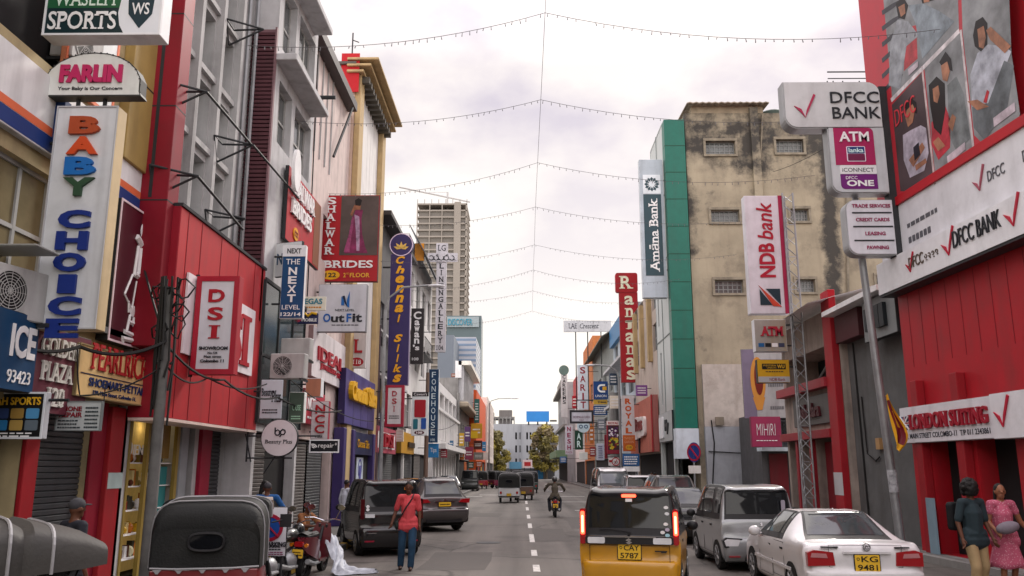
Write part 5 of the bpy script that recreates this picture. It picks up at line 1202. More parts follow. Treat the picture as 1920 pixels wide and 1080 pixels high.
fr = DF @ Matrix.Translation((a1 + .02, z0_ - .02, .3))
b = board('shop_sign', 'white bank panel with one big red tick at the picture edge beside the suit board', 'shop sign', fr, 3.5, h_ * 1.05, .25, P('#B3B3B7', .42, .15), P('#8E8E92'))
k = MB(fr); tick(k, .12, .22, .6); k.build('tick_mark', TK, b)
# -- bank totem on its pole
Y = 19.4
pb = G(1702, 1018, .13); px_ = W(1650, 600, Y).x + .28
o = thing('totem_sign', 'bank totem of rounded white, magenta and white boxes on a leaning steel pole', 'totem sign', (px_, Y, 0))
ptop = W(1633, 480, Y); pbot = W(1697, 960, Y); pd = (pbot - ptop); pg = ptop + pd * ((ptop.z - .1) / (ptop.z - pbot.z))
bk = Vector((0, .42, 0)); pg += bk; ptop += bk
k = MB(); k.path([pg, ptop + Vector((0, .1, .0)), ptop - pd * .42], [.10, .085, .07], 10); k.build('pole', GALV, o, smooth=True)
k = MB(); q = pg + (ptop - pg) * .12; k.ring(0, 0, 0, 0, 0, 0) if False else None
q = pg + (ptop - pg) * .2
k = MB(); k.bar(q, q + (ptop - pg).normalized() * .5, .105, 10); k.build('peeling_poster', mat('torn poster scraps', (.35, .36, .38), .8, var=.5, scale=9), o)
def totem(px0, py0, px1, py1, face, nm, r, corners, t=.35):
 fr, w_, h_ = facing(px0, py0, px1, py1, Y); x = MB(fr); x.rbox(0, w_, 0, h_, -t, -.03, r, 6, corners); x.build(nm, mat('brushed grey casing', (.33, .34, .35), .4, metal=.3, var=.08, streak=.3), o)
 x = MB(fr); x.rbox(.03, w_ - .015, .03, h_ - .02, -.04, 0, r * .9, 6, corners); x.build('face', face, o); return fr, w_, h_
fr, w_, h_ = totem(1470, 153, 1652, 240, P('#A3A4A6', .42, .2), 'top_box', .32, (1, 0, 1, 0), .4)
text_part(o, fr, LT, [T('DFCC', w_ * .48, h_ * .53, w_ * .5, h_ * .24, .004, .03, off=.0), T('BANK', w_ * .49, h_ * .2, w_ * .49, h_ * .24, .004, .03, off=.0)])
k = MB(fr); tick(k, w_ * .1, h_ * .22, .62 * 1.0); k.M = fr
k.build('tick_mark', PL('#A82C50'), o)
fr, w_, h_ = totem(1556, 238, 1663, 362, P('#9C9EA2', .42, .2), 'middle_box', .25, (1, 0, 0, 0))
MAG = P('#A01C54', .42, .1)
k = MB(fr); k.rbox(w_ * .1, w_ * .80, h_ * .42, h_ * .985, .002, .012, .12, 5, (0, 0, 1, 0)); k.build('magenta_panel', MAG, o)
text_part(o, fr, PL('#C3BCC2'), [T('ATM', w_ * .19, h_ * .77, w_ * .52, h_ * .15, .013, .03, off=.02)])
k = MB(fr); k.rbox(w_ * .3, w_ * .63, h_ * .47, h_ * .70, .013, .02, .03); k.build('white_tile', PL('#B9B2C2'), o)
k = MB(fr); k.rbox(w_ * .315, w_ * .615, h_ * .59, h_ * .69, .021, .024, .02); k.build('blue_tile', PL('#15356E'), o)
k = MB(fr); k.rbox(w_ * .315, w_ * .615, h_ * .48, h_ * .585, .021, .024, .02); k.build('wine_tile', PL('#6A1C44'), o)
text_part(o, fr, PL('#A9BFD6'), [T('lanka', w_ * .335, h_ * .605, w_ * .26, h_ * .07, .025, .004, off=.02)])
k = MB(fr); k.rbox(w_ * .16, w_ * .80, h_ * .285, h_ * .415, .002, .012, .03); k.build('white_strip', PL('#B4B4B6'), o)
text_part(o, fr, LT, [T('iCONNECT', w_ * .2, h_ * .315, w_ * .55, h_ * .06, .013, .004)])
k = MB(fr); k.rbox(w_ * .16, w_ * .80, h_ * .06, h_ * .28, .002, .012, .1, 5, (1, 0, 0, 0)); k.build('purple_panel', P('#6A1A6E', .42, .05), o)
text_part(o, fr, WT, [T('DFCC', w_ * .25, h_ * .205, w_ * .2, h_ * .045, .013, .004), T('ONE', w_ * .26, h_ * .10, w_ * .47, h_ * .09, .013, .01, off=.03)])
fr, w_, h_ = totem(1588, 374, 1678, 478, P('#A9A9AF', .42, .2), 'lower_box', .25, (1, 0, 0, 1))
k = MB(fr)
for f in (.245, .495, .745): k.box(w_ * .13, w_ * .96, h_ * f, h_ * f + .035, .001, .012)
k.build('divider', STEEL, o)
text_part(o, fr, PL('#8E2450'), [T('TRADE SERVICES', w_ * .14, h_ * .85, w_ * .8, h_ * .065, off=.02), T('CREDIT CARDS', w_ * .2, h_ * .6, w_ * .7, h_ * .065, off=.02), T('LEASING', w_ * .37, h_ * .35, w_ * .42, h_ * .065, off=.02), T('PAWNING', w_ * .38, h_ * .1, w_ * .45, h_ * .065, off=.02)])
k = MB()
for py in (190, 300, 430): p = W(1660, py, Y); k.box(p.x - .1, 9.6, Y + .12, Y + .2, p.z - .05, p.z + .05)
k.build('wall_bracket', STEEL, o)
k = MB(); a, b_ = W(1652, 160, Y), W(1690, 480, Y); k.box(a.x - .05, a.x + .28, Y + .05, Y + .3, b_.z, a.z); k.build('spine', STEEL, o)
# limp flag on the pole
def flag():
 k = MB(); P_ = []; r = random.Random(5)
 a, c = W(1660, 742, Y - .2), W(1680, 835, Y - .2)
 n, m = 10, 6
 for i in range(n + 1):
  f = i / n; z = a.z + (c.z - a.z) * f
  wid = .04 + .27 * math.sin(math.pi * f ** 1.9)
  for j in range(m + 1):
   g_ = j / m; P_.append((a.x + .02 + .2 * f * .6 + wid * g_, Y - .2 + .05 * math.sin(g_ * 9 + f * 4), z + .22 * g_ * (1 - f) - .28 * g_ * .6))
 return P_, n, m
P_, n, m = flag(); o = thing('flag', 'small limp yellow and maroon lion flag tied to the leaning bank pole', 'flag', P_[0])
F1 = [(i * (m + 1) + j, i * (m + 1) + j + 1, (i + 1) * (m + 1) + j + 1, (i + 1) * (m + 1) + j) for i in range(n) for j in range(m)]
for nm, sel, h in (('yellow_field', lambda i, j: j in (0, 5) or i in (0, n - 1) or (3 <= i <= 5 and j in (2, 3)), '#D8A01E'), ('maroon_field', lambda i, j: True, '#6E1420')):
 k = MB(); ff = [f for q, f in enumerate(F1) if sel(q // m, q % m)] if nm == 'yellow_field' else [f for q, f in enumerate(F1) if not (q % m in (0, 5) or q // m in (0, n - 1) or (3 <= q // m <= 5 and q % m in (2, 3)))]
 k.add(P_, ff); k.build(nm, PL(h, .7), o, smooth='all')
# -- grey cement wall block
o = thing('cement_block', 'plain dark cement wall between the red open-fronted building and the bank', 'building', (10, 22.6, 0))
xg = 9.75; zt = LX(1625, 580, xg).z
k = MB(); k.quad((xg, 20.46, .13), (xg, 25.0, .13), (xg, 25.0, zt), (xg, 20.46, zt)).quad((xg, 20.46, .13), (18, 20.46, .13), (18, 20.46, zt), (xg, 20.46, zt)).quad((xg, 20.46, zt), (xg, 25, zt), (18, 25, zt), (18, 20.46, zt)).build('wall', GREYW, o)
k = MB(); k.box(xg - .35, 18, 23.2, 24.95, zt - .75, zt + .05); k.build('brown_fascia', P('#4A2026'), o)
k = MB(); k.box(xg - .7, 18, 21.0, 25.0, zt + .06, zt + .2); k.build('roof_edge', P('#C9C7CC'), o)
k = MB(); k.path([(xg - .03, 24.2, 4), (xg - .04, 24.1, 2.4), (xg - .03, 23.6, 2.2), (xg - .04, 23.3, 2.3)], .02); k.path([(xg - .03, 24.5, zt - .8), (xg - .03, 24.4, .3)], .025); k.build('cable', CABLE, o)
k = MB(); k.box(xg - .1, xg, 23.1, 23.35, 2.5, 2.8); k.build('meter_box', P('#A9865A'), o)
fr = frame((xg - .45, 22.6, 5.3), (0, -1, 0))
b = board('shop_sign', 'grey angled fascia with bulky dark letters above the cement wall beside the bank', 'shop sign', fr, 2.0, 1.1, .2, P('#7E8384', .5, .3), STEEL)
text_part(b, fr, PL('#1E2428'), [T('NI', .3, .25, 1.2, .6, .004, .1, off=.06)])
# -- red building with the open upper floor
xr = 9.55; y0, y1 = 25.05, 30.7
o = thing('open_building', 'red framed shop building with an open dark upper floor and a cream parapet', 'building', (xr, 29, 0))
zt = LX(1560, 575, xr).z
fr = frame((xr, y1, .13), (0, -1, 0)); L = y1 - y0
zb = LX(1590, 716, xr).z; zs = LX(1590, 640, xr).z; zl = LX(1590, 800, xr).z
hs = [(.3, L - .75, zb + .15, zs), (.2, 1.3, 0, zl - .25 - .13), (1.5, 2.7, 0, zl - .25 - .13), (2.95, L - .8, 0, zl - .25 - .13)]
k = MB(fr); wall_holes(k, L, zt - .13, hs, 1.2); k.M = Matrix.Identity(4); k.quad((xr, y0, .13), (18, y0, .13), (18, y0, zt), (xr, y0, zt)).quad((xr, y1, .13), (18, y1, .13), (18, y1, zt), (xr, y1, zt)); k.build('wall', mat('stained cream parapet', (.36, .30, .26), .85, var=.12, streak=.6, stain=.3), o)
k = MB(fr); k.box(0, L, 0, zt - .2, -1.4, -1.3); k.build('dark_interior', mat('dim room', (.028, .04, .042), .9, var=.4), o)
k = MB(fr); k.add([(-.5, zt - .3, .9), (L + .1, zt - .1, .9), (L + .1, zt + .8, -2.5), (-.5, zt + .7, -2.5)], [(0, 1, 2, 3)]); k.build('roof_sheet', P('#C9C9CF', .5, .15), o)
MB(fr).box(L - .72, L - .05, 0, zt + .35, .003, .22).build('red_pillar', P('#A01E28', .42, .2), o, bevel=.015)
MB(fr).box(0, L - .73, zb - .15, zb + .14, .003, .3).build('red_beam', P('#9E2C38', .45, .2), o, bevel=.01)
MB(fr).box(.0, L - .73, zl - .4, zl - .14, .003, .26).build('red_beam', P('#93202C', .45, .2), o, bevel=.01)
for a in (1.32, 2.72): MB(fr).box(a, a + .2, 0, zl - .41, .003, .15).build('red_post', P('#93202C', .45, .2), o)
k = MB(fr); k.bar((3.0, zb, -.6), (3.0, zs, -.6), .05).bar((1.2, zb + .2, -.7), (3.6, zb + 1.2, -.7), .04); k.build('prop', GALV, o)
k = MB(fr); k.box(.22, 1.28, 0, zl - .5, -.4, -.36); k.build('teal_door', P('#123638', .5), o)
k = MB(fr); k.box(1.7, 2.6, 0, zl - .5, -.3, -.26); k.build('advert_panel', mat('blue shop advert', (.05, .11, .22), .5, var=.6, scale=2.5), o)
k = MB(fr); k.box(3.0, 3.9, .0, zl - .5, -.3, -.26); k.build('red_door', P('#7E1C28', .5), o)
k = MB(fr); k.box(L - .73, L - .04, 1.1, 1.75, .221, .226); k.build('grey_band', P('#9A9A9C'), o)
fb = fr @ Matrix.Translation((1.2, zl + .05 - .0, .1)); wf = L - .8 - 1.2; hf = zb - zl - .35
b = board('shop_sign', 'dull grey fascia with dark red raised letters recessed between two red beams', 'shop sign', fb, wf, hf, .1, P('#5C5A58', .5, .3), STEEL)
text_part(b, fb, PL('#4A1820'), [T('Yashodara', wf * .15, hf * .25, wf * .6, hf * .5, .004, .08, off=.03)])
# -- weathered tall building
def mould(m):
 # black mould growing in ragged patches along the parapet and down the damp seam
 t = m.node_tree; b = t.nodes['Principled BSDF']; src = b.inputs['Base Color'].links[0].from_socket
 c = N(t, 'ShaderNodeTexCoord'); sp = N(t, 'ShaderNodeSeparateXYZ'); t.links.new(c.outputs['Object'], sp.inputs[0])
 def mr(sock, a0, a1, b0, b1):
  n = N(t, 'ShaderNodeMapRange'); n.inputs['From Min'].default_value = a0; n.inputs['From Max'].default_value = a1; n.inputs['To Min'].default_value = b0; n.inputs['To Max'].default_value = b1; t.links.new(sock, n.inputs['Value']); return n.outputs[0]
 def mth(op, *a):
  n = N(t, 'ShaderNodeMath', operation=op)
  for i, v in enumerate(a):
   if isinstance(v, (int, float)): n.inputs[i].default_value = v
   else: t.links.new(v, n.inputs[i])
  return n.outputs[0]
 nz_ = N(t, 'ShaderNodeTexNoise'); nz_.inputs['Scale'].default_value = .55; nz_.inputs['Detail'].default_value = 10; nz_.inputs['Roughness'].default_value = .7; t.links.new(c.outputs['Object'], nz_.inputs['Vector'])
 top = mr(sp.outputs['Z'], 15.6, 18.6, 0, .21)
 seam = mr(mth('ABSOLUTE', mth('SUBTRACT', sp.outputs['X'], -.75)), 0, .8, .33, 0); edge = mr(sp.outputs['X'], -8.0, -7.2, .22, 0); seam = mth('MULTIPLY', seam, mr(sp.outputs['Z'], 8.5, 10, 0, 1)); edge = mth('MULTIPLY', edge, mr(sp.outputs['Z'], 11, 13, 0, 1))
 f = mth('ADD', nz_.outputs['Fac'], mth('MAXIMUM', top, mth('MAXIMUM', seam, edge)))
 k = N(t, 'ShaderNodeMix', data_type='RGBA'); t.links.new(mr(f, .61, .76, 0, .9), k.inputs[0]); t.links.new(src, k.inputs[6]); k.inputs[7].default_value = (.03, .03, .032, 1); t.links.new(k.outputs[2], b.inputs['Base Color'])
YB = 42.0
x0, x1 = W(1296, 500, YB).x, W(1296, 500, YB).x + 16.0; zt = W(1400, 212, YB).z
o = thing('weathered_building', 'tall mould streaked ochre building with small barred windows', 'building', ((x0 + x1) / 2, YB, 0))
WEA = mat('mould streaked ochre render', (.34, .295, .215), .9, var=.22, scale=.5, streak=.25, dirt=(.10, .085, .07), stain=.5, stain_scale=.7, bump=.3, bump_scale=12)
mould(WEA)
fr = frame((x0, YB, .13), (1, 0, 0)); hs = []
for (px0, px1, py0, py1) in ((1323, 1378, 265, 290), (1455, 1506, 262, 287), (1333, 1386, 394, 417), (1482, 1516, 392, 415), (1340, 1393, 525, 550), (1493, 1528, 524, 548), (1643, 1682, 517, 540)):
 a, c = W(px0, (py0 + py1) / 2, YB), W(px1, (py0 + py1) / 2, YB); zz0, zz1 = W(px0, py1, YB).z, W(px0, py0, YB).z
 hs.append((a.x - x0, c.x - x0, zz0 - .13, zz1 - .13))
L = x1 - x0
k = MB(fr); wall_holes(k, L, zt - .13, hs, .3); k.quad((0, 0, 0), (0, 0, -14), (0, zt - .13, -14), (0, zt - .13, 0)).quad((0, zt - .13, 0), (L, zt - .13, 0), (L, zt - .13, -14), (0, zt - .13, -14)); k.build('wall', WEA, o)
OLDF = mat('mouldy window surround', (.24, .21, .16), .9, var=.3)
for q in hs:
 window(o, fr, q, .22, 6, 3, mat('grey steel bars', (.22, .23, .23), .6), GLASS2, .05)
 MB(fr).box(q[0] - .12, q[1] + .12, q[3] + .001, q[3] + .14, .002, .1).box(q[0] - .12, q[1] + .12, q[2] - .12, q[2] - .001, .002, .1).box(q[0] - .12, q[0] - .001, q[2], q[3], .002, .08).box(q[1] + .001, q[1] + .12, q[2], q[3], .002, .08).build('window_surround', OLDF, o)
def WP(px, py): p = W(px, py, YB); return (p.x - x0, p.z - .13)
k = MB(fr); a, z = WP(1404, 215); k.box(a, a + .42, WP(1404, 400)[1], z + .35, .005, .22); k.build('pilaster', WEA, o)
k = MB(fr); k.bar((WP(1408, 215)[0] + .6, z, .06), (WP(1408, 560)[0] + .6, WP(1408, 400)[1], .06), .05); k.bar((WP(1588, 260)[0], z - .5, .1), (WP(1594, 560)[0] - .3, 8, .1), .07); k.build('drain_pipe', OLDF, o)
k = MB(); a = W(1288, 200, YB).x; c = W(1430, 200, YB).x; z = W(1360, 212, YB).z; k.box(a + .2, c, YB - .0, YB + 3, z, z + .62); k.build('roof_room', mat('cream roof room', (.34, .28, .20), .8, var=.2, streak=.4), o)
zr = W(1360, 205, YB).z
k = MB(); n = 26
k.loft([[(a - .1, YB - .5, zr + .12), (a - .1, YB + 3.2, zr + .35), (a - .1, YB + 3.2, zr + .4), (a - .1, YB - .5, zr + .17)]] + [[(a - .1 + (c - a + .3) * i / n, YB - .5, zr + .12 + .05 * (i % 2)), (a - .1 + (c - a + .3) * i / n, YB + 3.2, zr + .35 + .05 * (i % 2)), (a - .1 + (c - a + .3) * i / n, YB + 3.2, zr + .4 + .05 * (i % 2)), (a - .1 + (c - a + .3) * i / n, YB - .5, zr + .17 + .05 * (i % 2))] for i in range(1, n + 1)])
k.build('roof_sheet', mat('rusting roof sheet', (.30, .25, .20), .8, var=.3, stain=.3, stain_scale=2), o)
p = W(1460, 216, YB); k = MB(); k.bar((p.x, YB + 1.2, p.z), (p.x, YB + 1.2, p.z + .5), .75, 20).ell((p.x, YB + 1.2, p.z + .5), .75, .75, .2, 20, 8); k.bar((p.x - .6, YB + 1.2, p.z + .04), (p.x - .6, YB + 1.2, p.z + .3), .05)
o2 = thing('water_tank', 'dark green round water tank on the weathered roof', 'water tank', (p.x, YB + 1.2, p.z)); k.build('tank', P('#33423A', .5), o2, smooth=True)
k = MB()
for px in (1551, 1562, 1580, 1611, 1645): p = W(px, 152, YB + 2); k.bar((p.x, YB + 2, zt), (p.x, YB + 2, p.z), .035)
p, q = W(1551, 135, YB + 2), W(1660, 133, YB + 2); k.bar((p.x, YB + 2, p.z), (q.x, YB + 2, p.z), .04).bar((p.x, YB + 2, p.z - .4), (q.x, YB + 2, p.z - .4), .03); o2 = thing('roof_railing', 'thin steel railing on the weathered roof above the bank totem', 'railing', (p.x, YB + 2, zt)); k.build('rail', STEEL, o2)
# pale repainted lower wall, standing just proud, and grey base
a0, a1 = W(1315, 700, YB).x, W(1420, 700, YB).x; z0_, z1_ = W(1350, 800, YB).z, W(1350, 684, YB).z
k = MB(); k.box(a0, a1 + 6, YB - .25, YB - .006, z0_, z1_); k.build('pale_wall', mat('flaking pale wall', (.46, .41, .37), .9, var=.12, streak=.35, stain=.3, stain_scale=1.2, dirt=(.14, .11, .08)), o)
k = MB(); k.box(a0, a1 + 6, YB - .3, YB - .008, .13, z0_ - .01); k.build('grey_base', mat('grey white base wall', (.36, .38, .41), .9, var=.08, streak=.35), o)
k = MB(); k.path([(a0 + .3, YB - .34, z0_ + .3), (a0 + .4, YB - .34, z0_ - .8), (a0 + .2, YB - .34, 1)], .03).path([(a0 + .1, YB - .34, z0_ - 1.2), (a0 + 2, YB - .36, z0_ - 1.3), (a1 + .5, YB - .34, z0_ - 1.0)], .025); k.build('cable', CABLE, o)
k = MB(); k.box(a0 + .5, a0 + .9, YB - .45, YB - .31, z0_ + .05, z0_ + .45); k.build('meter_box', P('#7E7466'), o)
# -- building with the tall green fin
xa, xb = W(1254, 500, YB).x, W(1294, 500, YB).x - .02; zt = W(1275, 227, YB).z
o = thing('finned_building', 'tall white fronted bank building ending in a full height green fin', 'building', (8, 44, 0))
GRN = mat('green aluminium cladding', (.012, .135, .098), .4, var=.08, streak=.15)
k = MB(); zf = W(1285, 803, YB).z; k.box(xa, xb, YB - .2, YB + .5, zf, zt); k.build('green_fin', GRN, o)
k = MB(); n = 11
for i in range(1, n): z = zf + (zt - zf) * i / n; k.box(xa - .003, xb + .003, YB - .204, YB + .3, z - .02, z + .02)
k.build('cladding_joint', PL('#0A3A2A'), o)
WG = mat('pale facade panels', (.50, .54, .53), .35, var=.12, scale=.3, streak=.3)
xw = xa - .0; y0, y1 = YB + .52, 46.6
fr = frame((xw + .02, y1, .13), (0, -1, 0)); L = y1 - y0
zt2 = LX(1245, 235, xw).z
k = MB(fr); wall_holes(k, L, zt, [(.9, 1.25, 5.2, 8.0), (.6, .95, 9.5, 12), (.2, L - .3, 0, 3.2)], .2); k.M = Matrix.Identity(4); k.quad((xw, y1, 0), (xw + 10, y1, 0), (xw + 10, y1, zt), (xw, y1, zt)).quad((xw, y0, zt), (xw + 10, y0, zt), (xw + 10, y1, zt), (xw, y1, zt)); k.build('wall', WG, o)
k = MB(fr); k.box(.2, L - .3, 0, 3.2, -.3, -.25).box(.9, 1.25, 5.2, 8, -.25, -.21).box(.6, .95, 9.5, 12, -.25, -.21); k.build('dark_opening', BLACK, o)
k = MB(fr)
for z in (4.6, 8.6, 12.6, 16): k.box(0, L, z, z + .05, .002, .03)
k.box(L * .5, L * .5 + .04, 4.7, zt, .002, .028); k.build('facade_joint', PL('#6E7A78'), o)
k = MB(); zz = W(1285, 860, YB).z; k.box(xa - .05, xb, YB - .35, YB + .45, zz, zf - .02); k.build('grey_fascia', P('#A9B1B8', .45, .25), o)
fr2 = frame((xa - .1, 46.3, 3.35), (0, -1, 0))
b = board('shop_sign', 'grey fascia with a square white emblem below the green fin', 'shop sign', fr2, 4.0, 1.5, .3, P('#8E9292', .45, .3), STEEL)
MB(fr2).rbox(.3, 1.6, .2, 1.3, .002, .06, .1).build('emblem', P('#B9BABC'), b); text_part(b, fr2, PL('#33373A'), [T('Hy', 2.1, .35, 1.0, .75, .004, .06, off=.03)])
# vertical bank sign
b, fr, w_, h_ = hang('tall grey and slate bank sign with a round petal emblem and lengthwise white letters', 1202, 299, 1247, 558, 42.2, P('#8E979F', .42, .2), .4, wall=7.6, edge=P('#A9AFB4'))
k = MB(fr); k.box(w_ * .14, w_ * .88, h_ * .155, h_ * .74, .001, .02); k.build('slate_panel', P('#2C454E', .42, .1), b)
k = MB(fr); k.box(w_ * .14, w_ * .88, h_ * .745, h_ * .885, .001, .02); k.build('emblem_tile', P('#B3B9BE', .42, .1), b)
k = MB(fr); cx, cy = w_ * .51, h_ * .815
for t in range(12):
 c_, s_ = math.cos(math.radians(30 * t)), math.sin(math.radians(30 * t)); k.prism([(cx + c_ * .14, cy + s_ * .14), (cx + c_ * .30 + s_ * .08, cy + s_ * .30 - c_ * .08), (cx + c_ * .40, cy + s_ * .40), (cx + c_ * .30 - s_ * .08, cy + s_ * .30 + c_ * .08)], .021, .03)
k.build('petal_emblem', PL('#2C454E'), b)
ft = fr @ Matrix.Translation((w_ * .72, h_ * .18, 0)) @ Matrix.Rotation(math.pi / 2, 4, 'Z')
text_part(b, ft, PL('#C3CACF'), [T('Am\u0101na Bank', 0, 0, h_ * .53, w_ * .40, .021, .01, serif=True, off=.012)])
# red vertical sign
b, fr, w_, h_ = hang('tall red sign with pale serif letters stacked under a wide head', 1163, 548, 1198, 717, 57.0, P('#A51C26', .42, .15), .35, wall=8.0, edge=P('#7E141C'))
k = MB(fr); k.rbox(-w_ * .18, w_ * 1.02, h_, h_ + w_ * 1.08, -.35, .03, .15); k.build('head_panel', P('#A51C26', .42, .15), b)
text_part(b, fr, PL('#C9BDA8'), [ST('anjanas', w_ * .28, h_ * .03, w_ * .5, h_ * .93, .004, .03, serif=True, off=.02, gap=.35), T('R', w_ * .02, h_ + w_ * .2, w_ * .75, w_ * .7, .032, .02, serif=True, off=.02)])
# -- lattice mast with the bank signs
YM = 27.0
p0, p1 = W(1475, 365, YM), W(1512, 900, YM); xm0, xm1 = p0.x, p1.x + .12
o = thing('lattice_mast', 'galvanised lattice mast carrying two bank boxes and a money transfer sign', 'mast', (xm1, YM, 0)); k = MB(); n = 30; zt = p0.z
xm = 9.0; hw = .19
xm = W(1487, 560, YM).x
for sx, sy in ((-1, -1), (1, -1), (0, 1)): k.bar((xm + hw * sx, YM + .18 * sy, 0), (xm + hw * sx * .9, YM + .18 * sy, zt), .03, 6)
k.build('leg', GALV, o); k = MB()
for i in range(n):
 za, zb_ = zt * i / n, zt * (i + 1) / n; s = 1 if i % 2 else -1
 k.bar((xm - hw * s, YM - .18, za), (xm + hw * s, YM - .18, zb_), .013, 5).bar((xm - hw * s, YM - .18, za), (xm, YM + .18, zb_), .013, 5).bar((xm + hw * s, YM - .18, za), (xm, YM + .18, zb_), .013, 5)
 if i % 3 == 0: k.bar((xm - hw, YM - .18, za), (xm + hw, YM - .18, za), .014, 5)
k.build('lattice_brace', GALV, o)
b, fr, w_, h_ = hang('large white and crimson bank sign with lengthwise red letters on the lattice mast', 1401, 367, 1474, 588, 26.9, P('#A6A6AC', .42, .2), .35, wall=xm - .15, edge=P('#B3B3B8'))
MB(fr).box(w_ * .88, w_, 0, h_, .001, .02).build('crimson_strip', P('#9E2448', .42, .15), b)
ft = fr @ Matrix.Translation((w_ * .70, h_ * .30, 0)) @ Matrix.Rotation(math.pi / 2, 4, 'Z')
text_part(b, ft, PL('#9C1A2E'), [T('NDB', 0, 0, h_ * .29, w_ * .40, .004, .02, off=.03), T('bank', h_ * .32, .0, h_ * .32, w_ * .40, .004, .02, off=.01, shear=.2)])
k = MB(fr); k.prism([(w_ * .26, h_ * .07), (w_ * .26, h_ * .20), (w_ * .56, h_ * .07)], .003, .02).prism([(w_ * .42, h_ * .205), (w_ * .78, h_ * .205), (w_ * .78, h_ * .07)], .003, .02); k.build('emblem', PL('#15303A'), b)
k = MB(fr); k.prism([(w_ * .24, h_ * .235), (w_ * .30, h_ * .215), (w_ * .80, h_ * .055), (w_ * .58, h_ * .062)], .005, .024); k.build('emblem_stripe', PL('#B5412C'), b)
b, fr, w_, h_ = hang('grey streaked cash machine sign with red letters and card tiles on the mast', 1415, 599, 1475, 659, 26.9, mat('rain streaked grey panel', (.30, .29, .26), .5, var=.1, streak=.6, dirt=(.30, .20, .08)), .3, wall=xm - .15, edge=P('#B3B5B8'))
text_part(b, fr, PL('#A32034'), [T('ATM', w_ * .18, h_ * .48, w_ * .72, h_ * .3, .004, .03, off=.03, serif=True)])
for i, c in enumerate(('#1E5A8E', '#14181E', '#C3C4C6', '#3A3F58')): MB(fr).box(w_ * (.1 + i * .21), w_ * (.28 + i * .21), h_ * .14, h_ * .26, .002, .01).build('card_tile', PL(c), b)
b, fr, w_, h_ = hang('yellow money transfer sign with a black block and grey foot on the mast', 1420, 674, 1481, 718, 26.8, P('#C79A18', .42, .15), .2, wall=xm - .1, edge=P('#2A2A2A'))
MB(fr).box(.02, w_ - .02, .02, h_ * .27, .001, .006).build('grey_foot', P('#8E8E90'), b); MB(fr).box(w_ * .15, w_ * .88, h_ * .58, h_ * .82, .001, .006).build('black_block', PL('#15130F'), b)
text_part(b, fr, PL('#C9A02A'), [T('WESTERN', w_ * .18, h_ * .705, w_ * .4, h_ * .075, .007, .004), T('UNION', w_ * .3, h_ * .61, w_ * .28, h_ * .075, .007, .004), T('WU', w_ * .62, h_ * .62, w_ * .22, h_ * .16, .007, .004, off=.03)])
text_part(b, fr, INK, [LN(w_ * .25, h_ * .44, w_ * .55, h_ * .08, 1)]); text_part(b, fr, PL('#7E2030'), [T('NDB Bank', w_ * .36, h_ * .09, w_ * .48, h_ * .12, .007, .004)])
# coffee poster, pink sign, small shop set back
fr = frame((W(1392, 720, 37.5).x, 37.5, W(1392, 785, 37.5).z), (1, 0, 0)); fr = rz(fr, -14); w_ = W(1470, 700, 37.5).x - fr.translation.x; h_ = W(1392, 655, 37.5).z - fr.translation.z
b = board('poster_board', 'big tilted poster showing a cup of tea on a grey and lilac ground', 'poster', fr, w_, h_, .1, mat('grey poster print', (.40, .40, .40), .5, var=.1, streak=.3), STEEL)
MB(fr).box(.02, w_ * .3, .02, h_ - .02, .001, .004).build('lilac_ground', P('#7A7086'), b)
MB(fr).disc(w_ * .36, h_ * .55, w_ * .17, h_ * .33, .005, .02).build('cup', PL('#C98A3A'), b); MB(fr).disc(w_ * .38, h_ * .58, w_ * .1, h_ * .25, .021, .03).build('tea', PL('#6E1C10'), b); MB(fr).prism([(w_ * .22, h_ * .3), (w_ * .5, h_ * .3), (w_ * .42, h_ * .12), (w_ * .3, h_ * .12)], .005, .018).build('saucer', PL('#C98A3A'), b)
text_part(b, fr, PL('#6E6E70'), [LN(w_ * .58, h_ * .42, w_ * .35, h_ * .3, 3, seed=1), LN(w_ * .6, h_ * .1, w_ * .3, h_ * .1, 1)])
b, fr, w_, h_ = hang('deep pink shop sign with thin tall white letters beside the tea poster', 1409, 781, 1465, 838, 36.5, P('#9C3558', .42, .2), .25, wall=12.2, edge=P('#7E2A48'))
text_part(b, fr, WT, [T('MIHIRI', w_ * .18, h_ * .38, w_ * .62, h_ * .38, off=-.02), LN(w_ * .15, h_ * .18, w_ * .7, h_ * .06, 1)])
o = thing('small_shop', 'low set-back shop with louvres and dark red doors beside the weathered building', 'building', (14, 38.5, 0))
a0, a1 = W(1428, 850, 38).x, W(1540, 850, 38).x; z1_ = W(1450, 775, 38).z; zc = W(1450, 842, 38).z
k = MB(); k.box(a0, a1, 38.0, 41.6, .13, z1_); k.build('wall', DKC, o)
k = MB(); k.box(a0 - .2, a1, 37.2, 38.0, zc - .1, zc + .06); k.build('awning', P('#A9B4BA'), o)
k = MB()
for i in range(12): k.box(a0 + 1.0, a1 - .1, 37.9, 37.99, zc + .2 + i * .16, zc + .3 + i * .16)
k.build('louvre', STEEL, o)
k = MB(); k.box(a0 + .3, a0 + 1.1, 37.94, 37.98, .14, zc - .2); k.build('red_door', P('#6E1A24'), o); k = MB(); k.box(a0 + 1.2, a1 - .2, 37.94, 37.98, .14, zc - .2); k.build('teal_door', P('#12302E'), o)
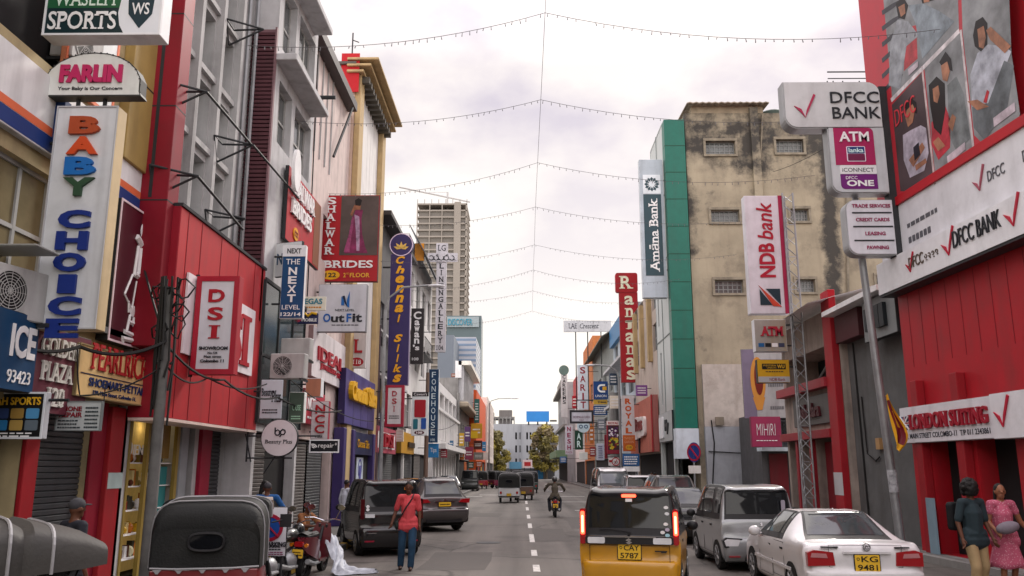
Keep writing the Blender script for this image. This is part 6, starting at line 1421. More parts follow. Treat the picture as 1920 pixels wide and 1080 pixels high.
# -- further right row
xq = 7.75
def rblock(name, label, y0, y1, z1, m, rows=(), cols=0, x=xq, **kw): return simple_block(name, label, y0, y1, x, z1, m, rows, cols, right=True, **kw)
z = LX(1225, 545, xq).z
o, fr, L = rblock('tailor_building', 'cream building with beige pilasters over a striped pink shop front', 46.7, 57.0, z, mat('cream pink render', (.50, .42, .36), .8, var=.08, streak=.4), ((8.6, 10.2), (11, 12.4)), 4, gm=GLASS2)
for a in (1.2, 4.2, 7.4): MB(fr).box(a, a + .5, 8, z - .2, .002, .25).build('pilaster', BEIGE, o)
fp = frame((xq - .45, 56.8, LX(1215, 850, xq).z), (0, -1, 0)); hp = LX(1215, 752, xq).z - fp.translation.z; Lp = 9.9
b = board('shop_sign', 'salmon pink ribbed shop front panel with a white cut out name and a necktie', 'shop sign', fp, Lp, hp, .3, P('#B5685C', .45, .25), P('#A0605A'))
k = MB(fp)
for i in range(40): k.box(.1 + i * .24, .2 + i * .24, .02, hp - .02, .002, .035)
k.build('rib', P('#C47A6A', .45, .2), b)
MB(fp).box(Lp - .22, Lp, 0, hp, .036, .1).build('red_end', P('#9E1420', .42), b)
k = MB(fp)
for a, c in ((2.2, .9), (3.6, 1.05), (5.1, .95), (6.4, .85)): k.rbox(a - .3, a + 1.2, hp * .5 - c * .7, hp * .5 + c * .6, .05, .2, .3)
k.build('name_plate', P('#B9B2B0', .45, .2), b)
text_part(b, fp, PL('#7E2A28'), [T('Titus', 2.4, hp * .42, 4.6, hp * .26, .201, .05, off=.02, serif=True)])
k = MB(fp); k.prism([(4.2, hp * .3), (4.9, hp * .3), (4.7, hp * .05), (4.55, 0.02), (4.4, hp * .05)], .04, .12); k.build('necktie', INK, b)
z = LX(1170, 590, xq).z
o, fr, L = rblock('blue_topped_building', 'pale blue and white building behind the tall red sign, with a blue roof board', 57.1, 70, z, mat('pale blue render', (.44, .50, .55), .8, var=.08, streak=.3), ((4.2, 6), (7.2, 9), (10, 11.8)), 3, gm=GLASS)
MB(fr).box(0, L, z - 1.6, z - .1, .002, .3).build('blue_board', P('#2C6E9E', .42), o)
k = MB(fr)
for zz in (6.5, 9.4): k.box(0, L, zz, zz + .2, .002, .9)
k.build('ledge', PALEC, o)
z = LX(1130, 648, xq).z
o, fr, L = rblock('grey_green_building', 'grey green rendered block with a tin roof under the rooftop name board', 70.1, 90, z, mat('grey green render', (.27, .29, .28), .8, var=.15, streak=.4), ((4.5, 6.5), (8.5, 10.5)), 4)
k = MB(fr); k.add([(-1, z - .6, 1.0), (L, z - .6, 1.0), (L, z + .6, -1), (-1, z + .6, -1), (-1, z - .7, 1.0), (L, z - .7, 1.0), (L, z + .5, -1), (-1, z + .5, -1)], [(0, 1, 2, 3), (4, 7, 6, 5), (0, 4, 5, 1), (2, 6, 7, 3), (0, 3, 7, 4), (1, 5, 6, 2)]); k.build('tin_roof', P('#6A675C'), o)
z = LX(1095, 645, xq).z
o, fr, L = rblock('orange_pier_building', 'narrow building with an orange pier behind the white sari sign', 90.1, 104, z * .95, mat('orange render', (.48, .17, .06), .8, var=.15, streak=.3), ((5, 7), (9, 11)), 3, gm=GLASS2)
o, fr, L = rblock('white_shop_building', 'white shop block with a small red hoarding, beyond the narrow orange building', 104.1, 122, LX(1085, 700, xq).z, WHITEW, ((4.4, 6.4), (7.6, 9.6)), 5)
MB(fr).box(2, 8, 11, 14, .05, .3).build('red_hoarding', P('#A8141E'), o)
z = LX(1055, 745, 7.4).z
o, fr, L = rblock('classical_building', 'weathered grey classical building with cornices closing the row by the crossing', 122.1, 150, z, mat('old grey stone', (.34, .34, .35), .85, var=.2, streak=.5, scale=.4), ((4.6, 7.2), (8.6, 11.2)), 6, x=6.6, cw=.4)
MB(fr).box(0, L, z - .9, z - .5, .002, .9).build('cornice', CONC, o); MB(fr).box(0, L, 7.7, 8.1, .002, .6).build('cornice', CONC, o); MB(fr).box(4, 20, z - .5, z + 1.3, -.5, .3).build('parapet', CONC, o)
MB(fr).box(0, L, 3.4, 4.4, .002, 1.6).build('tiled_awning', P('#6E8A6A'), o)
k = MB(fr)
for zz in (2.9, 5.9, 9.9): k.box(0, .6, zz, zz + .3, .3, 1.5)
k.build('ledge', CONC, o)
# rooftop name board
Y = 76; p0, p1 = W(1057, 622, Y), W(1146, 601, Y)
o = thing('rooftop_board', 'grey rooftop name board on thin poles above the right row', 'billboard', ((p0.x + p1.x) / 2, Y, p0.z)); fr = frame((p0.x, Y, p0.z), (1, 0, 0)); w_, h_ = p1.x - p0.x, p1.z - p0.z
MB(fr).box(0, w_, 0, h_, -.2, 0).build('panel', P('#9EA0A4', .45, .3), o); text_part(o, fr, PL('#3A3A44'), [T('LAE', w_ * .1, h_ * .3, w_ * .18, h_ * .45, serif=True), T('Crescent', w_ * .34, h_ * .3, w_ * .4, h_ * .45, serif=True, shear=.2)])
k = MB()
for f in (.25, .5, .78, .95): x = p0.x + w_ * f; k.bar((x, Y + .1, 10 if f > .7 else 6), (x, Y + .1, p0.z), .05)
k.bar((p0.x + w_ * .25, Y + .1, 8), (7.9, Y + .1, 8), .05).bar((p0.x + w_ * .25, Y + .1, 6), (7.9, Y + .1, 6), .05); k.build('post', STEEL, o)
# far signs of the right row
def rs(label, px0, py0, px1, py1, Y, c, **kw): return hang(label, px0, py0, px1, py1, Y, P(c, .45, .2), kw.pop('t', .25), wall=7.9, **kw)
b, fr, w_, h_ = rs('tall white sari shop sign with dark red letters stacked', 1083, 684, 1103, 768, 84, '#AEB3BA'); text_part(b, fr, PL('#8E2030'), [ST('SARIT', w_ * .25, h_ * .03, w_ * .5, h_ * .92, off=.02, gap=.3)])
b, fr, w_, h_ = rs('blue bank sign with a white and yellow square emblem', 1113, 715, 1140, 748, 72, '#123E78'); k = MB(fr); k.ring(w_ * .55, h_ * .6, .35, .2, .003, .02, 16, 90, 270).box(w_ * .55, w_ * .8, h_ * .6 + .2, h_ * .6 + .35, .003, .02).box(w_ * .55, w_ * .8, h_ * .6 - .35, h_ * .6 - .2, .003, .02); k.build('emblem', WT, b); MB(fr).box(w_ * .62, w_ * .9, h_ * .6 - .15, h_ * .6 + .15, .004, .03).build('yellow_square', PL('#D8A22A'), b); text_part(b, fr, WT, [T('UNION', w_ * .12, h_ * .1, w_ * .76, h_ * .14)])
b, fr, w_, h_ = rs('thin yellow money transfer strip under the blue bank sign', 1113, 750, 1139, 758, 72.1, '#C8A03A'); text_part(b, fr, INK, [T('W', w_ * .3, h_ * .2, w_ * .14, h_ * .6, off=.03), LN(w_ * .5, h_ * .2, w_ * .4, h_ * .6, 1)])
b, fr, w_, h_ = rs('lower blue notice of white print under the yellow strip', 1113, 761, 1139, 778, 72.2, '#1A4478'); text_part(b, fr, WT, [LN(w_ * .08, h_ * .1, w_ * .84, h_ * .8, 4, seed=8)])
b, fr, w_, h_ = rs('pale rectangular sign in a heavy dark frame, reaching over the road', 1068, 769, 1113, 794, 66, '#A7A6AE', border=.16, bmat=P('#2A2A2E')); text_part(b, fr, PL('#6E4A5A'), [T('HOSPALAS EARN', w_ * .14, h_ * .4, w_ * .72, h_ * .16, serif=True), T('MENT', w_ * .4, h_ * .2, w_ * .2, h_ * .1)])
b, fr, w_, h_ = rs('slender white sign with stacked letters below a grey disc', 1052, 700, 1064, 782, 105, '#A3A6A8'); text_part(b, fr, INK, [ST('CAREEMS', w_ * .25, h_ * .3, w_ * .5, h_ * .66, off=.02)]); k = MB(fr); k.disc(w_ * .5, h_ + .4, .62, .62, -.2, .02); k.build('disc', P('#5E7670'), b)
b, fr, w_, h_ = rs('white vertical sign with stacked crimson letters over the far pavement', 1060, 798, 1074, 852, 88, '#A9A4AC'); text_part(b, fr, PL('#8E2048'), [ST('NESH', w_ * .25, h_ * .16, w_ * .5, h_ * .8, off=.03, gap=.35), T('PLAZA', w_ * .1, h_ * .04, w_ * .8, h_ * .07)])
b, fr, w_, h_ = rs('dark green vertical sign with two stacked pale letters', 1078, 807, 1093, 843, 76, '#123C2C'); text_part(b, fr, PL('#A9C9BC'), [ST('AR', w_ * .25, h_ * .12, w_ * .5, h_ * .74, off=.03, gap=.2)])
fr, w_, h_ = facing(1082, 790, 1106, 808, 70); b = thing('round_sign', 'half hidden round pale sign below the dark framed sign', 'hanging sign', fr @ Vector((w_ / 2, 0, 0))); MB(fr).disc(w_ / 2, h_ / 2, w_ / 2, w_ / 2, -.2, 0).build('face', P('#A9B9C3'), b); k = MB(fr); k.ring(w_ * .3, h_ * .45, .16, .09, .003, .02, 14).ring(w_ * .7, h_ * .45, .16, .09, .003, .02, 14); k.build('emblem', PL('#3A5A78'), b); k = MB(); k.bar(fr @ Vector((w_, h_ / 2, -.1)), Vector((7.9, 70.1, fr.translation.z + h_ / 2)), .03); k.build('bracket', STEEL, b)
b, fr, w_, h_ = rs('tall white sign with stacked orange letters over an orange foot', 1167, 743, 1190, 846, 52, '#A8A6A8'); text_part(b, fr, PL('#C4561C'), [ST('ROYAL', w_ * .25, h_ * .32, w_ * .52, h_ * .64, off=.05, gap=.3)]); MB(fr).box(0, w_, 0, h_ * .29, .001, .03).build('orange_foot', P('#C4601E', .42), b); text_part(b, fr, PL('#D9A27A'), [T('SWEET', w_ * .12, h_ * .21, w_ * .76, h_ * .045, .031, .01), T('GARDEN', w_ * .12, h_ * .145, w_ * .76, h_ * .045, .031, .01)]); k = MB(fr); k.disc(w_ * .5, h_ * .07, w_ * .3, h_ * .045, .031, .04); k.build('number_plate', PL('#D9A01E'), b); text_part(b, fr, INK, [T('118', w_ * .32, h_ * .05, w_ * .36, h_ * .04, .041, .01)])
b, fr, w_, h_ = rs('flower and fruit photo banner with a red heading beside the orange lettered sign', 1138, 789, 1163, 851, 54, '#8E1E34'); r = random.Random(4)
MB(fr).box(w_ * .08, w_ * .92, h_ * .12, h_ * .85, .001, .005).build('photo_ground', PL('#3A2226'), b)
for nm, hs_, yr in (('flower_print', ('#3E1A4A', '#5A2A5E', '#C9B6C2'), (.5, .82)), ('fruit_print', ('#C9A21E', '#7E1A1A', '#B9C24A'), (.16, .48))):
 for h in hs_:
  k = MB(fr)
  for i in range(12): k.disc(r.uniform(.18, .8) * w_, r.uniform(*yr) * h_, .07, .07, .006 + i * .001, .0065 + i * .001, 8)
  k.build(nm, PL(h), b)
MB(fr).box(.0, w_, h_ * .87, h_, .001, .02).build('heading', P('#B9B2B0'), b); text_part(b, fr, PL('#A01824'), [T('ROYAL', w_ * .12, h_ * .895, w_ * .76, h_ * .07, .021, .01, off=.03)])
b, fr, w_, h_ = rs('blue notice board of white print on two posts beyond the parked cars', 1168, 851, 1199, 874, 46, '#1E5488', arm=False, cat='notice board'); text_part(b, fr, WT, [LN(w_ * .08, h_ * .1, w_ * .84, h_ * .75, 4, seed=12)]); k = MB(fr); k.box(0, w_, -.28, -.02, -.1, 0); k.build('white_foot', WHITE, b); k = MB(fr); k.bar((.2, -2.2, -.1), (.2, .2, -.1), .04).bar((w_ - .2, -2.2, -.1), (w_ - .2, .2, -.1), .04); k.build('post', GALV, b)
b, fr, w_, h_ = rs('white narrow sign with vertical blue print near the grey concrete column', 1119, 832, 1133, 863, 60, '#9EA3B0'); text_part(b, fr, PL('#3A3A6A'), [LN(w_ * .2, h_ * .1, w_ * .6, h_ * .8, 7)])
b, fr, w_, h_ = rs('narrow dark red hoarding beside the flower banner', 1134, 815, 1139, 860, 55, '#7E1428')
fr, w_, h_ = facing(1141, 858, 1161, 873, 50); b = thing('road_sign', 'small white board with a red crossed no cycling disc', 'road sign', fr @ Vector((w_ / 2, 0, 0))); MB(fr).box(0, w_, 0, h_, -.04, 0).build('panel', P('#A9A6A6'), b); k = MB(fr); k.ring(w_ * .68, h_ * .5, .24, .19, .002, .01); k.bar((w_ * .56, h_ * .2, .008), (w_ * .8, h_ * .8, .008), .02, 4).box(.03, w_ * .36, h_ * .4, h_ * .7, .002, .01); k.build('red_mark', PL('#A01824'), b); k = MB(fr); k.ring(w_ * .6, h_ * .42, .07, .05, .012, .016, 12).ring(w_ * .76, h_ * .42, .07, .05, .012, .016, 12); k.build('bicycle_mark', INK, b); k = MB(fr); k.bar((w_ / 2, -2.2, -.06), (w_ / 2, h_ * .8, -.06), .035); k.build('post', GALV, b)
# lit no-parking disc on its post by the green fin
p = W(1301, 848, 39.5); o = thing('road_sign', 'round blue and red no parking disc on a post under the green fin', 'road sign', (p.x, 39.5, 0)); fr = frame((p.x, 39.5, p.z), (1, 0, 0)); fr = rz(fr, -50)
MB(fr).disc(0, 0, .38, .45, -.03, 0).build('disc', P('#1C3478', .42, .1), o); k = MB(fr); k.ring(0, 0, .4, .32, .002, .01); k.bar((-.25, .28, .006), (.25, -.28, .006), .04, 4); k.build('red_ring', PL('#A01C34'), o); k = MB(); k.bar((p.x, 39.56, .0), (p.x, 39.56, p.z + .3), .04); k.build('post', GALV, o); MB(fr).box(-.35, .35, -.95, -.6, -.02, 0).build('plate', P('#B9B6B2'), o)
# concrete column standing by the far pavement
p = W(1128, 850, 63); k = MB(); k.bar((6.9, 63, 0), (6.9, 63, 7.5), .35, 12); tag(k.build('concrete_column', CONC), 'bare concrete column on the far pavement below the blue bank sign', 'column')
# more small signs of the far rows
for (px0, py0, px1, py1, Y, c, lab) in ((1073, 742, 1082, 766, 100, '#A8182A', 'small red square sign left of the tall white sari sign'), (1106, 798, 1113, 832, 74, '#B96A2A', 'narrow orange strip sign below the lower blue notice'),
 (1121, 786, 1135, 806, 62, '#7A7F88', 'small slate sign above the bare concrete column'), (1144, 742, 1163, 766, 58, '#B9B2A4', 'pale oblong sign above the flower banner'), (1193, 722, 1214, 742, 50, '#7E4A8E', 'purple and green fruit print sign beside the orange lettered sign'),
 (1050, 856, 1062, 868, 95, '#3A6A9E', 'small blue sign low under the crimson lettered sign'), (1086, 848, 1102, 862, 72, '#C9C3B8', 'small white sign low beside the green lettered sign'), (1106, 838, 1117, 856, 66, '#8E2A2A', 'dark red sign low beside the white narrow sign'), (1143, 700, 1158, 722, 64, '#3A4A5E', 'dark blue grey sign high beside the tall red sign'), (1088, 778, 1100, 786, 78, '#2A6A4A', 'thin green strip sign over the green lettered sign')):
 b, fr, w_, h_ = rs(lab, px0, py0, px1, py1, Y, c); text_part(b, fr, PL('#D0C8C0'), [LN(w_ * .12, h_ * .15, w_ * .76, h_ * .7, 3, seed=px0)])
for (px0, py0, px1, py1, Y, c, lab) in ((742, 806, 756, 828, 39, '#B9B2A8', 'small pale sign between the pink fascia and the suitcase sign'), (826, 842, 838, 858, 60, '#A03040', 'small crimson sign below the white attic openings'), (840, 826, 850, 846, 70, '#3A6A8E', 'small steel blue sign before the white columns'), (861, 812, 870, 836, 78, '#C9A02A', 'narrow yellow sign on the beige ledge building'), (893, 864, 904, 876, 92, '#B8541E', 'little orange sign low in the far row'), (878, 866, 888, 878, 84, '#2A5A4A', 'little green sign low in the far row')):
 b, fr, w_, h_ = hang(lab, px0, py0, px1, py1, Y, P(c, .45, .2), .2, wall=-6.0); text_part(b, fr, PL('#D8D0C8'), [LN(w_ * .12, h_ * .15, w_ * .76, h_ * .7, 3, seed=px0)])
# ================================================================ VEHICLES
TINT = mat('tinted car glass', (.006, .007, .009), .04, var=.1, spec=.45)
CLEARG = mat('car glass', (.035, .042, .046), .05, var=.4, scale=.9, spec=.7)
TRIM = mat('black plastic trim', (.014, .014, .016), .45, var=.1)
TYRE = mat('tyre rubber', (.014, .014, .015), .8, var=.2)
ALLOY = mat('alloy wheel', (.32, .33, .34), .3, metal=.8, var=.1)
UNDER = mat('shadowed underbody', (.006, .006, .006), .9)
REDLENS = mat('red tail lens', (.30, .008, .012), .15, var=.1, coat=.5)
LITLENS = mat('lit brake lamp', (.8, .05, .03), .3, emit=7, emit_col=(1.0, .045, .02))
LITCORE = mat('lit brake lamp core', (1, .4, .2), .3, emit=12, emit_col=(1.0, .25, .09))
CLENS = mat('clear lamp lens', (.62, .63, .65), .3, var=.2, coat=.5)
AMBER = mat('amber lens', (.55, .16, .01), .2, coat=.3)
PLATE = mat('yellow number plate', (.72, .44, .03), .45, var=.05, stain=.1)
PLATEW = mat('white number plate', (.6, .6, .58), .45, var=.05)
def paint(name, c, rough=.28, metal=.0): return mat(name, c, rough, metal=metal, var=.05, scale=1.5, coat=.6, spec=.5, stain=.12, stain_scale=2.5, dirt=(.10, .09, .08))
def cr4(a, b, c, d, t): return .5 * ((2 * b) + (c - a) * t + (2 * a - 5 * b + 4 * c - d) * t * t + (3 * b - a - 3 * c + d) * t ** 3)
def crv(P_, t):
 i = min(int(t), len(P_) - 2); f = t - i
 a, b, c, d = P_[max(i - 1, 0)], P_[i], P_[i + 1], P_[min(i + 2, len(P_) - 1)]
 # limit overshoot: use linear where the control points are far apart in spacing
 l1, l0, l2 = (c - b).length, (b - a).length, (d - c).length
 if i > 0 and l0 > 3.2 * l1: a = b + (b - c)
 if i < len(P_) - 2 and l2 > 3.2 * l1: d = c + (c - b)
 if i > 0 and l1 > 3.2 * l0: a = b + (b - a).normalized() * -l1
 if i < len(P_) - 2 and l1 > 3.2 * l2: d = c + (d - c).normalized() * l1
 return Vector([cr4(a[k], b[k], c[k], d[k], f) for k in range(3)])
class Shell:
 """smooth half-symmetric car skin from control sections; cells can be given to separate parts"""
 def __init__(s, st, su=5, sv=5):
  # station: (yb, zb, wb, yt, zt, wt, zlow, wlow, bulge)
  s.R = []
  for (yb, zb, wb, yt, zt, wt, zl, wl, bl) in st:
   zb = min(zb, zt - .002)
   zm = zl + (zb - zl) * .45
   s.R.append([Vector((wl * .93, yb, zl)), Vector((wl, yb, zl + (zb - zl) * .12)), Vector((max(wl, wb) * 1.0, yb, zm)), Vector((wb, yb, zb)),
      Vector((wt, yt, zt - min(.045, (zt - zb) * .35))), Vector((wt * .62, yt + bl * .7, zt - min(.008, (zt - zb) * .1))), Vector((0, yt + bl, zt))])
  s.su, s.sv = su, sv; s.nu, s.nv = (len(st) - 1) * su, 6 * sv
  s.g = []
  for i in range(s.nu + 1):
   u = i / su; row = [crv([r[j] for r in s.R], u) for j in range(7)]
   full = [crv(row, j / sv) for j in range(s.nv + 1)]
   s.g.append(full + [Vector((-p.x, p.y, p.z)) for p in full[-2::-1]])
  s.m = 2 * s.nv
 def nrm(s, i, j):
  g = s.g; a = g[min(i + 1, s.nu)][j] - g[max(i - 1, 0)][j]; b = g[i][min(j + 1, s.m)] - g[i][max(j - 1, 0)]
  n = a.cross(b)
  if n.length < 1e-9: return Vector((0, 0, 1))
  n.normalize(); c = Vector((0, g[i][j].y, .8)); return n if n.dot(g[i][j] - Vector((0, s.ymid, .8))) > 0 else -n
 ymid = 1.7
 def skin(s, name, m, o):
  k = MB(); P_ = [p for r in s.g for p in r]; w_ = s.m + 1
  k.add(P_, [(i * w_ + j, i * w_ + j + 1, (i + 1) * w_ + j + 1, (i + 1) * w_ + j) for i in range(s.nu) for j in range(s.m)])
  n = len(P_); k.add([s.g[0][j] for j in range(w_)], [tuple(range(w_))]); k.add([s.g[s.nu][j] for j in range(w_)], [tuple(range(w_))])
  return k.build(name, m, o, smooth=True, rel=False)
 def patch(s, name, m, o, u0, u1, v0, v1, off=.004, side=0, grow=0):
  """cells u0..u1 (station units), v0..v1 (0 sill .. 6 roof middle .. 12 far sill) lifted off the skin"""
  i0, i1 = round(u0 * s.su) - grow, round(u1 * s.su) + grow; j0, j1 = round(v0 * s.sv) - grow, round(v1 * s.sv) + grow
  k = MB(); P_ = []
  for i in range(i0, i1 + 1):
   for j in range(j0, j1 + 1):
    P_.append(s.g[i][j] + s.nrm(i, j) * (off))
  w_ = j1 - j0 + 1; h_ = i1 - i0 + 1
  k.add(P_, [(i * w_ + j, i * w_ + j + 1, (i + 1) * w_ + j + 1, (i + 1) * w_ + j) for i in range(h_ - 1) for j in range(w_ - 1)])
  # turn the rim in so the pane is a thing with an edge
  rim = [(i, 0) for i in range(h_)] + [(h_ - 1, j) for j in range(1, w_)] + [(i, w_ - 1) for i in range(h_ - 2, -1, -1)] + [(0, j) for j in range(w_ - 2, 0, -1)]
  q0 = [P_[i * w_ + j] for i, j in rim]; q1 = [s.g[i0 + i][j0 + j] - s.nrm(i0 + i, j0 + j) * .01 for i, j in rim]; n = len(rim)
  k.add(q0 + q1, [(a, (a + 1) % n, n + (a + 1) % n, n + a) for a in range(n)])
  return k.build(name, m, o, smooth=True, rel=False)
 def glass(s, name, m, o, u0, u1, v0, v1):
  s.patch('window_seal', TRIM, o, u0, u1, v0, v1, .003, grow=1); return s.patch(name, m, o, u0, u1, v0, v1, .007)
def wheel(o, x, y, r, wd=.17, rim=ALLOY, spokes=7):
 """a wheel as a part with its rim as a sub-part; x signed outer face"""
 sgn = 1 if x > 0 else -1
 fr = Matrix(((0, 0, sgn, x), (1, 0, 0, y), (0, 1, 0, r), (0, 0, 0, 1)))
 k = MB(fr); k.loft([[(rr * math.cos(2 * math.pi * i / 24), rr * math.sin(2 * math.pi * i / 24), z) for i in range(24)] for rr, z in ((r * .66, -.01), (r * .70, .0), (r * .96, -.012), (r, -.04), (r, -wd + .03), (r * .95, -wd), (r * .5, -wd))])
 t = k.build('wheel', TYRE, o, smooth=True, rel=False)
 k = MB(fr); k.ring(0, 0, r * .68, r * .58, -.03, .004, 24).disc(0, 0, r * .16, r * .16, -.03, .0, 12)
 for i in range(spokes):
  a = 2 * math.pi * i / spokes; k.bar((r * .1 * math.cos(a), r * .1 * math.sin(a), -.012), (r * .62 * math.cos(a), r * .62 * math.sin(a), -.01), r * .085, 5)
 k.build('rim', rim, t, rel=False)
 MB(fr).disc(0, 0, r * .6, r * .6, -.06, -.04, 20).build('brake', UNDER, t, rel=False)
 return t
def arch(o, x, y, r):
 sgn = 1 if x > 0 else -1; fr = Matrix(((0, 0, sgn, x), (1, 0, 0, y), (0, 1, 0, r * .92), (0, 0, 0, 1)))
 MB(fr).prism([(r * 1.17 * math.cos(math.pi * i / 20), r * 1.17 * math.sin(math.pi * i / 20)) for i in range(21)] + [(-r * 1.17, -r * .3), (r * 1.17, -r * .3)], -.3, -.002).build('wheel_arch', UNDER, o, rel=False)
def plate(o, y, z, w_, h_, rows, m=PLATE, x=0):
 fr = frame((x - w_ / 2, y, z - h_ / 2), (1, 0, 0)); MB(fr).rbox(-.012, w_ + .012, -.012, h_ + .012, -.02, -.004, .02).build('plate_frame', TRIM, o, rel=False)
 p = MB(fr).rbox(0, w_, 0, h_, -.01, 0, .015).build('number_plate', m, o, rel=False); k = MB(fr); n = len(rows)
 if not rows: lines(k, w_ * .1, h_ * .2, w_ * .8, h_ * .6, 1 if h_ < .14 else 2, .001, .003, 4)
 for i, s in enumerate(rows):
  hh = h_ / n; x0, x1 = (.14, .72) if (n == 2 and i == 0) else (.1, .8)
  put_text(k, s, w_ * x0 + (w_ * .12 if n == 2 and i == 0 else 0), h_ - hh * (i + 1) + hh * .14, w_ * x1 - (w_ * .05 if n == 2 and i == 0 else 0), hh * .70, .001, .003, off=.01)
 if n == 2: k.ring(w_ * .13, h_ * .75, .022, .014, .001, .003, 10)
 k.build('plate_lettering', PL('#1A1712'), p, rel=False); return p
def body_boxes(o, name, m, boxes, bevel=.008):
 k = MB()
 for b in boxes: k.box(*b)
 return k.build(name, m, o, bevel=bevel, rel=False)
def mirror(o, x, y, z, m, s=1):
 sg = 1 if x > 0 else -1
 k = MB(); k.ell((x + sg * .12, y, z), .10 * s, .07 * s, .085 * s, 12, 8); k.bar((x - sg * .02, y, z - .05), (x + sg * .08, y, z - .02), .02); return k.build('door_mirror', m, o, smooth=True, rel=False)
# -- boxy small vans: profile shared, faces differ
def kei_profile(H, L, w_, tail=.0, belt=.98, nose=.55):
 return [  # yb, zb, wb, yt, zt, wt, zlow, wlow, bulge
  (.10, .20, w_ * .93, .06, .225, w_ * .90, .19, w_ * .92, -.03), (.06, .34, w_ * .965, .0, .36, w_ * .93, .2, w_ * .94, -.04),
  (.05, .56, w_ * .985, -.01, .60, w_ * .94, .21, w_ * .96, -.04), (.06, .64, w_ * .985, .045, .655, w_ * .935, .21, w_ * .97, -.035),
  (.06, belt - .04, w_ * .99, .05, belt - .02, w_ * .93, .21, w_ * .975, -.03), (.08, belt, w_ * .99, .07, belt + .03, w_ * .92, .21, w_ * .975, -.03),
  (.14, belt + .02, w_ * .99, .16, H - .14, w_ * .86, .21, w_ * .975, -.025), (.24, belt + .02, w_ * .99, .20, H - .035, w_ * .845, .21, w_ * .975, -.04),
  (.55, belt + .01, w_, .50, H, w_ * .84, .21, w_ * .98, 0), (1.05, belt, w_, 1.05, H + .005, w_ * .845, .21, w_ * .98, 0), (1.75, belt - .01, w_, 1.75, H, w_ * .84, .21, w_ * .98, 0),
  (2.35, belt - .03, w_, 2.30, H - .05, w_ * .81, .21, w_ * .98, .03), (2.62, belt - .03, w_ * .99, 2.42, H - .11, w_ * .79, .21, w_ * .98, .06),
  (L - .52, belt - .04, w_ * .97, L - .50, belt + .03, w_ * .84, .21, w_ * .97, .06), (L - .30, belt - .10, w_ * .95, L - .28, belt - .045, w_ * .82, .21, w_ * .95, .06),
  (L - .10, belt - .24, w_ * .90, L - .06, belt - .18, w_ * .78, .21, w_ * .92, .07), (L - .06, .5, w_ * .88, L - .01, .52, w_ * .78, .21, w_ * .9, .05), (L - .08, .24, w_ * .86, L - .05, .26, w_ * .8, .2, w_ * .86, .02)]
def kei_van(label, loc, deg, body, H=1.70, L=3.4, W_=1.475, glass=TINT, name='van', roof=None, cat='van', rearglass=True):
 o = thing(name, label, cat, loc, math.radians(-deg)); w_ = W_ / 2
 s = Shell(kei_profile(H, L, w_)); s.ymid = L / 2
 s.skin('body', body, o)
 if rearglass: s.glass('rear_window', glass, o, 5.2, 6.4, 4.2, 7.8)
 for v0, v1 in ((3.15, 3.95), (8.05, 8.85)):
  s.glass('side_window', glass, o, 7.2, 8.5, v0, v1); s.glass('side_window', glass, o, 8.7, 10.0, v0, v1); s.glass('side_window', glass, o, 10.2, 11.6, v0, v1)
 s.glass('windscreen', CLEARG, o, 12.1, 12.9, 4.2, 7.8)
 for x in (w_, -w_):
  for y in (.58, L - .72): arch(o, x * 1.004, y, .285); wheel(o, x * 1.005, y, .285, .16)
 mirror(o, w_, 2.5, belt_z(H), TRIM); mirror(o, -w_, 2.5, belt_z(H), TRIM)
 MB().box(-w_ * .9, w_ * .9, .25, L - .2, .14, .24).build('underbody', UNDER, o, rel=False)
 return o, s
def belt_z(H): return 1.02
def seam_rect(k, fr, a0, a1, b0, b1, t=.006):
 k.M = fr; k.box(a0, a1, b0, b0 + t, 0, .004).box(a0, a1, b1 - t, b1, 0, .004).box(a0, a0 + t, b0, b1, 0, .004).box(a1 - t, a1, b0, b1, 0, .004)
SEAM = mat('panel gap', (.01, .01, .01), .8)
# ---- yellow van just ahead
YEL = paint('deep yellow car paint', (.52, .25, .008))
o, s = kei_van('yellow box van with a black upper body, its brake lamps lit, right in front', (1.62, 13.15, 0), 13, YEL)
BLK = paint('black car paint', (.008, .008, .009), .2)
s.patch('black_upper', BLK, o, 4.8, 12.4, 3.1, 8.9, .0025)
for v0, v1 in ((2.95, 3.0),): pass
frb = frame((0, .005, 0), (1, 0, 0))
k = MB(frb); k.rbox(-.66, .66, .885, 1.0, .0, .035, .03); k.build('tail_garnish', TRIM, o, rel=False)
k = MB(frb); k.box(-.40, .40, .985, .998, .036, .046); k.build('chrome_bar', CHROME, o, rel=False)
for a0, a1 in ((-.62, -.36), (.36, .63)): MB(frb).rbox(a0, a1, .895, .985, .036, .05, .02).build('clear_lamp', CLENS, o, rel=False)
k = MB(frb); k.prism([(-.05, .945), (-.005, .975), (.045, .95), (.005, .937), (.05, .915), (.0, .885), (-.05, .91), (-.008, .925)], .037, .05); k.build('emblem', CHROME, o, rel=False)
for sx in (-1, 1):
 k = MB(); k.M = frame((0, 0.02, 0), (1, 0, 0)); x0, x1 = sorted((sx * .655, sx * .74))
 k.rbox(x0, x1, .88, 1.40, -.10, .035, .03); k.build('tail_lamp', REDLENS, o, rel=False)
 x0, x1 = sorted((sx * .668, sx * .728)); k = MB(frame((0, 0.02, 0), (1, 0, 0))); k.rbox(x0, x1, 1.02, 1.36, .036, .045, .02); k.build('lit_lamp', LITLENS, o, rel=False)
 k = MB(frame((0, 0.02, 0), (1, 0, 0))); k.rbox(x0 + .018, x1 - .018, 1.05, 1.3, .046, .05, .012); k.build('lamp_core', LITCORE, o, rel=False)
k = MB(frame((0, .12, 0), (1, 0, 0))); k.rbox(-.11, .11, 1.565, 1.61, -.02, .02, .02); k.build('high_brake_lamp', LITLENS, o, rel=False)
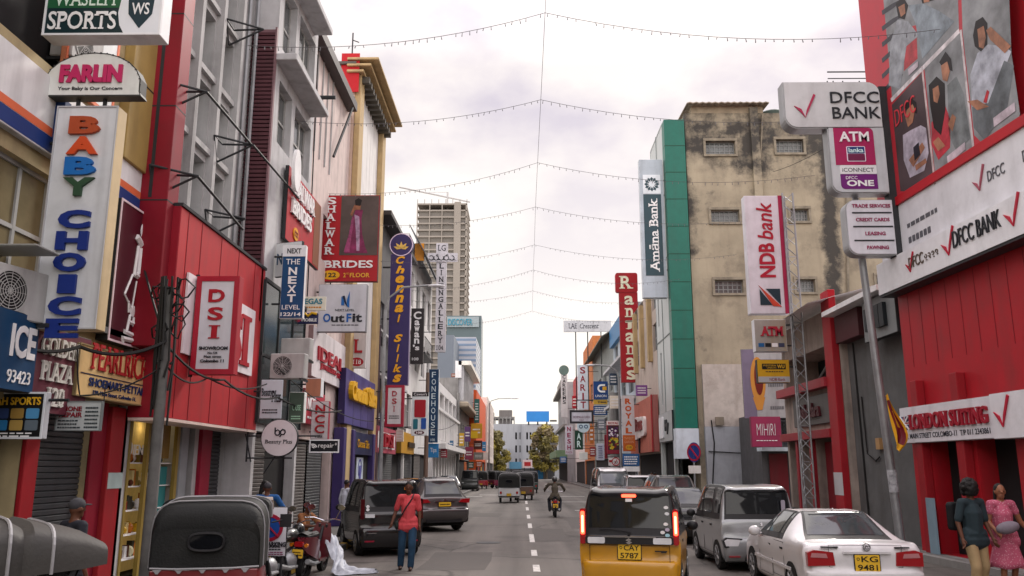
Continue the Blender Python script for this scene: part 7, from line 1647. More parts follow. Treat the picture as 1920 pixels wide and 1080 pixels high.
k = MB(frame((0, .11, 0), (1, 0, 0))); k.box(-.05, .05, 1.5, 1.545, 0, .02); k.build('white_sticker', WHITE, o, rel=False)
plate(o, -.005, .78, .34, .225, ('CAY', '5787'))
k = MB(frb); k.rbox(-.33, .37, .66, .885, -.02, .008, .05); 
k = MB(frb); k.rbox(-.08, .10, .565, .60, .0, .035, .015).box(.38, .56, .785, .80, .0, .035).box(.47, .55, .77, .785, 0, .035).box(.40, .55, .40, .412, .0, .045); k.build('handle_badge', TRIM, o, rel=False)
k = MB(); seam_rect(k, frame((0, .0, 0), (1, 0, 0)), -.60, .60, .36, .875, .008); k.build('tailgate_gap', SEAM, o, rel=False)
for i, (x, z, c) in enumerate(((.56, 1.42, '#C9C3C9'), (.57, 1.33, '#B9BCC9'), (.55, 1.18, '#C9C9C9'), (.5, 1.06, '#C9C9CC'), (.57, 1.02, '#8FB4CC'), (.57, 1.10, '#9A93A4'))): MB(frame((0, .045 if z < 1.2 else .075, 0), (1, 0, 0))).disc(x, z, .035, .025, 0, .012, 12).build('window_sticker', PL(c), o, rel=False)
k = MB(); k.path([(-.02, .03, 1.0), (.03, .0, 1.055), (-.3, .02, 1.10), (-.45, .03, 1.09)], .01, 5); k.build('rear_wiper', TRIM, o, rel=False)
for sx in (1, -1):
 k = MB(); f_ = frame((sx * .7345, .35, 0), (0, 1, 0)) if sx > 0 else frame((sx * .7345, 3.1, 0), (0, -1, 0)); seam_rect(k, f_, .55, 1.45, .32, .96); k.M = f_; k.box(.6, .78, .86, .9, 0, .02); k.build('door_gap', SEAM, o, rel=False)
# ---- silver grey van beside it
SIL = paint('silver grey car paint', (.30, .315, .325), .3, .35)
o, s = kei_van('silver grey box van parked at the kerb, seen from behind, clear low tail lamps', (4.72, 17.3, 0), 0, SIL, H=1.65)
frb = frame((0, -.005, 0), (1, 0, 0))
for sx in (-1, 1):
 x0, x1 = sorted((sx * .40, sx * .735)); k = MB(frb); k.prism([(sx * .715, .47), (sx * .745, .60), (sx * .68, .66), (sx * .36, .64), (sx * .42, .47)][::1 if sx > 0 else -1], -.12, .03); k.build('tail_lamp', TRIM, o, rel=False)
 k = MB(frb); k.prism([(sx * .69, .50), (sx * .72, .60), (sx * .66, .635), (sx * .41, .62), (sx * .45, .50)][::1 if sx > 0 else -1], .031, .04); k.build('clear_lamp', CLENS, o, rel=False)
 k = MB(frb); k.box(*sorted((sx * .42, sx * .64)), .29, .31, .0, .04); k.build('reflector', REDLENS, o, rel=False)
k = MB(frb); k.prism([(-.33, .22), (.33, .22), (.26, .50), (-.26, .50)], .0, .03); k.build('bumper_inset', TRIM, o, rel=False)
k = MB(frb); k.rbox(-.10, .14, .80, .86, .0, .03, .015); k.build('handle_badge', SIL, o, rel=False)
k = MB(frb); k.prism([(.0, .93), (.03, .955), (.06, .935), (.035, .925), (.06, .905), (.03, .885), (.0, .90), (.025, .915)], -.02, .03); k.build('emblem', CHROME, o, rel=False)
MB(frame((0, .045, 0), (1, 0, 0))).rbox(.46, .54, 1.04, 1.38, 0, .012, .03).build('window_sticker', PL('#8E8A96'), o, rel=False)
f_ = frame((-.736, 3.1, 0), (0, -1, 0)); k = MB(); seam_rect(k, f_, .5, 1.35, .3, .96); seam_rect(k, f_, 1.36, 2.2, .3, .96); k.M = f_; k.box(1.2, 1.33, .84, .875, 0, .025).box(2.05, 2.18, .84, .875, 0, .025); k.build('door_gap', SEAM, o, rel=False)
# ---- black van on the left, nose to the kerb
o, s = kei_van('black box van parked nose in at the kerb behind the man in the coral shirt', (-3.02, 20.25, 0), -20, BLK, H=1.72)
frb = frame((0, -.005, 0), (1, 0, 0))
for sx in (-1, 1):
 k = MB(frb); k.rbox(*sorted((sx * .64, sx * .735)), .85, 1.3, -.1, .03, .03); k.build('tail_lamp', mat('smoked red lens', (.05, .006, .008), .12, coat=.5), o, rel=False)
 k = MB(frb); k.box(*sorted((sx * .40, sx * .62)), .34, .37, .0, .045); k.build('reflector', mat('dull red reflector', (.25, .01, .03), .3), o, rel=False)
for x, z in ((-.56, 1.13), (-.56, 1.06)): MB(frame((0, .03, 0), (1, 0, 0))).disc(x, z, .04, .035, 0, .012, 12).build('window_sticker', PL('#B9BCC0'), o, rel=False)
MB(frb).rbox(-.62, -.40, .88, .96, .0, .03, .01).build('white_label', PL('#A9ADB0'), o, rel=False)
k = MB(frb); k.box(-.58, .58, .53, .542, .0, .04); k.build('chrome_bar', CHROME, o, rel=False)
k = MB(frame((0, .1, 0), (1, 0, 0))); k.box(.3, .42, 1.5, 1.56, 0, .02); k.build('window_sticker', PL('#C9792A'), o, rel=False)
# -- white saloon, nearest on the right
WHP = paint('white car paint', (.62, .61, .62), .3)
def saloon(label, loc, deg, body, H=1.345, L=4.3, W_=1.69, name='saloon_car'):
 o = thing(name, label, 'car', loc, math.radians(-deg)); w_ = W_ / 2; D = .95
 st = [(.16, .22, w_ * .90, .10, .245, w_ * .86, .2, w_ * .90, -.05), (.12, .36, w_ * .95, .03, .38, w_ * .9, .2, w_ * .93, -.06), (.10, .52, w_ * .965, .01, .545, w_ * .91, .2, w_ * .94, -.06),
  (.11, .60, w_ * .965, .06, .62, w_ * .9, .2, w_ * .95, -.05), (.13, .84, w_ * .96, .09, .885, w_ * .86, .2, w_ * .95, -.05), (.20, .90, w_ * .955, .15, D - .01, w_ * .82, .2, w_ * .95, -.06),
  (.50, .915, w_ * .965, .46, D + .0, w_ * .80, .2, w_ * .96, -.03), (.74, .92, w_ * .97, .66, D + .02, w_ * .80, .2, w_ * .96, -.03), (1.10, .92, w_ * .985, 1.24, H - .05, w_ * .65, .2, w_ * .97, -.06),
  (1.42, .915, w_ * .99, 1.45, H - .005, w_ * .645, .2, w_ * .975, -.03), (1.95, .905, w_, 1.95, H, w_ * .65, .2, w_ * .98, 0), (2.35, .895, w_, 2.30, H - .015, w_ * .645, .2, w_ * .98, .04), (2.72, .885, w_ * .99, 2.5, H - .07, w_ * .63, .2, w_ * .98, .07),
  (3.20, .86, w_ * .97, 3.26, .92, w_ * .78, .2, w_ * .97, .07), (3.75, .78, w_ * .95, 3.76, .84, w_ * .76, .2, w_ * .96, .09), (4.15, .62, w_ * .90, 4.17, .70, w_ * .72, .2, w_ * .92, .1), (4.22, .40, w_ * .88, 4.25, .48, w_ * .72, .2, w_ * .9, .07), (4.18, .24, w_ * .85, 4.2, .26, w_ * .72, .2, w_ * .85, .04)]
 s = Shell(st); s.ymid = 2.1; s.skin('body', body, o)
 s.glass('rear_window', CLEARG, o, 7.2, 8.6, 4.4, 7.6); s.glass('windscreen', CLEARG, o, 12.2, 12.8, 4.4, 7.6)
 for v0, v1 in ((3.2, 3.9), (8.1, 8.8)):
  s.glass('side_window', CLEARG, o, 8.6, 9.0, v0, v1); s.glass('side_window', CLEARG, o, 9.2, 10.4, v0, v1); s.glass('side_window', CLEARG, o, 10.6, 12.0, v0, v1)
 for x in (w_, -w_):
  for y in (.85, L - .85): arch(o, x * .992, y, .30); wheel(o, x * .995, y, .30, .18)
  mirror(o, x * .98, 2.62, .95, body)
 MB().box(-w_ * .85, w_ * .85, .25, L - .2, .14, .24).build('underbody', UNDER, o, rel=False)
 return o, s
o, s = saloon('white saloon car with wide red tail lamps, beside the walking couple', (4.86, 12.45, 0), 2.5, WHP)
frb = frame((0, .045, 0), (1, 0, 0))
for sx in (-1, 1):
 g_ = 1 if sx > 0 else -1
 k = MB(frb); k.prism([(sx * .42, .655), (sx * .80, .645), (sx * .80, .83), (sx * .70, .865), (sx * .44, .835)][::g_], -.16, .035); k.build('tail_lamp', REDLENS, o, rel=False)
 k = MB(frb); k.prism([(sx * .52, .755), (sx * .76, .765), (sx * .74, .825), (sx * .54, .815)][::g_], .036, .042); k.build('clear_lamp', mat('pink clear lens', (.40, .17, .18), .15, coat=.5), o, rel=False)
k = MB(frb); k.box(-.30, .36, .815, .845, -.02, .05); k.build('chrome_bar', paint('white trim', (.62, .61, .62)), o, rel=False)
k = MB(frb); k.ring(.03, .905, .055, .043, .0, .045, 18).ring(.03, .905, .022, .014, .0, .045, 12).box(-.02, .08, .912, .920, .0, .045); k.build('emblem', CHROME, o, rel=False)
plate(o, -.01, .69, .34, .225, ('KG', '9481'), x=.02)
k = MB(frb); lines(k, -.60, .885, .24, .04, 1, -.02, .045); lines(k, .43, .88, .2, .04, 1, -.02, .045); k.build('badge_lettering', TRIM, o, rel=False)
k = MB(); seam_rect(k, frame((0, .03, 0), (1, 0, 0)), -.5, .52, .63, .93, .006); k.build('boot_gap', SEAM, o, rel=False)
f_ = frame((-.846, 3.1, 0), (0, -1, 0)); k = MB(); seam_rect(k, f_, .35, 1.22, .3, .88); seam_rect(k, f_, 1.23, 1.95, .35, .88); k.M = f_; k.box(1.05, 1.2, .77, .8, 0, .02).box(1.78, 1.93, .77, .8, 0, .02); k.build('door_gap', SEAM, o, rel=False)
k = MB(); k.M = f_; k.box(.0, 2.3, .50, .545, -.05, .012); k.build('side_moulding', WHP, o, rel=False)
k = MB(); k.bar((.03, 1.46, 1.335), (.03, 1.40, 1.375), .012, 6); k.build('aerial', WHP, o, rel=False)
# -- grey sports utility car on the left
def suv(label, loc, deg, body, name='suv', H=1.66, L=4.4, W_=1.82):
 o = thing(name, label, 'car', loc, math.radians(-deg)); w_ = W_ / 2; B = 1.05
 st = [(.20, .30, w_ * .90, .12, .33, w_ * .84, .28, w_ * .88, -.06), (.14, .46, w_ * .96, .02, .50, w_ * .9, .28, w_ * .94, -.08), (.12, .66, w_ * .97, .0, .69, w_ * .9, .28, w_ * .95, -.08), (.16, .74, w_ * .965, .09, .76, w_ * .88, .28, w_ * .96, -.06),
  (.20, .98, w_ * .95, .13, 1.02, w_ * .82, .28, w_ * .96, -.06), (.26, B, w_ * .95, .17, B + .05, w_ * .79, .28, w_ * .96, -.06), (.62, B + .06, w_ * .96, .46, H - .13, w_ * .67, .28, w_ * .97, -.08), (.85, B + .04, w_ * .97, .52, H - .05, w_ * .665, .28, w_ * .975, -.12),
  (1.3, B, w_ * .985, 1.2, H - .01, w_ * .68, .28, w_ * .98, 0), (1.9, B - .03, w_, 1.9, H, w_ * .69, .28, w_ * .98, 0), (2.45, B - .06, w_, 2.35, H - .03, w_ * .68, .28, w_ * .98, .04), (2.85, B - .08, w_ * .99, 2.6, H - .10, w_ * .66, .28, w_ * .98, .07),
  (3.3, B - .1, w_ * .97, 3.32, B - .02, w_ * .8, .28, w_ * .97, .06), (3.9, B - .16, w_ * .94, 3.9, B - .09, w_ * .76, .28, w_ * .95, .1), (4.25, .72, w_ * .88, 4.28, .80, w_ * .7, .28, w_ * .9, .1), (4.3, .45, w_ * .85, 4.34, .5, w_ * .7, .28, w_ * .88, .06), (4.25, .30, w_ * .84, 4.28, .33, w_ * .7, .26, w_ * .84, .03)]
 s = Shell(st); s.ymid = 2.1; s.skin('body', body, o)
 s.glass('rear_window', CLEARG, o, 5.2, 6.4, 4.3, 7.7); s.glass('windscreen', CLEARG, o, 11.2, 11.8, 4.4, 7.6)
 for v0, v1 in ((3.25, 3.9), (8.1, 8.75)):
  s.glass('side_window', TINT, o, 7.4, 8.2, v0, v1); s.glass('side_window', TINT, o, 8.4, 9.6, v0, v1); s.glass('side_window', TINT, o, 9.8, 11.0, v0, v1)
 for x in (w_, -w_):
  for y in (.92, L - .85): arch(o, x * .992, y, .35); wheel(o, x * .997, y, .35, .2)
  mirror(o, x * .98, 2.75, 1.08, body)
 MB().box(-w_ * .85, w_ * .85, .3, L - .25, .18, .32).build('underbody', UNDER, o, rel=False)
 return o, s
SUVP = paint('dark grey metallic paint', (.085, .078, .078), .25, .45)
o, s = suv('dark grey rounded family car beyond the black van, red wrap-round tail lamps', (-2.45, 27.9, 0), -28, SUVP)
frb = frame((0, .06, 0), (1, 0, 0))
for sx in (-1, 1):
 g_ = 1 if sx > 0 else -1; k = MB(frb); k.prism([(sx * .50, .93), (sx * .86, .90), (sx * .885, 1.04), (sx * .60, 1.03)][::g_], -.28, .05); k.build('tail_lamp', REDLENS, o, rel=False)
 k = MB(frb); k.box(*sorted((sx * .45, sx * .72)), .47, .52, .0, .06); k.build('reflector', REDLENS, o, rel=False)
plate(o, .01, .865, .42, .13, ())
k = MB(frb); k.rbox(-.62, .62, .30, .56, -.05, .035, .06); k.build('bumper_inset', TRIM, o, rel=False)
k = MB(frb); k.box(-.35, .35, .945, .965, .0, .05); k.disc(.0, .99, .06, .035, 0, .05, 14); k.build('emblem', CHROME, o, rel=False)
k = MB(frb); k.box(-.62, .62, .66, .70, .0, .075); k.build('chrome_bar', SIL, o, rel=False)
k = MB(); k.bar((-.58, .9, 1.665), (-.58, 2.3, 1.67), .018, 6).bar((.58, .9, 1.665), (.58, 2.3, 1.67), .018, 6); k.build('roof_rail', CHROME, o, rel=False)
# -- further cars
o, s = saloon('black saloon car half hidden between the yellow van and the silver van', (4.55, 23.2, 0), 0, BLK, H=1.46)
o, s = suv('dark grey car parked further up the right kerb behind the black saloon', (5.3, 29.5, 0), 0, SUVP, H=1.75)
o, s = kei_van('small white van parked just beyond the dark grey car', (5.2, 36.8, 0), 0, WHP, H=1.70)
def minibus(label, loc, deg, body, H=1.98):
 """forward control van, windscreen end is local +y"""
 o = thing('minibus', label, 'van', loc, math.radians(-deg)); w_ = .845; L = 4.6; B = 1.12
 st = [(.05, .3, w_ * .95, .0, .33, w_ * .92, .26, w_ * .93, -.02), (.03, .6, w_ * .98, -.02, .64, w_ * .94, .26, w_ * .96, -.03), (.03, B, w_ * .99, .02, B + .04, w_ * .94, .26, w_ * .97, -.03), (.12, B + .02, w_ * .99, .14, H - .12, w_ * .86, .26, w_ * .97, -.03), (.4, B, w_, .36, H, w_ * .84, .26, w_ * .98, 0),
          (2.2, B, w_, 2.2, H + .02, w_ * .84, .26, w_ * .98, 0), (3.3, B - .02, w_, 3.2, H - .03, w_ * .82, .26, w_ * .98, .04), (3.75, B - .04, w_ * .99, 3.45, H - .12, w_ * .80, .26, w_ * .98, .07), (4.3, B - .05, w_ * .97, 4.28, B + .02, w_ * .88, .26, w_ * .97, .09), (4.5, .85, w_ * .95, 4.5, .9, w_ * .86, .26, w_ * .95, .08), (4.54, .5, w_ * .94, 4.56, .55, w_ * .86, .26, w_ * .94, .05), (4.5, .3, w_ * .93, 4.52, .33, w_ * .86, .24, w_ * .93, .03)]
 s = Shell(st); s.ymid = 2.3; s.skin('body', body, o); s.glass('windscreen', CLEARG, o, 7.2, 7.8, 4.2, 7.8); s.glass('rear_window', CLEARG, o, 2.2, 2.8, 4.3, 7.7)
 for v0, v1 in ((3.2, 3.9), (8.1, 8.8)): s.glass('side_window', TINT, o, 4.2, 4.8, v0, v1); s.glass('side_window', TINT, o, 5.0, 5.8, v0, v1); s.glass('side_window', TINT, o, 6.2, 7.0, v0, v1)
 for x in (w_, -w_):
  for y in (.9, 3.6): arch(o, x * .995, y, .31); wheel(o, x, y, .31, .18)
  mirror(o, x, 3.9, 1.25, TRIM)
 f_ = frame((0, 4.6, 0), (-1, 0, 0))
 for sx in (-1, 1): MB(f_).rbox(*sorted((sx * .5, sx * .78)), .78, .92, -.12, .0, .03).build('headlamp', CLENS, o, rel=False)
 MB(f_).rbox(-.75, .75, .38, .52, -.1, .0, .03).build('grille', TRIM, o, rel=False)
 return o
minibus('white minibus facing the camera, parked on the right ahead of the yellow van', (4.5, 45.6, 0), 180, WHP)
# far left queue
DKG = paint('dark green black paint', (.018, .022, .022), .3)
o, s = kei_van('dark jeep like van parked beyond the grey family car on the left', (-4.6, 77, 0), 0, DKG, H=1.85, name='jeep', cat='car')
o, s = saloon('dark saloon car parked between the grey family car and the jeep', (-4.9, 58, 0), -4, DKG, H=1.5)
o, s = suv('long roofed black car parked just past the grey family car', (-3.6, 36.5, 0), -6, BLK, H=1.62)
# -- three wheelers
CANV = mat('black canvas hood', (.011, .012, .012), .65, var=.25, scale=2.5, stain=.35, stain_scale=2, dirt=(.03, .03, .028), bump=.3, bump_scale=40)
CANVG = mat('sun greyed canvas hood', (.055, .052, .048), .6, var=.25, scale=2.0, stain=.4, stain_scale=1.5, dirt=(.04, .04, .04), bump=.15, bump_scale=40)
CANVB = mat('beige canvas visor', (.42, .36, .31), .6, var=.15, scale=3, stain=.3)
PIPING = mat('grey hood piping', (.30, .30, .31), .5)
def tuktuk(label, loc, deg, body, hood=CANV, rear=None, name='three_wheeler', detail=True, group=None, H=1.66):
 """rear at local y=0, front wheel at +y; origin on the ground below the rear bumper"""
 o = thing(name, label, 'three-wheeler', loc, math.radians(-deg), group); w_ = .64; rear = rear or body
 # lower tub
 k = MB(); secs = []
 for y, wd, z0, z1 in ((.0, .58, .36, .82), (.06, .63, .30, .86), (.5, .65, .28, .86), (.95, .65, .27, .80), (1.05, .64, .27, .42), (1.6, .60, .27, .42), (1.75, .52, .28, .75), (2.1, .40, .35, .95), (2.35, .24, .5, .98), (2.45, .12, .6, .9)):
  secs.append([(-wd, y, z0), (wd, y, z0), (wd * 1.02, y, (z0 + z1) / 2), (wd * .96, y, z1), (-wd * .96, y, z1), (-wd * 1.02, y, (z0 + z1) / 2)])
 k.loft(secs); k.build('body', body, o, smooth=True, rel=False)
 # hood: back panel, rounded shoulders and roof as one sheet of canvas, sides left open ahead of the back seat
 n = 14
 def sec(y, hw, zt, zs, r):
  P_ = [(-hw, y, zs)]
  for i in range(n + 1):
   t = math.pi - math.pi * i / n; c_, s_ = math.cos(t), math.sin(t)
   P_.append((hw * math.copysign(abs(c_) ** .38, c_), y, zs + (zt - zs) * (.25 + .75 * abs(s_) ** .5)))
  P_.append((hw, y, zs)); return P_
 R_ = [sec(.02, .60, H - .33, .84, 0), sec(-.0, .615, H - .19, .84, 0), sec(.05, .63, H - .08, .84, 0), sec(.16, .645, H - .02, .85, 0), sec(.45, .66, H + .01, .86, 0), sec(.72, .66, H + .012, .9, 0), sec(.74, .66, H + .012, 1.36, 0), sec(1.0, .62, H - .045, 1.36, 0), sec(1.3, .655, H, 1.36, 0), sec(1.46, .61, H - .06, 1.36, 0), sec(1.62, .643, H - .02, 1.36, 0), sec(1.7, .615, H - .065, 1.36, 0), sec(1.75, .64, H - .03, 1.36, 0), sec(2.05, .62, H - .10, 1.38, 0), sec(2.18, .61, H - .17, 1.40, 0)]
 for p in R_[0]: pass
 k = MB(); k.loft(R_, close=False, cap=False)
 b0 = R_[0]; m = len(b0); k.add([Vector(p) for p in b0], [tuple(range(m))])
 k.build('hood', hood, o, smooth=True, rel=False)
 k = MB()
 for y, hw, zt in ((.155, .648, H - .015), (.72, .665, H + .017), (1.3, .658, H + .004), (1.62, .645, H - .018), (1.86, .632, H - .055)): k.path([Vector(p) * 1.0 for p in sec(y, hw, zt + .004, .85 if y < .73 else 1.36, 0)], .011, 5)
 k.path([(-.61, .01, .86), (-.3, -.03, .85), (.3, -.03, .85), (.61, .01, .86)], .014, 5); k.build('piping', PIPING, o, rel=False)
 k = MB(frame((0, -.02, 0), (1, 0, 0))); hz = H - .48; k.rbox(-.20, .20, hz - .10, hz + .10, -.02, .012, .095, 6); k.build('rear_window', TINT, o, rel=False)
 k = MB(frame((0, -.03, 0), (1, 0, 0)))
 q = [(.20 * math.copysign(abs(math.cos(t)) ** .7, math.cos(t)), hz + .10 * math.copysign(abs(math.sin(t)) ** .7, math.sin(t)), 0) for t in [2 * math.pi * i / 20 for i in range(21)]]; k.path(q, .018, 6); k.build('window_rim', TRIM, o, rel=False)
 k = MB(); k.box(-.605, .605, -.02, .0, .40, .835); k.build('rear_panel', rear, o, bevel=.01, rel=False)
 for sx in (-1, 1):
  MB(frame((0, -.02, 0), (1, 0, 0))).rbox(*sorted((sx * .42, sx * .54)), .52, .66, 0, .03, .02).build('tail_lamp', REDLENS, o, rel=False)
 k = MB(); k.box(-.62, .62, -.07, -.03, .34, .39); k.build('bumper', TRIM, o, rel=False)
 plate(o, -.035, .47, .26, .14, ())
 k = MB()
 for sx in (-1, 1): k.bar((sx * .63, .74, .8), (sx * .64, .74, 1.45), .018).bar((sx * .58, 1.78, .75), (sx * .6, 2.02, 1.45), .018)
 k.build('hood_post', STEEL, o, rel=False)
 k = MB(); k.quad((-.56, 1.86, .92), (.56, 1.86, .92), (.58, 2.06, 1.46), (-.58, 2.06, 1.46)); k.build('windscreen', CLEARG, o, rel=False)
 k = MB(); k.box(-.5, .5, .42, .95, .45, .62).box(-.5, .5, .3, .42, .5, 1.15).box(-.3, .3, 1.2, 1.55, .45, .68); k.build('seat', mat('dark vinyl seat', (.03, .02, .02), .5), o, bevel=.03, rel=False)
 k = MB(); k.path([(-.3, 1.7, 1.02), (-.1, 1.75, .98), (.1, 1.75, .98), (.3, 1.7, 1.02)], .015); k.build('handlebar', STEEL, o, rel=False)
 for x in (.58, -.58): wheel(o, x, .34, .21, .12, GALV, 5)
 wheel(o, .06, 2.28, .21, .12, GALV, 5)
 return o
TRED = paint('dark red three-wheeler paint', (.17, .010, .014), .35)
t2 = tuktuk('dark hooded red three-wheeler seen from behind beside the no parking board', (-3.72, 10.3, 0), -13, TRED, H=1.63)
k = MB(frame((0, -.025, 0), (1, 0, 0)))
for x in (-.52, -.28, -.02, .24, .46): k.prism([(x - .05, .845), (x + .05, .845), (x + .025, .82), (x + .012, .80), (x - .012, .80), (x - .025, .82)][::-1], -.01, .012)
k.build('hood_clip', PIPING, t2, rel=False)
k = MB(); k.loft([[(-.62, 2.02, 1.55), (.62, 2.02, 1.55), (.62, 2.05, 1.6), (-.62, 2.05, 1.6)], [(-.62, 2.5, 1.40), (.62, 2.5, 1.40), (.62, 2.5, 1.43), (-.62, 2.5, 1.43)]]); k.build('visor', CANVB, t2, bevel=.01, rel=False)
k = MB(); k.bar((.63, 1.9, 1.25), (.78, 1.95, 1.28), .012).box(.74, .9, 1.94, 1.97, 1.18, 1.36); k.build('side_mirror', TRIM, t2, rel=False)
t1 = tuktuk('grey hooded three-wheeler turned to the shops in the bottom corner', (-4.75, 4.75, 0), 52, paint('black three-wheeler paint', (.012, .012, .013)), CANVG, H=1.70)
TW = paint('white three-wheeler paint', (.50, .51, .52), .4)
tuktuk('white three-wheeler with a black hood driving away in the middle of the street', (-.72, 51.1, 0), 2, TW, H=1.72)
tuktuk('dull brown three-wheeler half hidden in front of the white one', (.15, 55.5, 0), 3, paint('brown three-wheeler paint', (.10, .05, .03), .4), H=1.72)
tuktuk('dark green three-wheeler driving away, rightmost of the moving ones', (.75, 70.5, 0), 0, paint('green three-wheeler paint', (.012, .05, .04), .4), H=1.75)
tuktuk('dark three-wheeler far ahead between the white and green ones', (-.3, 86, 0), 0, paint('black green three-wheeler paint', (.012, .022, .02), .4), H=1.75)
tuktuk('bright red three-wheeler parked far up the left kerb', (-3.95, 85, 0), 0, paint('bright red three-wheeler paint', (.36, .015, .03), .4), H=1.72)
tuktuk('maroon three-wheeler parked beyond the bright red one', (-3.0, 88, 0), 60, paint('maroon three-wheeler paint', (.20, .015, .05), .4), H=1.72)
tuktuk('second maroon three-wheeler parked farthest along the left kerb', (-3.6, 95, 0), 10, paint('plum three-wheeler paint', (.15, .012, .045), .4), H=1.72)
# -- motorcycles
def motorcycle(label, loc, deg, body, scooter=False, lean=6, name='motorcycle', plt=True, group=None):
 """origin below the rear tyre, front at +y"""
 o = thing(name, label, name, loc, math.radians(-deg), group); o.rotation_euler.y = math.radians(lean); r = .24 if scooter else .30; Lw = 1.25
 for y in (0, Lw):
  k = MB(); f_ = Matrix(((0, 0, 1, 0), (1, 0, 0, y), (0, 1, 0, r), (0, 0, 0, 1))); k.M = f_; k.ring(0, 0, r, r * .72, -.05, .05, 24); t = k.build('wheel', TYRE, o, smooth=True, rel=False)
  k = MB(f_); k.ring(0, 0, r * .73, r * .66, -.03, .03, 20).disc(0, 0, .05, .05, -.05, .05, 10)
  for i in range(8): a = math.pi * i / 4; k.bar((.03 * math.cos(a), .03 * math.sin(a), 0), (r * .7 * math.cos(a), r * .7 * math.sin(a), 0), .008, 4)
  k.build('rim', ALLOY, t, rel=False)
 k = MB(); k.path([(0, .0, r), (.0, .35, .5), (0, .9, .62), (0, 1.02, .88)], .03).bar((.07, Lw, r), (.07, 1.02, .92), .025).bar((-.07, Lw, r), (-.07, 1.02, .92), .025).bar((.08, 0, r), (.09, .15, .72), .025).bar((-.08, 0, r), (-.09, .15, .72), .025); k.build('frame', STEEL, o, rel=False)
 k = MB(); k.ell((0, .52, .36), .16, .22, .17); k.path([(.13, .6, .25), (.15, .2, .26), (.16, -.25, .34)], [.03, .04, .05], 8); k.build('engine', GALV, o, smooth=True, rel=False)
 k = MB()
 if scooter:
  k.loft([[(.02, -.32, .62), (.02, -.32, .70), (-.02, -.32, .70), (-.02, -.32, .62)], [(.13, -.2, .48), (.12, -.2, .76), (-.12, -.2, .76), (-.13, -.2, .48)], [(.19, .15, .36), (.16, .15, .74), (-.16, .15, .74), (-.19, .15, .36)], [(.15, .5, .30), (.13, .5, .66), (-.13, .5, .66), (-.15, .5, .30)]])
  k.loft([[(.2, .95, .3), (.2, .98, .75), (-.2, .98, .75), (-.2, .95, .3)], [(.17, 1.02, .3), (.14, 1.06, .95), (-.14, 1.06, .95), (-.17, 1.02, .3)]]); k.box(-.17, .17, .5, .98, .27, .32); k.ell((0, Lw, .34), .07, .3, .2)
 else:
  k.ell((0, .74, .80), .13, .27, .13); k.ell((0, -.05, .70), .09, .3, .06); k.ell((0, Lw, .48), .06, .3, .14); k.ell((0, 1.12, .88), .12, .1, .12)
 k.build('fairing', body, o, smooth=True, rel=False)
 k = MB(); k.loft([[(.10, -.22, .80), (.11, .0, .82), (.10, .3, .78), (.07, .55, .80)][::1], [(.0, -.24, .84), (0, .0, .865), (0, .3, .82), (0, .55, .83)], [(-.10, -.22, .80), (-.11, .0, .82), (-.10, .3, .78), (-.07, .55, .80)]], close=False, cap=False)
 k.box(-.11, .11, -.2, .5, .73, .80); k.build('seat', mat('black vinyl seat', (.013, .013, .014), .5), o, bevel=.02, rel=False)
 k = MB(); k.path([(-.36, .93, 1.02), (-.2, 1.02, 1.03), (0, 1.04, .98), (.2, 1.02, 1.03), (.36, .93, 1.02)], .014, 6); k.build('handlebar', CHROME, o, rel=False)
 for sx in (-1, 1): k = MB(); k.bar((sx * .25, 1.0, 1.03), (sx * .33, .98, 1.22), .008); k.M = frame((sx * .35, .97, 1.26), (1, 0, 0)); k.disc(0, 0, .075, .05, -.02, .01, 14); k.build('mirror', CHROME, o, rel=False)
 f_ = frame((0, -.36, 0), (1, 0, 0)); MB(f_).rbox(-.08, .08, .60, .69, -.06, .02, .03).build('tail_lamp', REDLENS, o, rel=False)
 for sx in (-1, 1): MB(f_).rbox(*sorted((sx * .11, sx * .17)), .6, .66, -.05, .02, .02).build('indicator', AMBER, o, rel=False)
 if plt: plate(o, -.38, .48, .20, .15, ())
 k = MB(); k.path([(.0, -.1, .60), (0, -.33, .56), (0, -.38, .38)], .03, 5); k.build('mudguard', TRIM, o, rel=False)
 return o
MAR = paint('dark maroon scooter paint', (.09, .006, .012))
motorcycle('dark maroon scooter with a yellow plate next to the white plastic sheet', (-4.08, 16.3, 0), 4, MAR, True, 4, 'scooter')
motorcycle('black motorcycle with chrome bars leaning beside the no parking board', (-4.3, 14.4, 0), 4, BLK, False, -8)
motorcycle('black motorcycle with a yellow plate right behind the red three-wheeler', (-3.78, 12.3, 0), -6, BLK, False, -6)
motorcycle('grey motorcycle parked at the foot of the lattice mast', (8.2, 26.5, 0), -20, SIL, False, 6)
for i, (x, y, lab) in enumerate(((6.0, 55, 'motorcycle parked facing out by the far right kerb'), (6.1, 60, 'motorcycle parked second along the far right kerb'), (5.9, 66, 'motorcycle parked third along the far right kerb'), (5.6, 50.5, 'dark motorcycle parked alone before the blue notice board'))):
 motorcycle(lab, (x, y, 0), 70 - i * 15, [BLK, MAR, DKG, BLK][i], False, 6, plt=False, group='motorcycles parked by the far right kerb')
motorcycle('black motorcycle with a dull plate, middle of the row parked by the no parking board', (-4.25, 15.3, 0), 8, DKG, False, -7)
ridden = motorcycle('dark red motorcycle ridden away by the man in the olive shirt', (1.42, 36.2, 0), 0, MAR, False, 0)
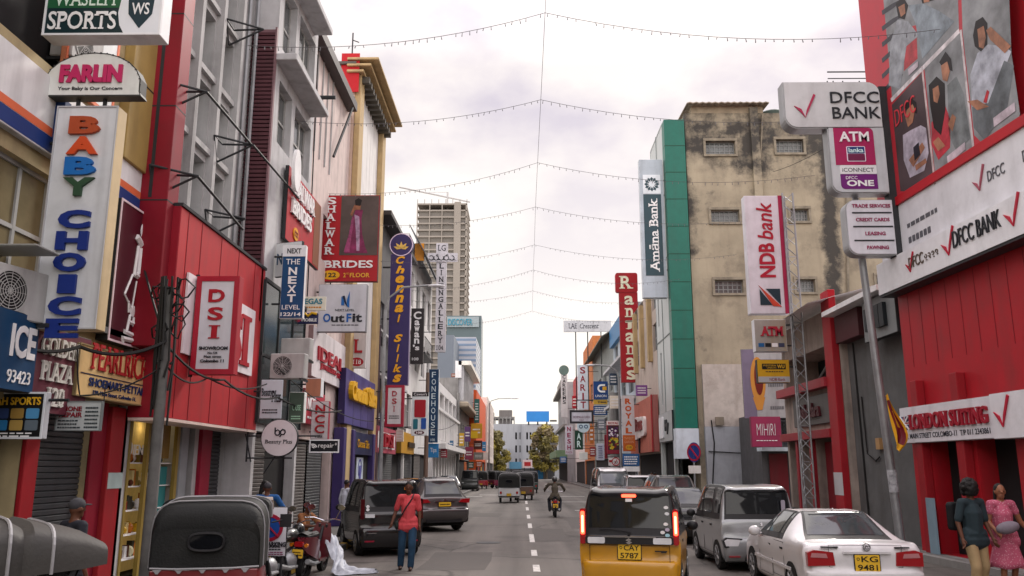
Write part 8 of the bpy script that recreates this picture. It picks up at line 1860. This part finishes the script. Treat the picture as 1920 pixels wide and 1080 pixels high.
# ================================================================ PEOPLE
def sk(h): return mat('skin ' + h, srgb(h), .55, var=.06)
def cloth(h, v=.12): return mat('cloth ' + h, srgb(h), .85, var=v, scale=6, bump=.3, bump_scale=14)
BROWN1, BROWN2 = sk('#5A3828'), sk('#8A5C44')
HAIRM = mat('black hair', (.008, .007, .007), .6, var=.3, scale=20, bump=.6, bump_scale=60)
def blob(name, mb, m, o, vox=.011, it=4):
 x = mb.build(name, m, o, rel=False)
 r = x.modifiers.new('remesh', 'REMESH'); r.mode = 'VOXEL'; r.voxel_size = vox; r.use_smooth_shade = True
 q = x.modifiers.new('smooth', 'SMOOTH'); q.iterations = it; q.factor = .5
 return x
def V(*a): return Vector(a)
def person(label, loc, deg, h=1.72, skin=BROWN1, shirt=None, pants=None, hair='short', arms=None, legs=None, hip=.92, lean=0, turn=0, sleeve=.9, tuck=True, face=True, skirt=None, shoe='#1E1612', fine=True, vox=.011, wide=1.0, group=None):
 """forward is local +y; arms/legs = ((joint, end) right, (joint, end) left) as offsets from shoulder / hip"""
 o = thing('person', label, 'person', loc, math.radians(-deg), group); s = h / 1.72; o.scale = (s, s, s)
 arms = arms or (((.06, -.04, -.29), (.09, .04, -.54)), ((-.06, -.04, -.29), (-.09, .04, -.54)))
 legs = legs or (((.01, .10, -.44), (.01, .02, -.84)), ((-.01, .02, -.44), (-.01, -.14, -.84)))
 H_ = V(0, 0, hip); ln = V(0, math.sin(math.radians(lean)), math.cos(math.radians(lean)))
 ch = H_ + ln * .34; nk = H_ + ln * .53; hd = nk + ln * .06 + V(0, .02, .08); Rh = Matrix.Rotation(math.radians(-turn), 3, 'Z')
 sh = [ch + ln * .15 + V(.17 * wide, 0, 0), ch + ln * .15 - V(.17 * wide, 0, 0)]; hp = [H_ + V(.095, 0, 0), H_ - V(.095, 0, 0)]
 b = MB(); b.cap(H_, ch, .115, .12).cap(ch, nk, .1, .06).cap(nk, hd - V(0, .01, .03), .052, .05).cap(sh[0], sh[1], .06, .06)
 b.ell(hd + V(0, 0, .02), .074, .092, .105, 14, 10, Rh).ell(hd + Rh @ V(0, .022, -.055), .052, .062, .06, 12, 8, Rh)
 b.ell(hd + Rh @ V(0, .098, -.005), .013, .02, .022, 8, 6, Rh)
 for e in (-1, 1): b.ell(hd + Rh @ V(.076 * e, -.005, .0), .012, .022, .034, 8, 6, Rh)
 T_ = MB(); S_ = MB(); Z_ = MB()
 for i in (0, 1):
  el, wr = sh[i] + V(*arms[i][0]), sh[i] + V(*arms[i][1]); f = (wr - el).normalized(); sg = 1 if i == 0 else -1
  b.cap(sh[i], el, .05, .04).cap(el, wr, .04, .026)
  palm = wr + f * .075; side = f.cross(V(0, 1, 0) if abs(f.y) < .8 else V(0, 0, 1)).normalized(); fw = side.cross(f).normalized()
  b.cap(wr, palm, .026, .03)
  if fine:
   for j, (wd_, ln_) in enumerate(((-.026, .058), (-.009, .07), (.009, .066), (.026, .05))):
    p0 = palm + fw * wd_; p1 = p0 + f * ln_ * .55 + side * .008 * sg; b.cap(p0, p1, .0095, .009, 8).cap(p1, p1 + f * ln_ * .45 + side * .022 * sg, .009, .0075, 8)
   t0 = wr + f * .02 + fw * .026; b.cap(t0, t0 + f * .035 + fw * .028, .011, .0095, 8).cap(t0 + f * .035 + fw * .028, t0 + f * .065 + fw * .03, .0095, .008, 8)
  if shirt:
   q = sh[i].lerp(el, min(1, sleeve)); S_.cap(sh[i], q, .062, .06)
   if sleeve > 1: S_.cap(el, el.lerp(wr, sleeve - 1), .055, .042)
  kn, an = hp[i] + V(*legs[i][0]), hp[i] + V(*legs[i][1])
  b.cap(hp[i], kn, .075, .055).cap(kn, an, .05, .036).cap(an + V(0, -.03, -.04), an + V(0, .13, -.055), .03, .026)
  if pants: T_.cap(hp[i], kn, .098, .078).cap(kn, an + V(0, 0, -.01), .078, .066)
  Z_.cap(an + V(0, -.045, -.045), an + V(0, .05, -.05), .04, .042).cap(an + V(0, .05, -.05), an + V(0, .16, -.056), .042, .033)
 blob('body', b, skin, o, min(vox, .009) if fine else .014, 3)
 if shirt:
  S_.cap(H_ + V(0, 0, -.05), H_ + ln * .12, .135, .14).cap(H_ + ln * .12, ch, .14, .15).cap(ch, ch + ln * .13, .14, .085).cap(sh[0], sh[1], .064, .064).cap(H_ + V(.05, 0, -.04), H_ + V(-.05, 0, -.04), .125, .125).cap(H_ + V(.085, 0, -.07), H_ + V(-.085, 0, -.07), .142, .142).cap(H_ + V(.07, 0, .02), H_ + V(-.07, 0, .02), .135, .135)
  blob('shirt', S_, shirt, o, vox)
  if fine: blob('collar', MB().cap(nk + V(.05, -.01, -.03), nk + V(.0, .06, -.06), .03, .02).cap(nk + V(-.05, -.01, -.03), nk + V(.0, .06, -.06), .03, .02).cap(nk + V(.05, -.02, -.02), nk + V(-.05, -.02, -.02), .03, .03), shirt, o, .01, 2)
 if pants: T_.cap(H_ + V(.05, 0, .02), H_ + V(-.05, 0, .02), .118, .118); blob('trousers', T_, pants, o, vox)
 if skirt:
  k = MB(); R_ = []
  for z, r in ((.10, .135), (.0, .155), (-.2, .20), (-.38, .25), (-.46, .27)):
   R_.append([H_ + V(r * (1 + .06 * math.sin(6 * t)) * math.cos(t), r * .8 * (1 + .06 * math.sin(6 * t)) * math.sin(t), z + .015 * math.sin(4 * t)) for t in [2 * math.pi * q / 28 for q in range(28)]])
  k.loft(R_); k.build('skirt', skirt, o, smooth='all', rel=False)
 blob('shoes', Z_, mat('shoe ' + shoe, srgb(shoe), .5), o, .011, 2)
 if face:
  for e in (-1, 1): MB().ell(hd + Rh @ V(.03 * e, .082, .015), .011, .008, .006, 8, 6, Rh).build('eye', HAIRM, o, rel=False)
  MB().ell(hd + Rh @ V(0, .078, -.055), .024, .01, .007, 8, 6, Rh).build('mouth', mat('lips', (.12, .035, .03), .5), o, rel=False)
 k = MB(); r = random.Random(len(label))
 if hair == 'short': k.ell(hd + V(0, -.012, .045) , .078, .094, .092, 14, 10, Rh)
 if hair == 'afro':
  for i in range(150):
   d = V(r.gauss(0, 1), r.gauss(0, 1), r.gauss(0, 1)).normalized()
   if d.z > -.75: k.ell(hd + V(0, -.02, .03) + V(d.x * .112, d.y * .11, d.z * .135), .03, .03, .03, 6, 5)
  k.ell(hd + V(0, -.03, .03), .112, .108, .13, 14, 10)
 if hair == 'long': k.ell(hd + V(0, -.02, .045), .082, .092, .092, 14, 10, Rh); k.cap(hd + V(0, -.06, 0), nk + V(0, -.09, -.05), .075, .05); k.cap(hd + V(.07, -.02, .0), nk + V(.075, -.03, -.02), .022, .02).cap(hd + V(-.07, -.02, .0), nk + V(-.075, -.03, -.02), .022, .02)
 if hair == 'cap': k.ell(hd + V(0, -.005, .05), .083, .10, .085, 14, 10, Rh); k.ell(hd + Rh @ V(0, .12, .05), .06, .06, .01, 12, 6, Rh)
 if hair == 'helmet': k.ell(hd + V(0, -.01, .02), .115, .135, .125, 16, 12, Rh)
 hm = {'cap': cloth('#3A3A3E'), 'helmet': paint('black helmet', (.01, .01, .012))}.get(hair, HAIRM)
 if hair: (blob('hair', k, hm, o, .012, 2) if hair in ('afro', 'long') else k.build({'cap': 'cap', 'helmet': 'helmet'}.get(hair, 'hair'), hm, o, smooth='all', rel=False))
 return o
CORAL = cloth('#C2484E'); JEAN = cloth('#1E3A52', .25)
o = person('man in a coral polo shirt and blue jeans walking towards the camera', (-2.3, 17.7, 0), 176, 1.735, BROWN1, CORAL, JEAN, 'short',
           arms=(((.09, -.06, -.28), (.15, .08, -.50)), ((-.05, -.03, -.29), (-.06, .05, -.54))), legs=(((.02, .02, -.43), (.045, -.10, -.83)), ((.0, .14, -.42), (.02, .12, -.83))), sleeve=.8, shoe='#3A241A', turn=6)
k = MB(); k.path([V(-.10, .02, 1.47), V(-.07, .12, 1.38), V(.05, .165, 1.2), (.15, .12, 1.02), (.19, .03, .93)], .014, 5); k.path([V(-.10, .02, 1.47), V(-.06, -.13, 1.35), (.08, -.16, 1.15), (.19, -.02, .93)], .014, 5); k.build('strap', TRIM, o, rel=False)
bag = MB(); bag.ell((.225, .03, .87), .05, .11, .09, 12, 8); tag(bag.build('sling_bag', cloth('#1E2A26'), None, smooth='all'), 'small dark sling bag at the hip of the man in coral', 'bag'); b_ = bpy.data.objects['sling_bag']; b_.location = o.location; b_.rotation_euler = o.rotation_euler
KHAKI = cloth('#A08A66'); TEAL = cloth('#26343A')
person('curly haired man in a dark polo and khaki trousers beside the pink dress', (7.12, 13.8, 0), 166, 1.80, BROWN1, TEAL, KHAKI, 'afro', arms=(((.07, -.03, -.29), (.09, .06, -.53)), ((-.05, .0, -.29), (-.05, .12, -.52))), turn=150, sleeve=.85, face=False, shoe='#2A2420')
bm_ = MB(); bm_.rbox(-.15, .15, -.22, .22, -.07, .07, .06); x = bm_.build('backpack', cloth('#15171A'), None, bevel=.02); tag(x, 'black backpack worn by the curly haired man', 'backpack'); x.location = (6.99, 14.02, 1.25); x.rotation_euler = (math.pi / 2, 0, math.radians(14))
def floral():
 m = cloth('#B0566E'); t = m.node_tree; b = t.nodes['Principled BSDF']; src = b.inputs['Base Color'].links[0].from_socket
 v = N(t, 'ShaderNodeTexVoronoi'); v.inputs['Scale'].default_value = 34; c = N(t, 'ShaderNodeTexCoord'); t.links.new(c.outputs['Object'], v.inputs['Vector'])
 r = N(t, 'ShaderNodeMapRange'); r.inputs['From Min'].default_value = .2; r.inputs['From Max'].default_value = .34; r.inputs['To Min'].default_value = .75; r.inputs['To Max'].default_value = 0; t.links.new(v.outputs['Distance'], r.inputs['Value'])
 k = N(t, 'ShaderNodeMix', data_type='RGBA'); t.links.new(r.outputs[0], k.inputs[0]); t.links.new(src, k.inputs[6]); k.inputs[7].default_value = (.62, .36, .42, 1); t.links.new(k.outputs[2], b.inputs['Base Color']); return m
FLO = floral()
o = person('smiling woman in a pink flowered dress swinging one arm by the red pillars', (7.70, 14.0, 0), 184, 1.76, BROWN2, FLO, None, 'long', arms=(((.06, .0, -.28), (.03, .20, -.42)), ((-.12, -.03, -.27), (-.27, -.02, -.46))), skirt=FLO, sleeve=.45, turn=8, shoe='#4A3A30', wide=.92)
x = MB(); x.ell((0, 0, 0), .19, .09, .095, 14, 10); x = x.build('handbag', cloth('#77707A'), None, smooth='all'); tag(x, 'grey soft handbag held before the pink flowered dress', 'handbag'); x.location = (7.63, 13.75, 1.09); x.rotation_euler = (0, math.radians(-12), 0)
BLU = cloth('#1D4F86')
person('man in a blue shirt and grey cap, back turned, by the disc sign', (-4.98, 16.9, .13), -12, 1.60, BROWN1, BLU, cloth('#20242E'), 'cap', arms=(((.16, .04, -.24), (.22, .22, -.30)), ((-.10, .08, -.27), (-.04, .28, -.34))), sleeve=1.5, face=False, wide=1.15, fine=False, vox=.013)
person('man in a white shirt standing behind the black van at the purple shop', (-4.95, 24.4, .13), 40, 1.55, BROWN1, cloth('#B9BCC8'), cloth('#15161A'), 'short', sleeve=1.8, face=False, fine=False, vox=.014)
person('person in a brown top sitting low beside the black van', (-4.75, 18.6, .13), 120, 1.68, BROWN1, cloth('#7E5230'), cloth('#1C1C20'), 'short', hip=.45, lean=22, arms=(((.08, .2, -.2), (.0, .42, -.2)), ((-.08, .2, -.2), (-.0, .42, -.2))), legs=(((.06, .40, .02), (.06, .42, -.38)), ((-.06, .40, .02), (-.06, .42, -.38))), face=False, fine=False, vox=.014)
person('man in a dark cap behind the grey hooded three-wheeler', (-4.75, 9.2, .13), 30, 1.56, BROWN1, cloth('#22242C'), cloth('#1C1C20'), 'cap', face=False, fine=False, vox=.014)
person('woman in a patterned white top just inside the doorway behind the disc sign', (-5.75, 19.3, .13), 60, 1.6, BROWN1, cloth('#A9A49C', .5), cloth('#3A2A2A'), 'long', face=False, fine=False, vox=.014)
person('man in an olive shirt riding the dark red motorcycle away', (1.42, 36.4, 0), 0, 1.72, BROWN1, cloth('#4A443A'), cloth('#22242C'), 'helmet', hip=.86, lean=8, wide=1.5, arms=(((.16, .14, -.22), (.16, .44, -.30)), ((-.16, .14, -.22), (-.16, .44, -.30))), legs=(((.14, .36, -.16), (.12, .18, -.56)), ((-.14, .36, -.16), (-.12, .18, -.56))), sleeve=1.8, face=False, fine=False, vox=.014)
for x, y, d, c, lab in ((6.9, 44.5, 90, '#8FA3B8', 'man in a pale blue shirt by the blue notice board'), (7.2, 47.5, 200, '#2A2A30', 'dark dressed man in the doorway below the striped pink shop front'), (6.3, 58, 150, '#2A4E8E', 'man in a bright blue shirt among the parked motorcycles'), (6.6, 63, 180, '#8E8A86', 'man in a grey shirt among the farthest parked motorcycles')):
 person(lab, (x, y, .13), d, 1.66, BROWN1, cloth(c), cloth('#22242C'), 'short', face=False, fine=False, vox=.018)
# ================================================================ SMALL STREET THINGS
# white plastic sheet spilling off the kerb
k = MB(); rr = random.Random(11); n, m = 26, 12
pts = [(-4.1, 17.7, .62), (-3.95, 17.6, .74), (-3.78, 17.4, .66), (-3.64, 17.25, .45), (-3.56, 17.15, .3), (-3.5, 17.0, .17), (-3.35, 16.9, .12), (-3.05, 17.0, .08), (-2.8, 17.1, .04)]
wds = [.1, .15, .18, .17, .16, .24, .26, .16, .04]; P_ = []
for i in range(n + 1):
 u = i / n * (len(pts) - 1); c = crv([Vector(p) for p in pts], u); j0 = min(int(u), len(pts) - 2); wdt = wds[j0] + (wds[j0 + 1] - wds[j0]) * (u - j0)
 for j in range(m + 1):
  a = j / m * 2 - 1; P_.append((c.x + a * wdt * .55 + .02 * rr.uniform(-1, 1), c.y + a * wdt * .9, max(.012, c.z - a * a * .10 + .045 * math.sin(a * 9 + i * 1.3) + .02 * rr.uniform(-1, 1))))
k.add(P_, [(i * (m + 1) + j, i * (m + 1) + j + 1, (i + 1) * (m + 1) + j + 1, (i + 1) * (m + 1) + j) for i in range(n) for j in range(m)])
tag(k.build('plastic_sheet', mat('white plastic sheet', (.40, .43, .48), .45, var=.25, scale=5), None, smooth='all'), 'crumpled white plastic sheet spilling onto the road beside the scooter', 'plastic sheet')
fr, w_, h_ = facing(480, 950, 538, 1044, 13.2)
b = board('parking_board', 'white no parking board with a red ring on a blue disc, behind the red three-wheeler', 'sign', fr, w_, h_, .04, P('#B3B5BA', .5, .2), STEEL)
k = MB(fr); k.disc(w_ * .45, h_ * .58, .165, .185, .002, .006); k.build('blue_disc', PL('#1E4E9E'), b)
k = MB(fr); k.ring(w_ * .45, h_ * .58, .2, .15, .007, .012); k.bar((w_ * .45 - .13, h_ * .58 + .13, .01), (w_ * .45 + .13, h_ * .58 - .13, .01), .016, 4); k.build('red_ring', PL('#A01E3A'), b)
text_part(b, fr, INK, [T('NO PARKING', .02, h_ * .2, w_ * .95, .07, off=.03), LN(.06, .09, w_ * .7, .07, 2)]); text_part(b, fr, PL('#8E3A6A'), [LN(.1, .02, w_ * .7, .06, 2)])
k = MB(fr); k.bar((.08, -.75, -.06), (.08, h_, -.06), .02).bar((w_ - .08, -.75, -.06), (w_ - .08, h_, -.06), .02); k.build('post', STEEL, b)
# poles and lamps
def pole(label, px, Y, ztop, r, m, lamp=None, name='utility_pole', lean=0):
 p = W(px, 850, Y); o = thing(name, label, name.replace('_', ' '), (p.x, Y, .13)); MB().path([(p.x, Y, .0), (p.x + lean * .5, Y, ztop * .5), (p.x + lean, Y, ztop)], [r, r * .88, r * .72], 10).build('pole', m, o, smooth=True)
 if lamp:
  dx, dz = lamp; x = p.x + lean
  k = MB(); k.path([(x, Y, ztop - .2), (x + dx * .08, Y, ztop + dz * .5), (x + dx * .4, Y, ztop + dz * .92), (x + dx, Y, ztop + dz)], .045, 6); k.build('lamp_arm', GALV, o)
  k = MB(); k.ell((x + dx * 1.15, Y, ztop + dz - .02), abs(dx) * .2, .12, .07, 12, 8); k.build('lamp_head', P('#A9ABAF'), o, smooth='all')
 return o
pl = pole('grey concrete utility pole wrapped in cables before the toy shop window', 292, 12.7, 4.75, .095, mat('sooty concrete', (.13, .13, .125), .85, var=.3, stain=.4))
x = pl.location.x; rr = random.Random(2); k = MB()
for i in range(14):
 a = rr.uniform(0, 6.28); k.path([(x + .12 * math.cos(a), 12.7 + .12 * math.sin(a), 2.6 + rr.random()), (x + .14 * math.cos(a + .4), 12.7 + .14 * math.sin(a + .4), 3.6), (x + .13 * math.cos(a), 12.7 + .13 * math.sin(a), 4.9)], .018, 4)
for i in range(9):
 c = (x + rr.uniform(-.15, .25), 12.75, 4.5 + rr.uniform(-.5, .5)); R_ = rr.uniform(.08, .2); k.path([(c[0] + R_ * math.cos(t * .9 + i) * rr.uniform(.5, 1.4), c[1] - .1 + .06 * math.sin(t * 1.7), c[2] + R_ * math.sin(t * .9 + i) * rr.uniform(.5, 1.5)) for t in range(9)], .014, 4)
tag(k.build('cable_coil', CABLE), 'tangle of black cables coiled round the top of the concrete pole', 'cable coil')
pole('maroon grey utility pole between the purple shop and the red lettered fascia', 703, 35.5, 8.0, .12, P('#4A3A40'), None)
pole('tall lamp post curving over the street before the tall purple sign', 714, 33.0, 8.2, .09, GALV, (1.75, 1.0), 'street_lamp')
pole('slim concrete pole beside the suitcase sign', 799, 43, 6.8, .12, P('#6E5A4E'))
pole('concrete pole at the end of the white colonnade', 858, 80, 9, .16, CONC)
pole('lamp post on the right curving left over the road near the orange lettered sign', 1164, 51, 7.4, .09, GALV, (-1.5, .75), 'street_lamp')
pole('grey lamp post far away on the left by the pale building', 917, 100, 9.5, .1, GALV, (2.6, .6), 'street_lamp')
# ================================================================ CABLES OVERHEAD
def sagged(a, b, sag, n=14): return [a.lerp(b, i / n) - Vector((0, 0, sag * 4 * (i / n) * (1 - i / n))) for i in range(n + 1)]
BULB = mat('grey fairy lamp', (.10, .10, .11), .4)
rows = [(16.9, 1022, 24), (20.8, 1014, 187), (25.0, 1008, 305), (29.6, 1004, 388), (34.8, 1002, 459), (39.0, 1000, 506), (44, 999, 545), (50, 998, 583)]
apex = []
for i, (Y, px, py) in enumerate(rows):
 c = W(px, py, Y); apex.append(c); l = Vector((-6.0, Y, c.z - .75 + .25 * math.sin(i * 2.3))); r_ = Vector((9.2 if Y < 36 else 7.6, Y, c.z - .45))
 o = thing('string_light', 'string of little lamps across the street, %s counted from the nearest' % ('first', 'second', 'third', 'fourth', 'fifth', 'sixth', 'seventh', 'eighth')[i], 'string light', c, 0, 'lamp strings across the street')
 p1, p2 = sagged(l, c, .32), sagged(c, r_, .42); MB().path(p1 + p2[1:], .006, 4).build('cable', mat('grey lamp cable', (.09, .085, .09), .6), o)
 k = MB()
 for seg in (p1, p2):
  for q in range(len(seg) - 1):
   for f in (.1, .45, .8): p = seg[q].lerp(seg[q + 1], f); rr.random() < .85 and k.bar(p, p - Vector((rr.uniform(-.02, .02), 0, rr.uniform(.05, .10))), .007, 4, r2=.013)
 tag(k.build('lamp', BULB, o), kind='stuff')
a0 = apex[0] + (apex[0] - apex[1]) * .6
tag(MB().path([a0] + apex, .007, 4).build('guy_wire', CABLE), 'thin wire running up the middle of the street that carries the lamp strings', 'wire')
def wire(label, pts, r=.016, sag=.15, name='cable'):
 k = MB(); ps = [W(*p) for p in pts]; q = []
 for a, b_ in zip(ps, ps[1:]): q += sagged(a, b_, sag, 8)[:-1]
 k.path(q + [ps[-1]], r, 5); tag(k.build(name, CABLE), label, 'cable')
wire('thick black cable drooping over the maroon board to the cable tangle', [(-20, 620, 10.3), (150, 650, 11.7), (310, 640, 12.6)], .028)
wire('thin black cable looping below the cream fascia', [(145, 650, 11.9), (150, 742, 11.9), (300, 690, 12.6)], .012, .1)
wire('black cable running from the tangle along the red box sign', [(315, 650, 12.7), (420, 712, 15.3), (520, 745, 18.5), (640, 770, 24)], .022)
wire('second black cable along the foot of the red box sign', [(315, 690, 12.7), (390, 708, 14.6), (500, 720, 18.4)], .016)
wire('black cable hanging down the red pier to the tangle', [(300, 90, 14.6), (290, 400, 14.4), (262, 470, 14.2), (310, 640, 12.7)], .02, .05)
wire('cable strung from the red board pole to the purple shop', [(520, 690, 18.6), (700, 790, 30)], .014, .3)
wire('cable strung low from the purple shop pole along the fascias', [(703, 760, 35.4), (790, 800, 39.9), (858, 790, 80)], .02, .4)
wire('black cable crossing before the giant billboard', [(1690, 110, 19.4), (1800, 20, 18.6), (1860, -40, 18)], .014, .05)
wire('second black cable crossing before the giant billboard', [(1655, 165, 19.6), (1780, 30, 18.8), (1830, -40, 18)], .012, .05)
wire('pale cable slanting from the ochre wall to the totem', [(1450, 322, 40), (1560, 270, 30), (1660, 180, 20.5)], .012, .1)
# ================================================================ THE STREET BEHIND THE CAMERA (seen only as reflections)
for x0, x1, y0, y1, z, c, lab in ((-18, -6.7, -60, 6.6, 9, CREAM, 'long cream row continuing the left side behind the camera'), (10.2, 22, -60, 10.8, 9.5, CONC, 'long grey row continuing the right side behind the camera')):
 o = thing('row_building', lab, 'building', ((x0 + x1) / 2, (y0 + y1) / 2, 0)); shell(o, x0, x1, y0, y1, .13, z, c)
 k = MB(); xf = x1 if x0 < -6 and x1 < 0 else x0
 if y0 > -61:
  for i in range(14):
   for zz in (3.6, 6.4): yy = y0 + 2 + i * (y1 - y0 - 3) / 14; k.box(xf - .03, xf + .03, yy, yy + 2.4, zz, zz + 1.6)
  k.build('window', GLASS, o)
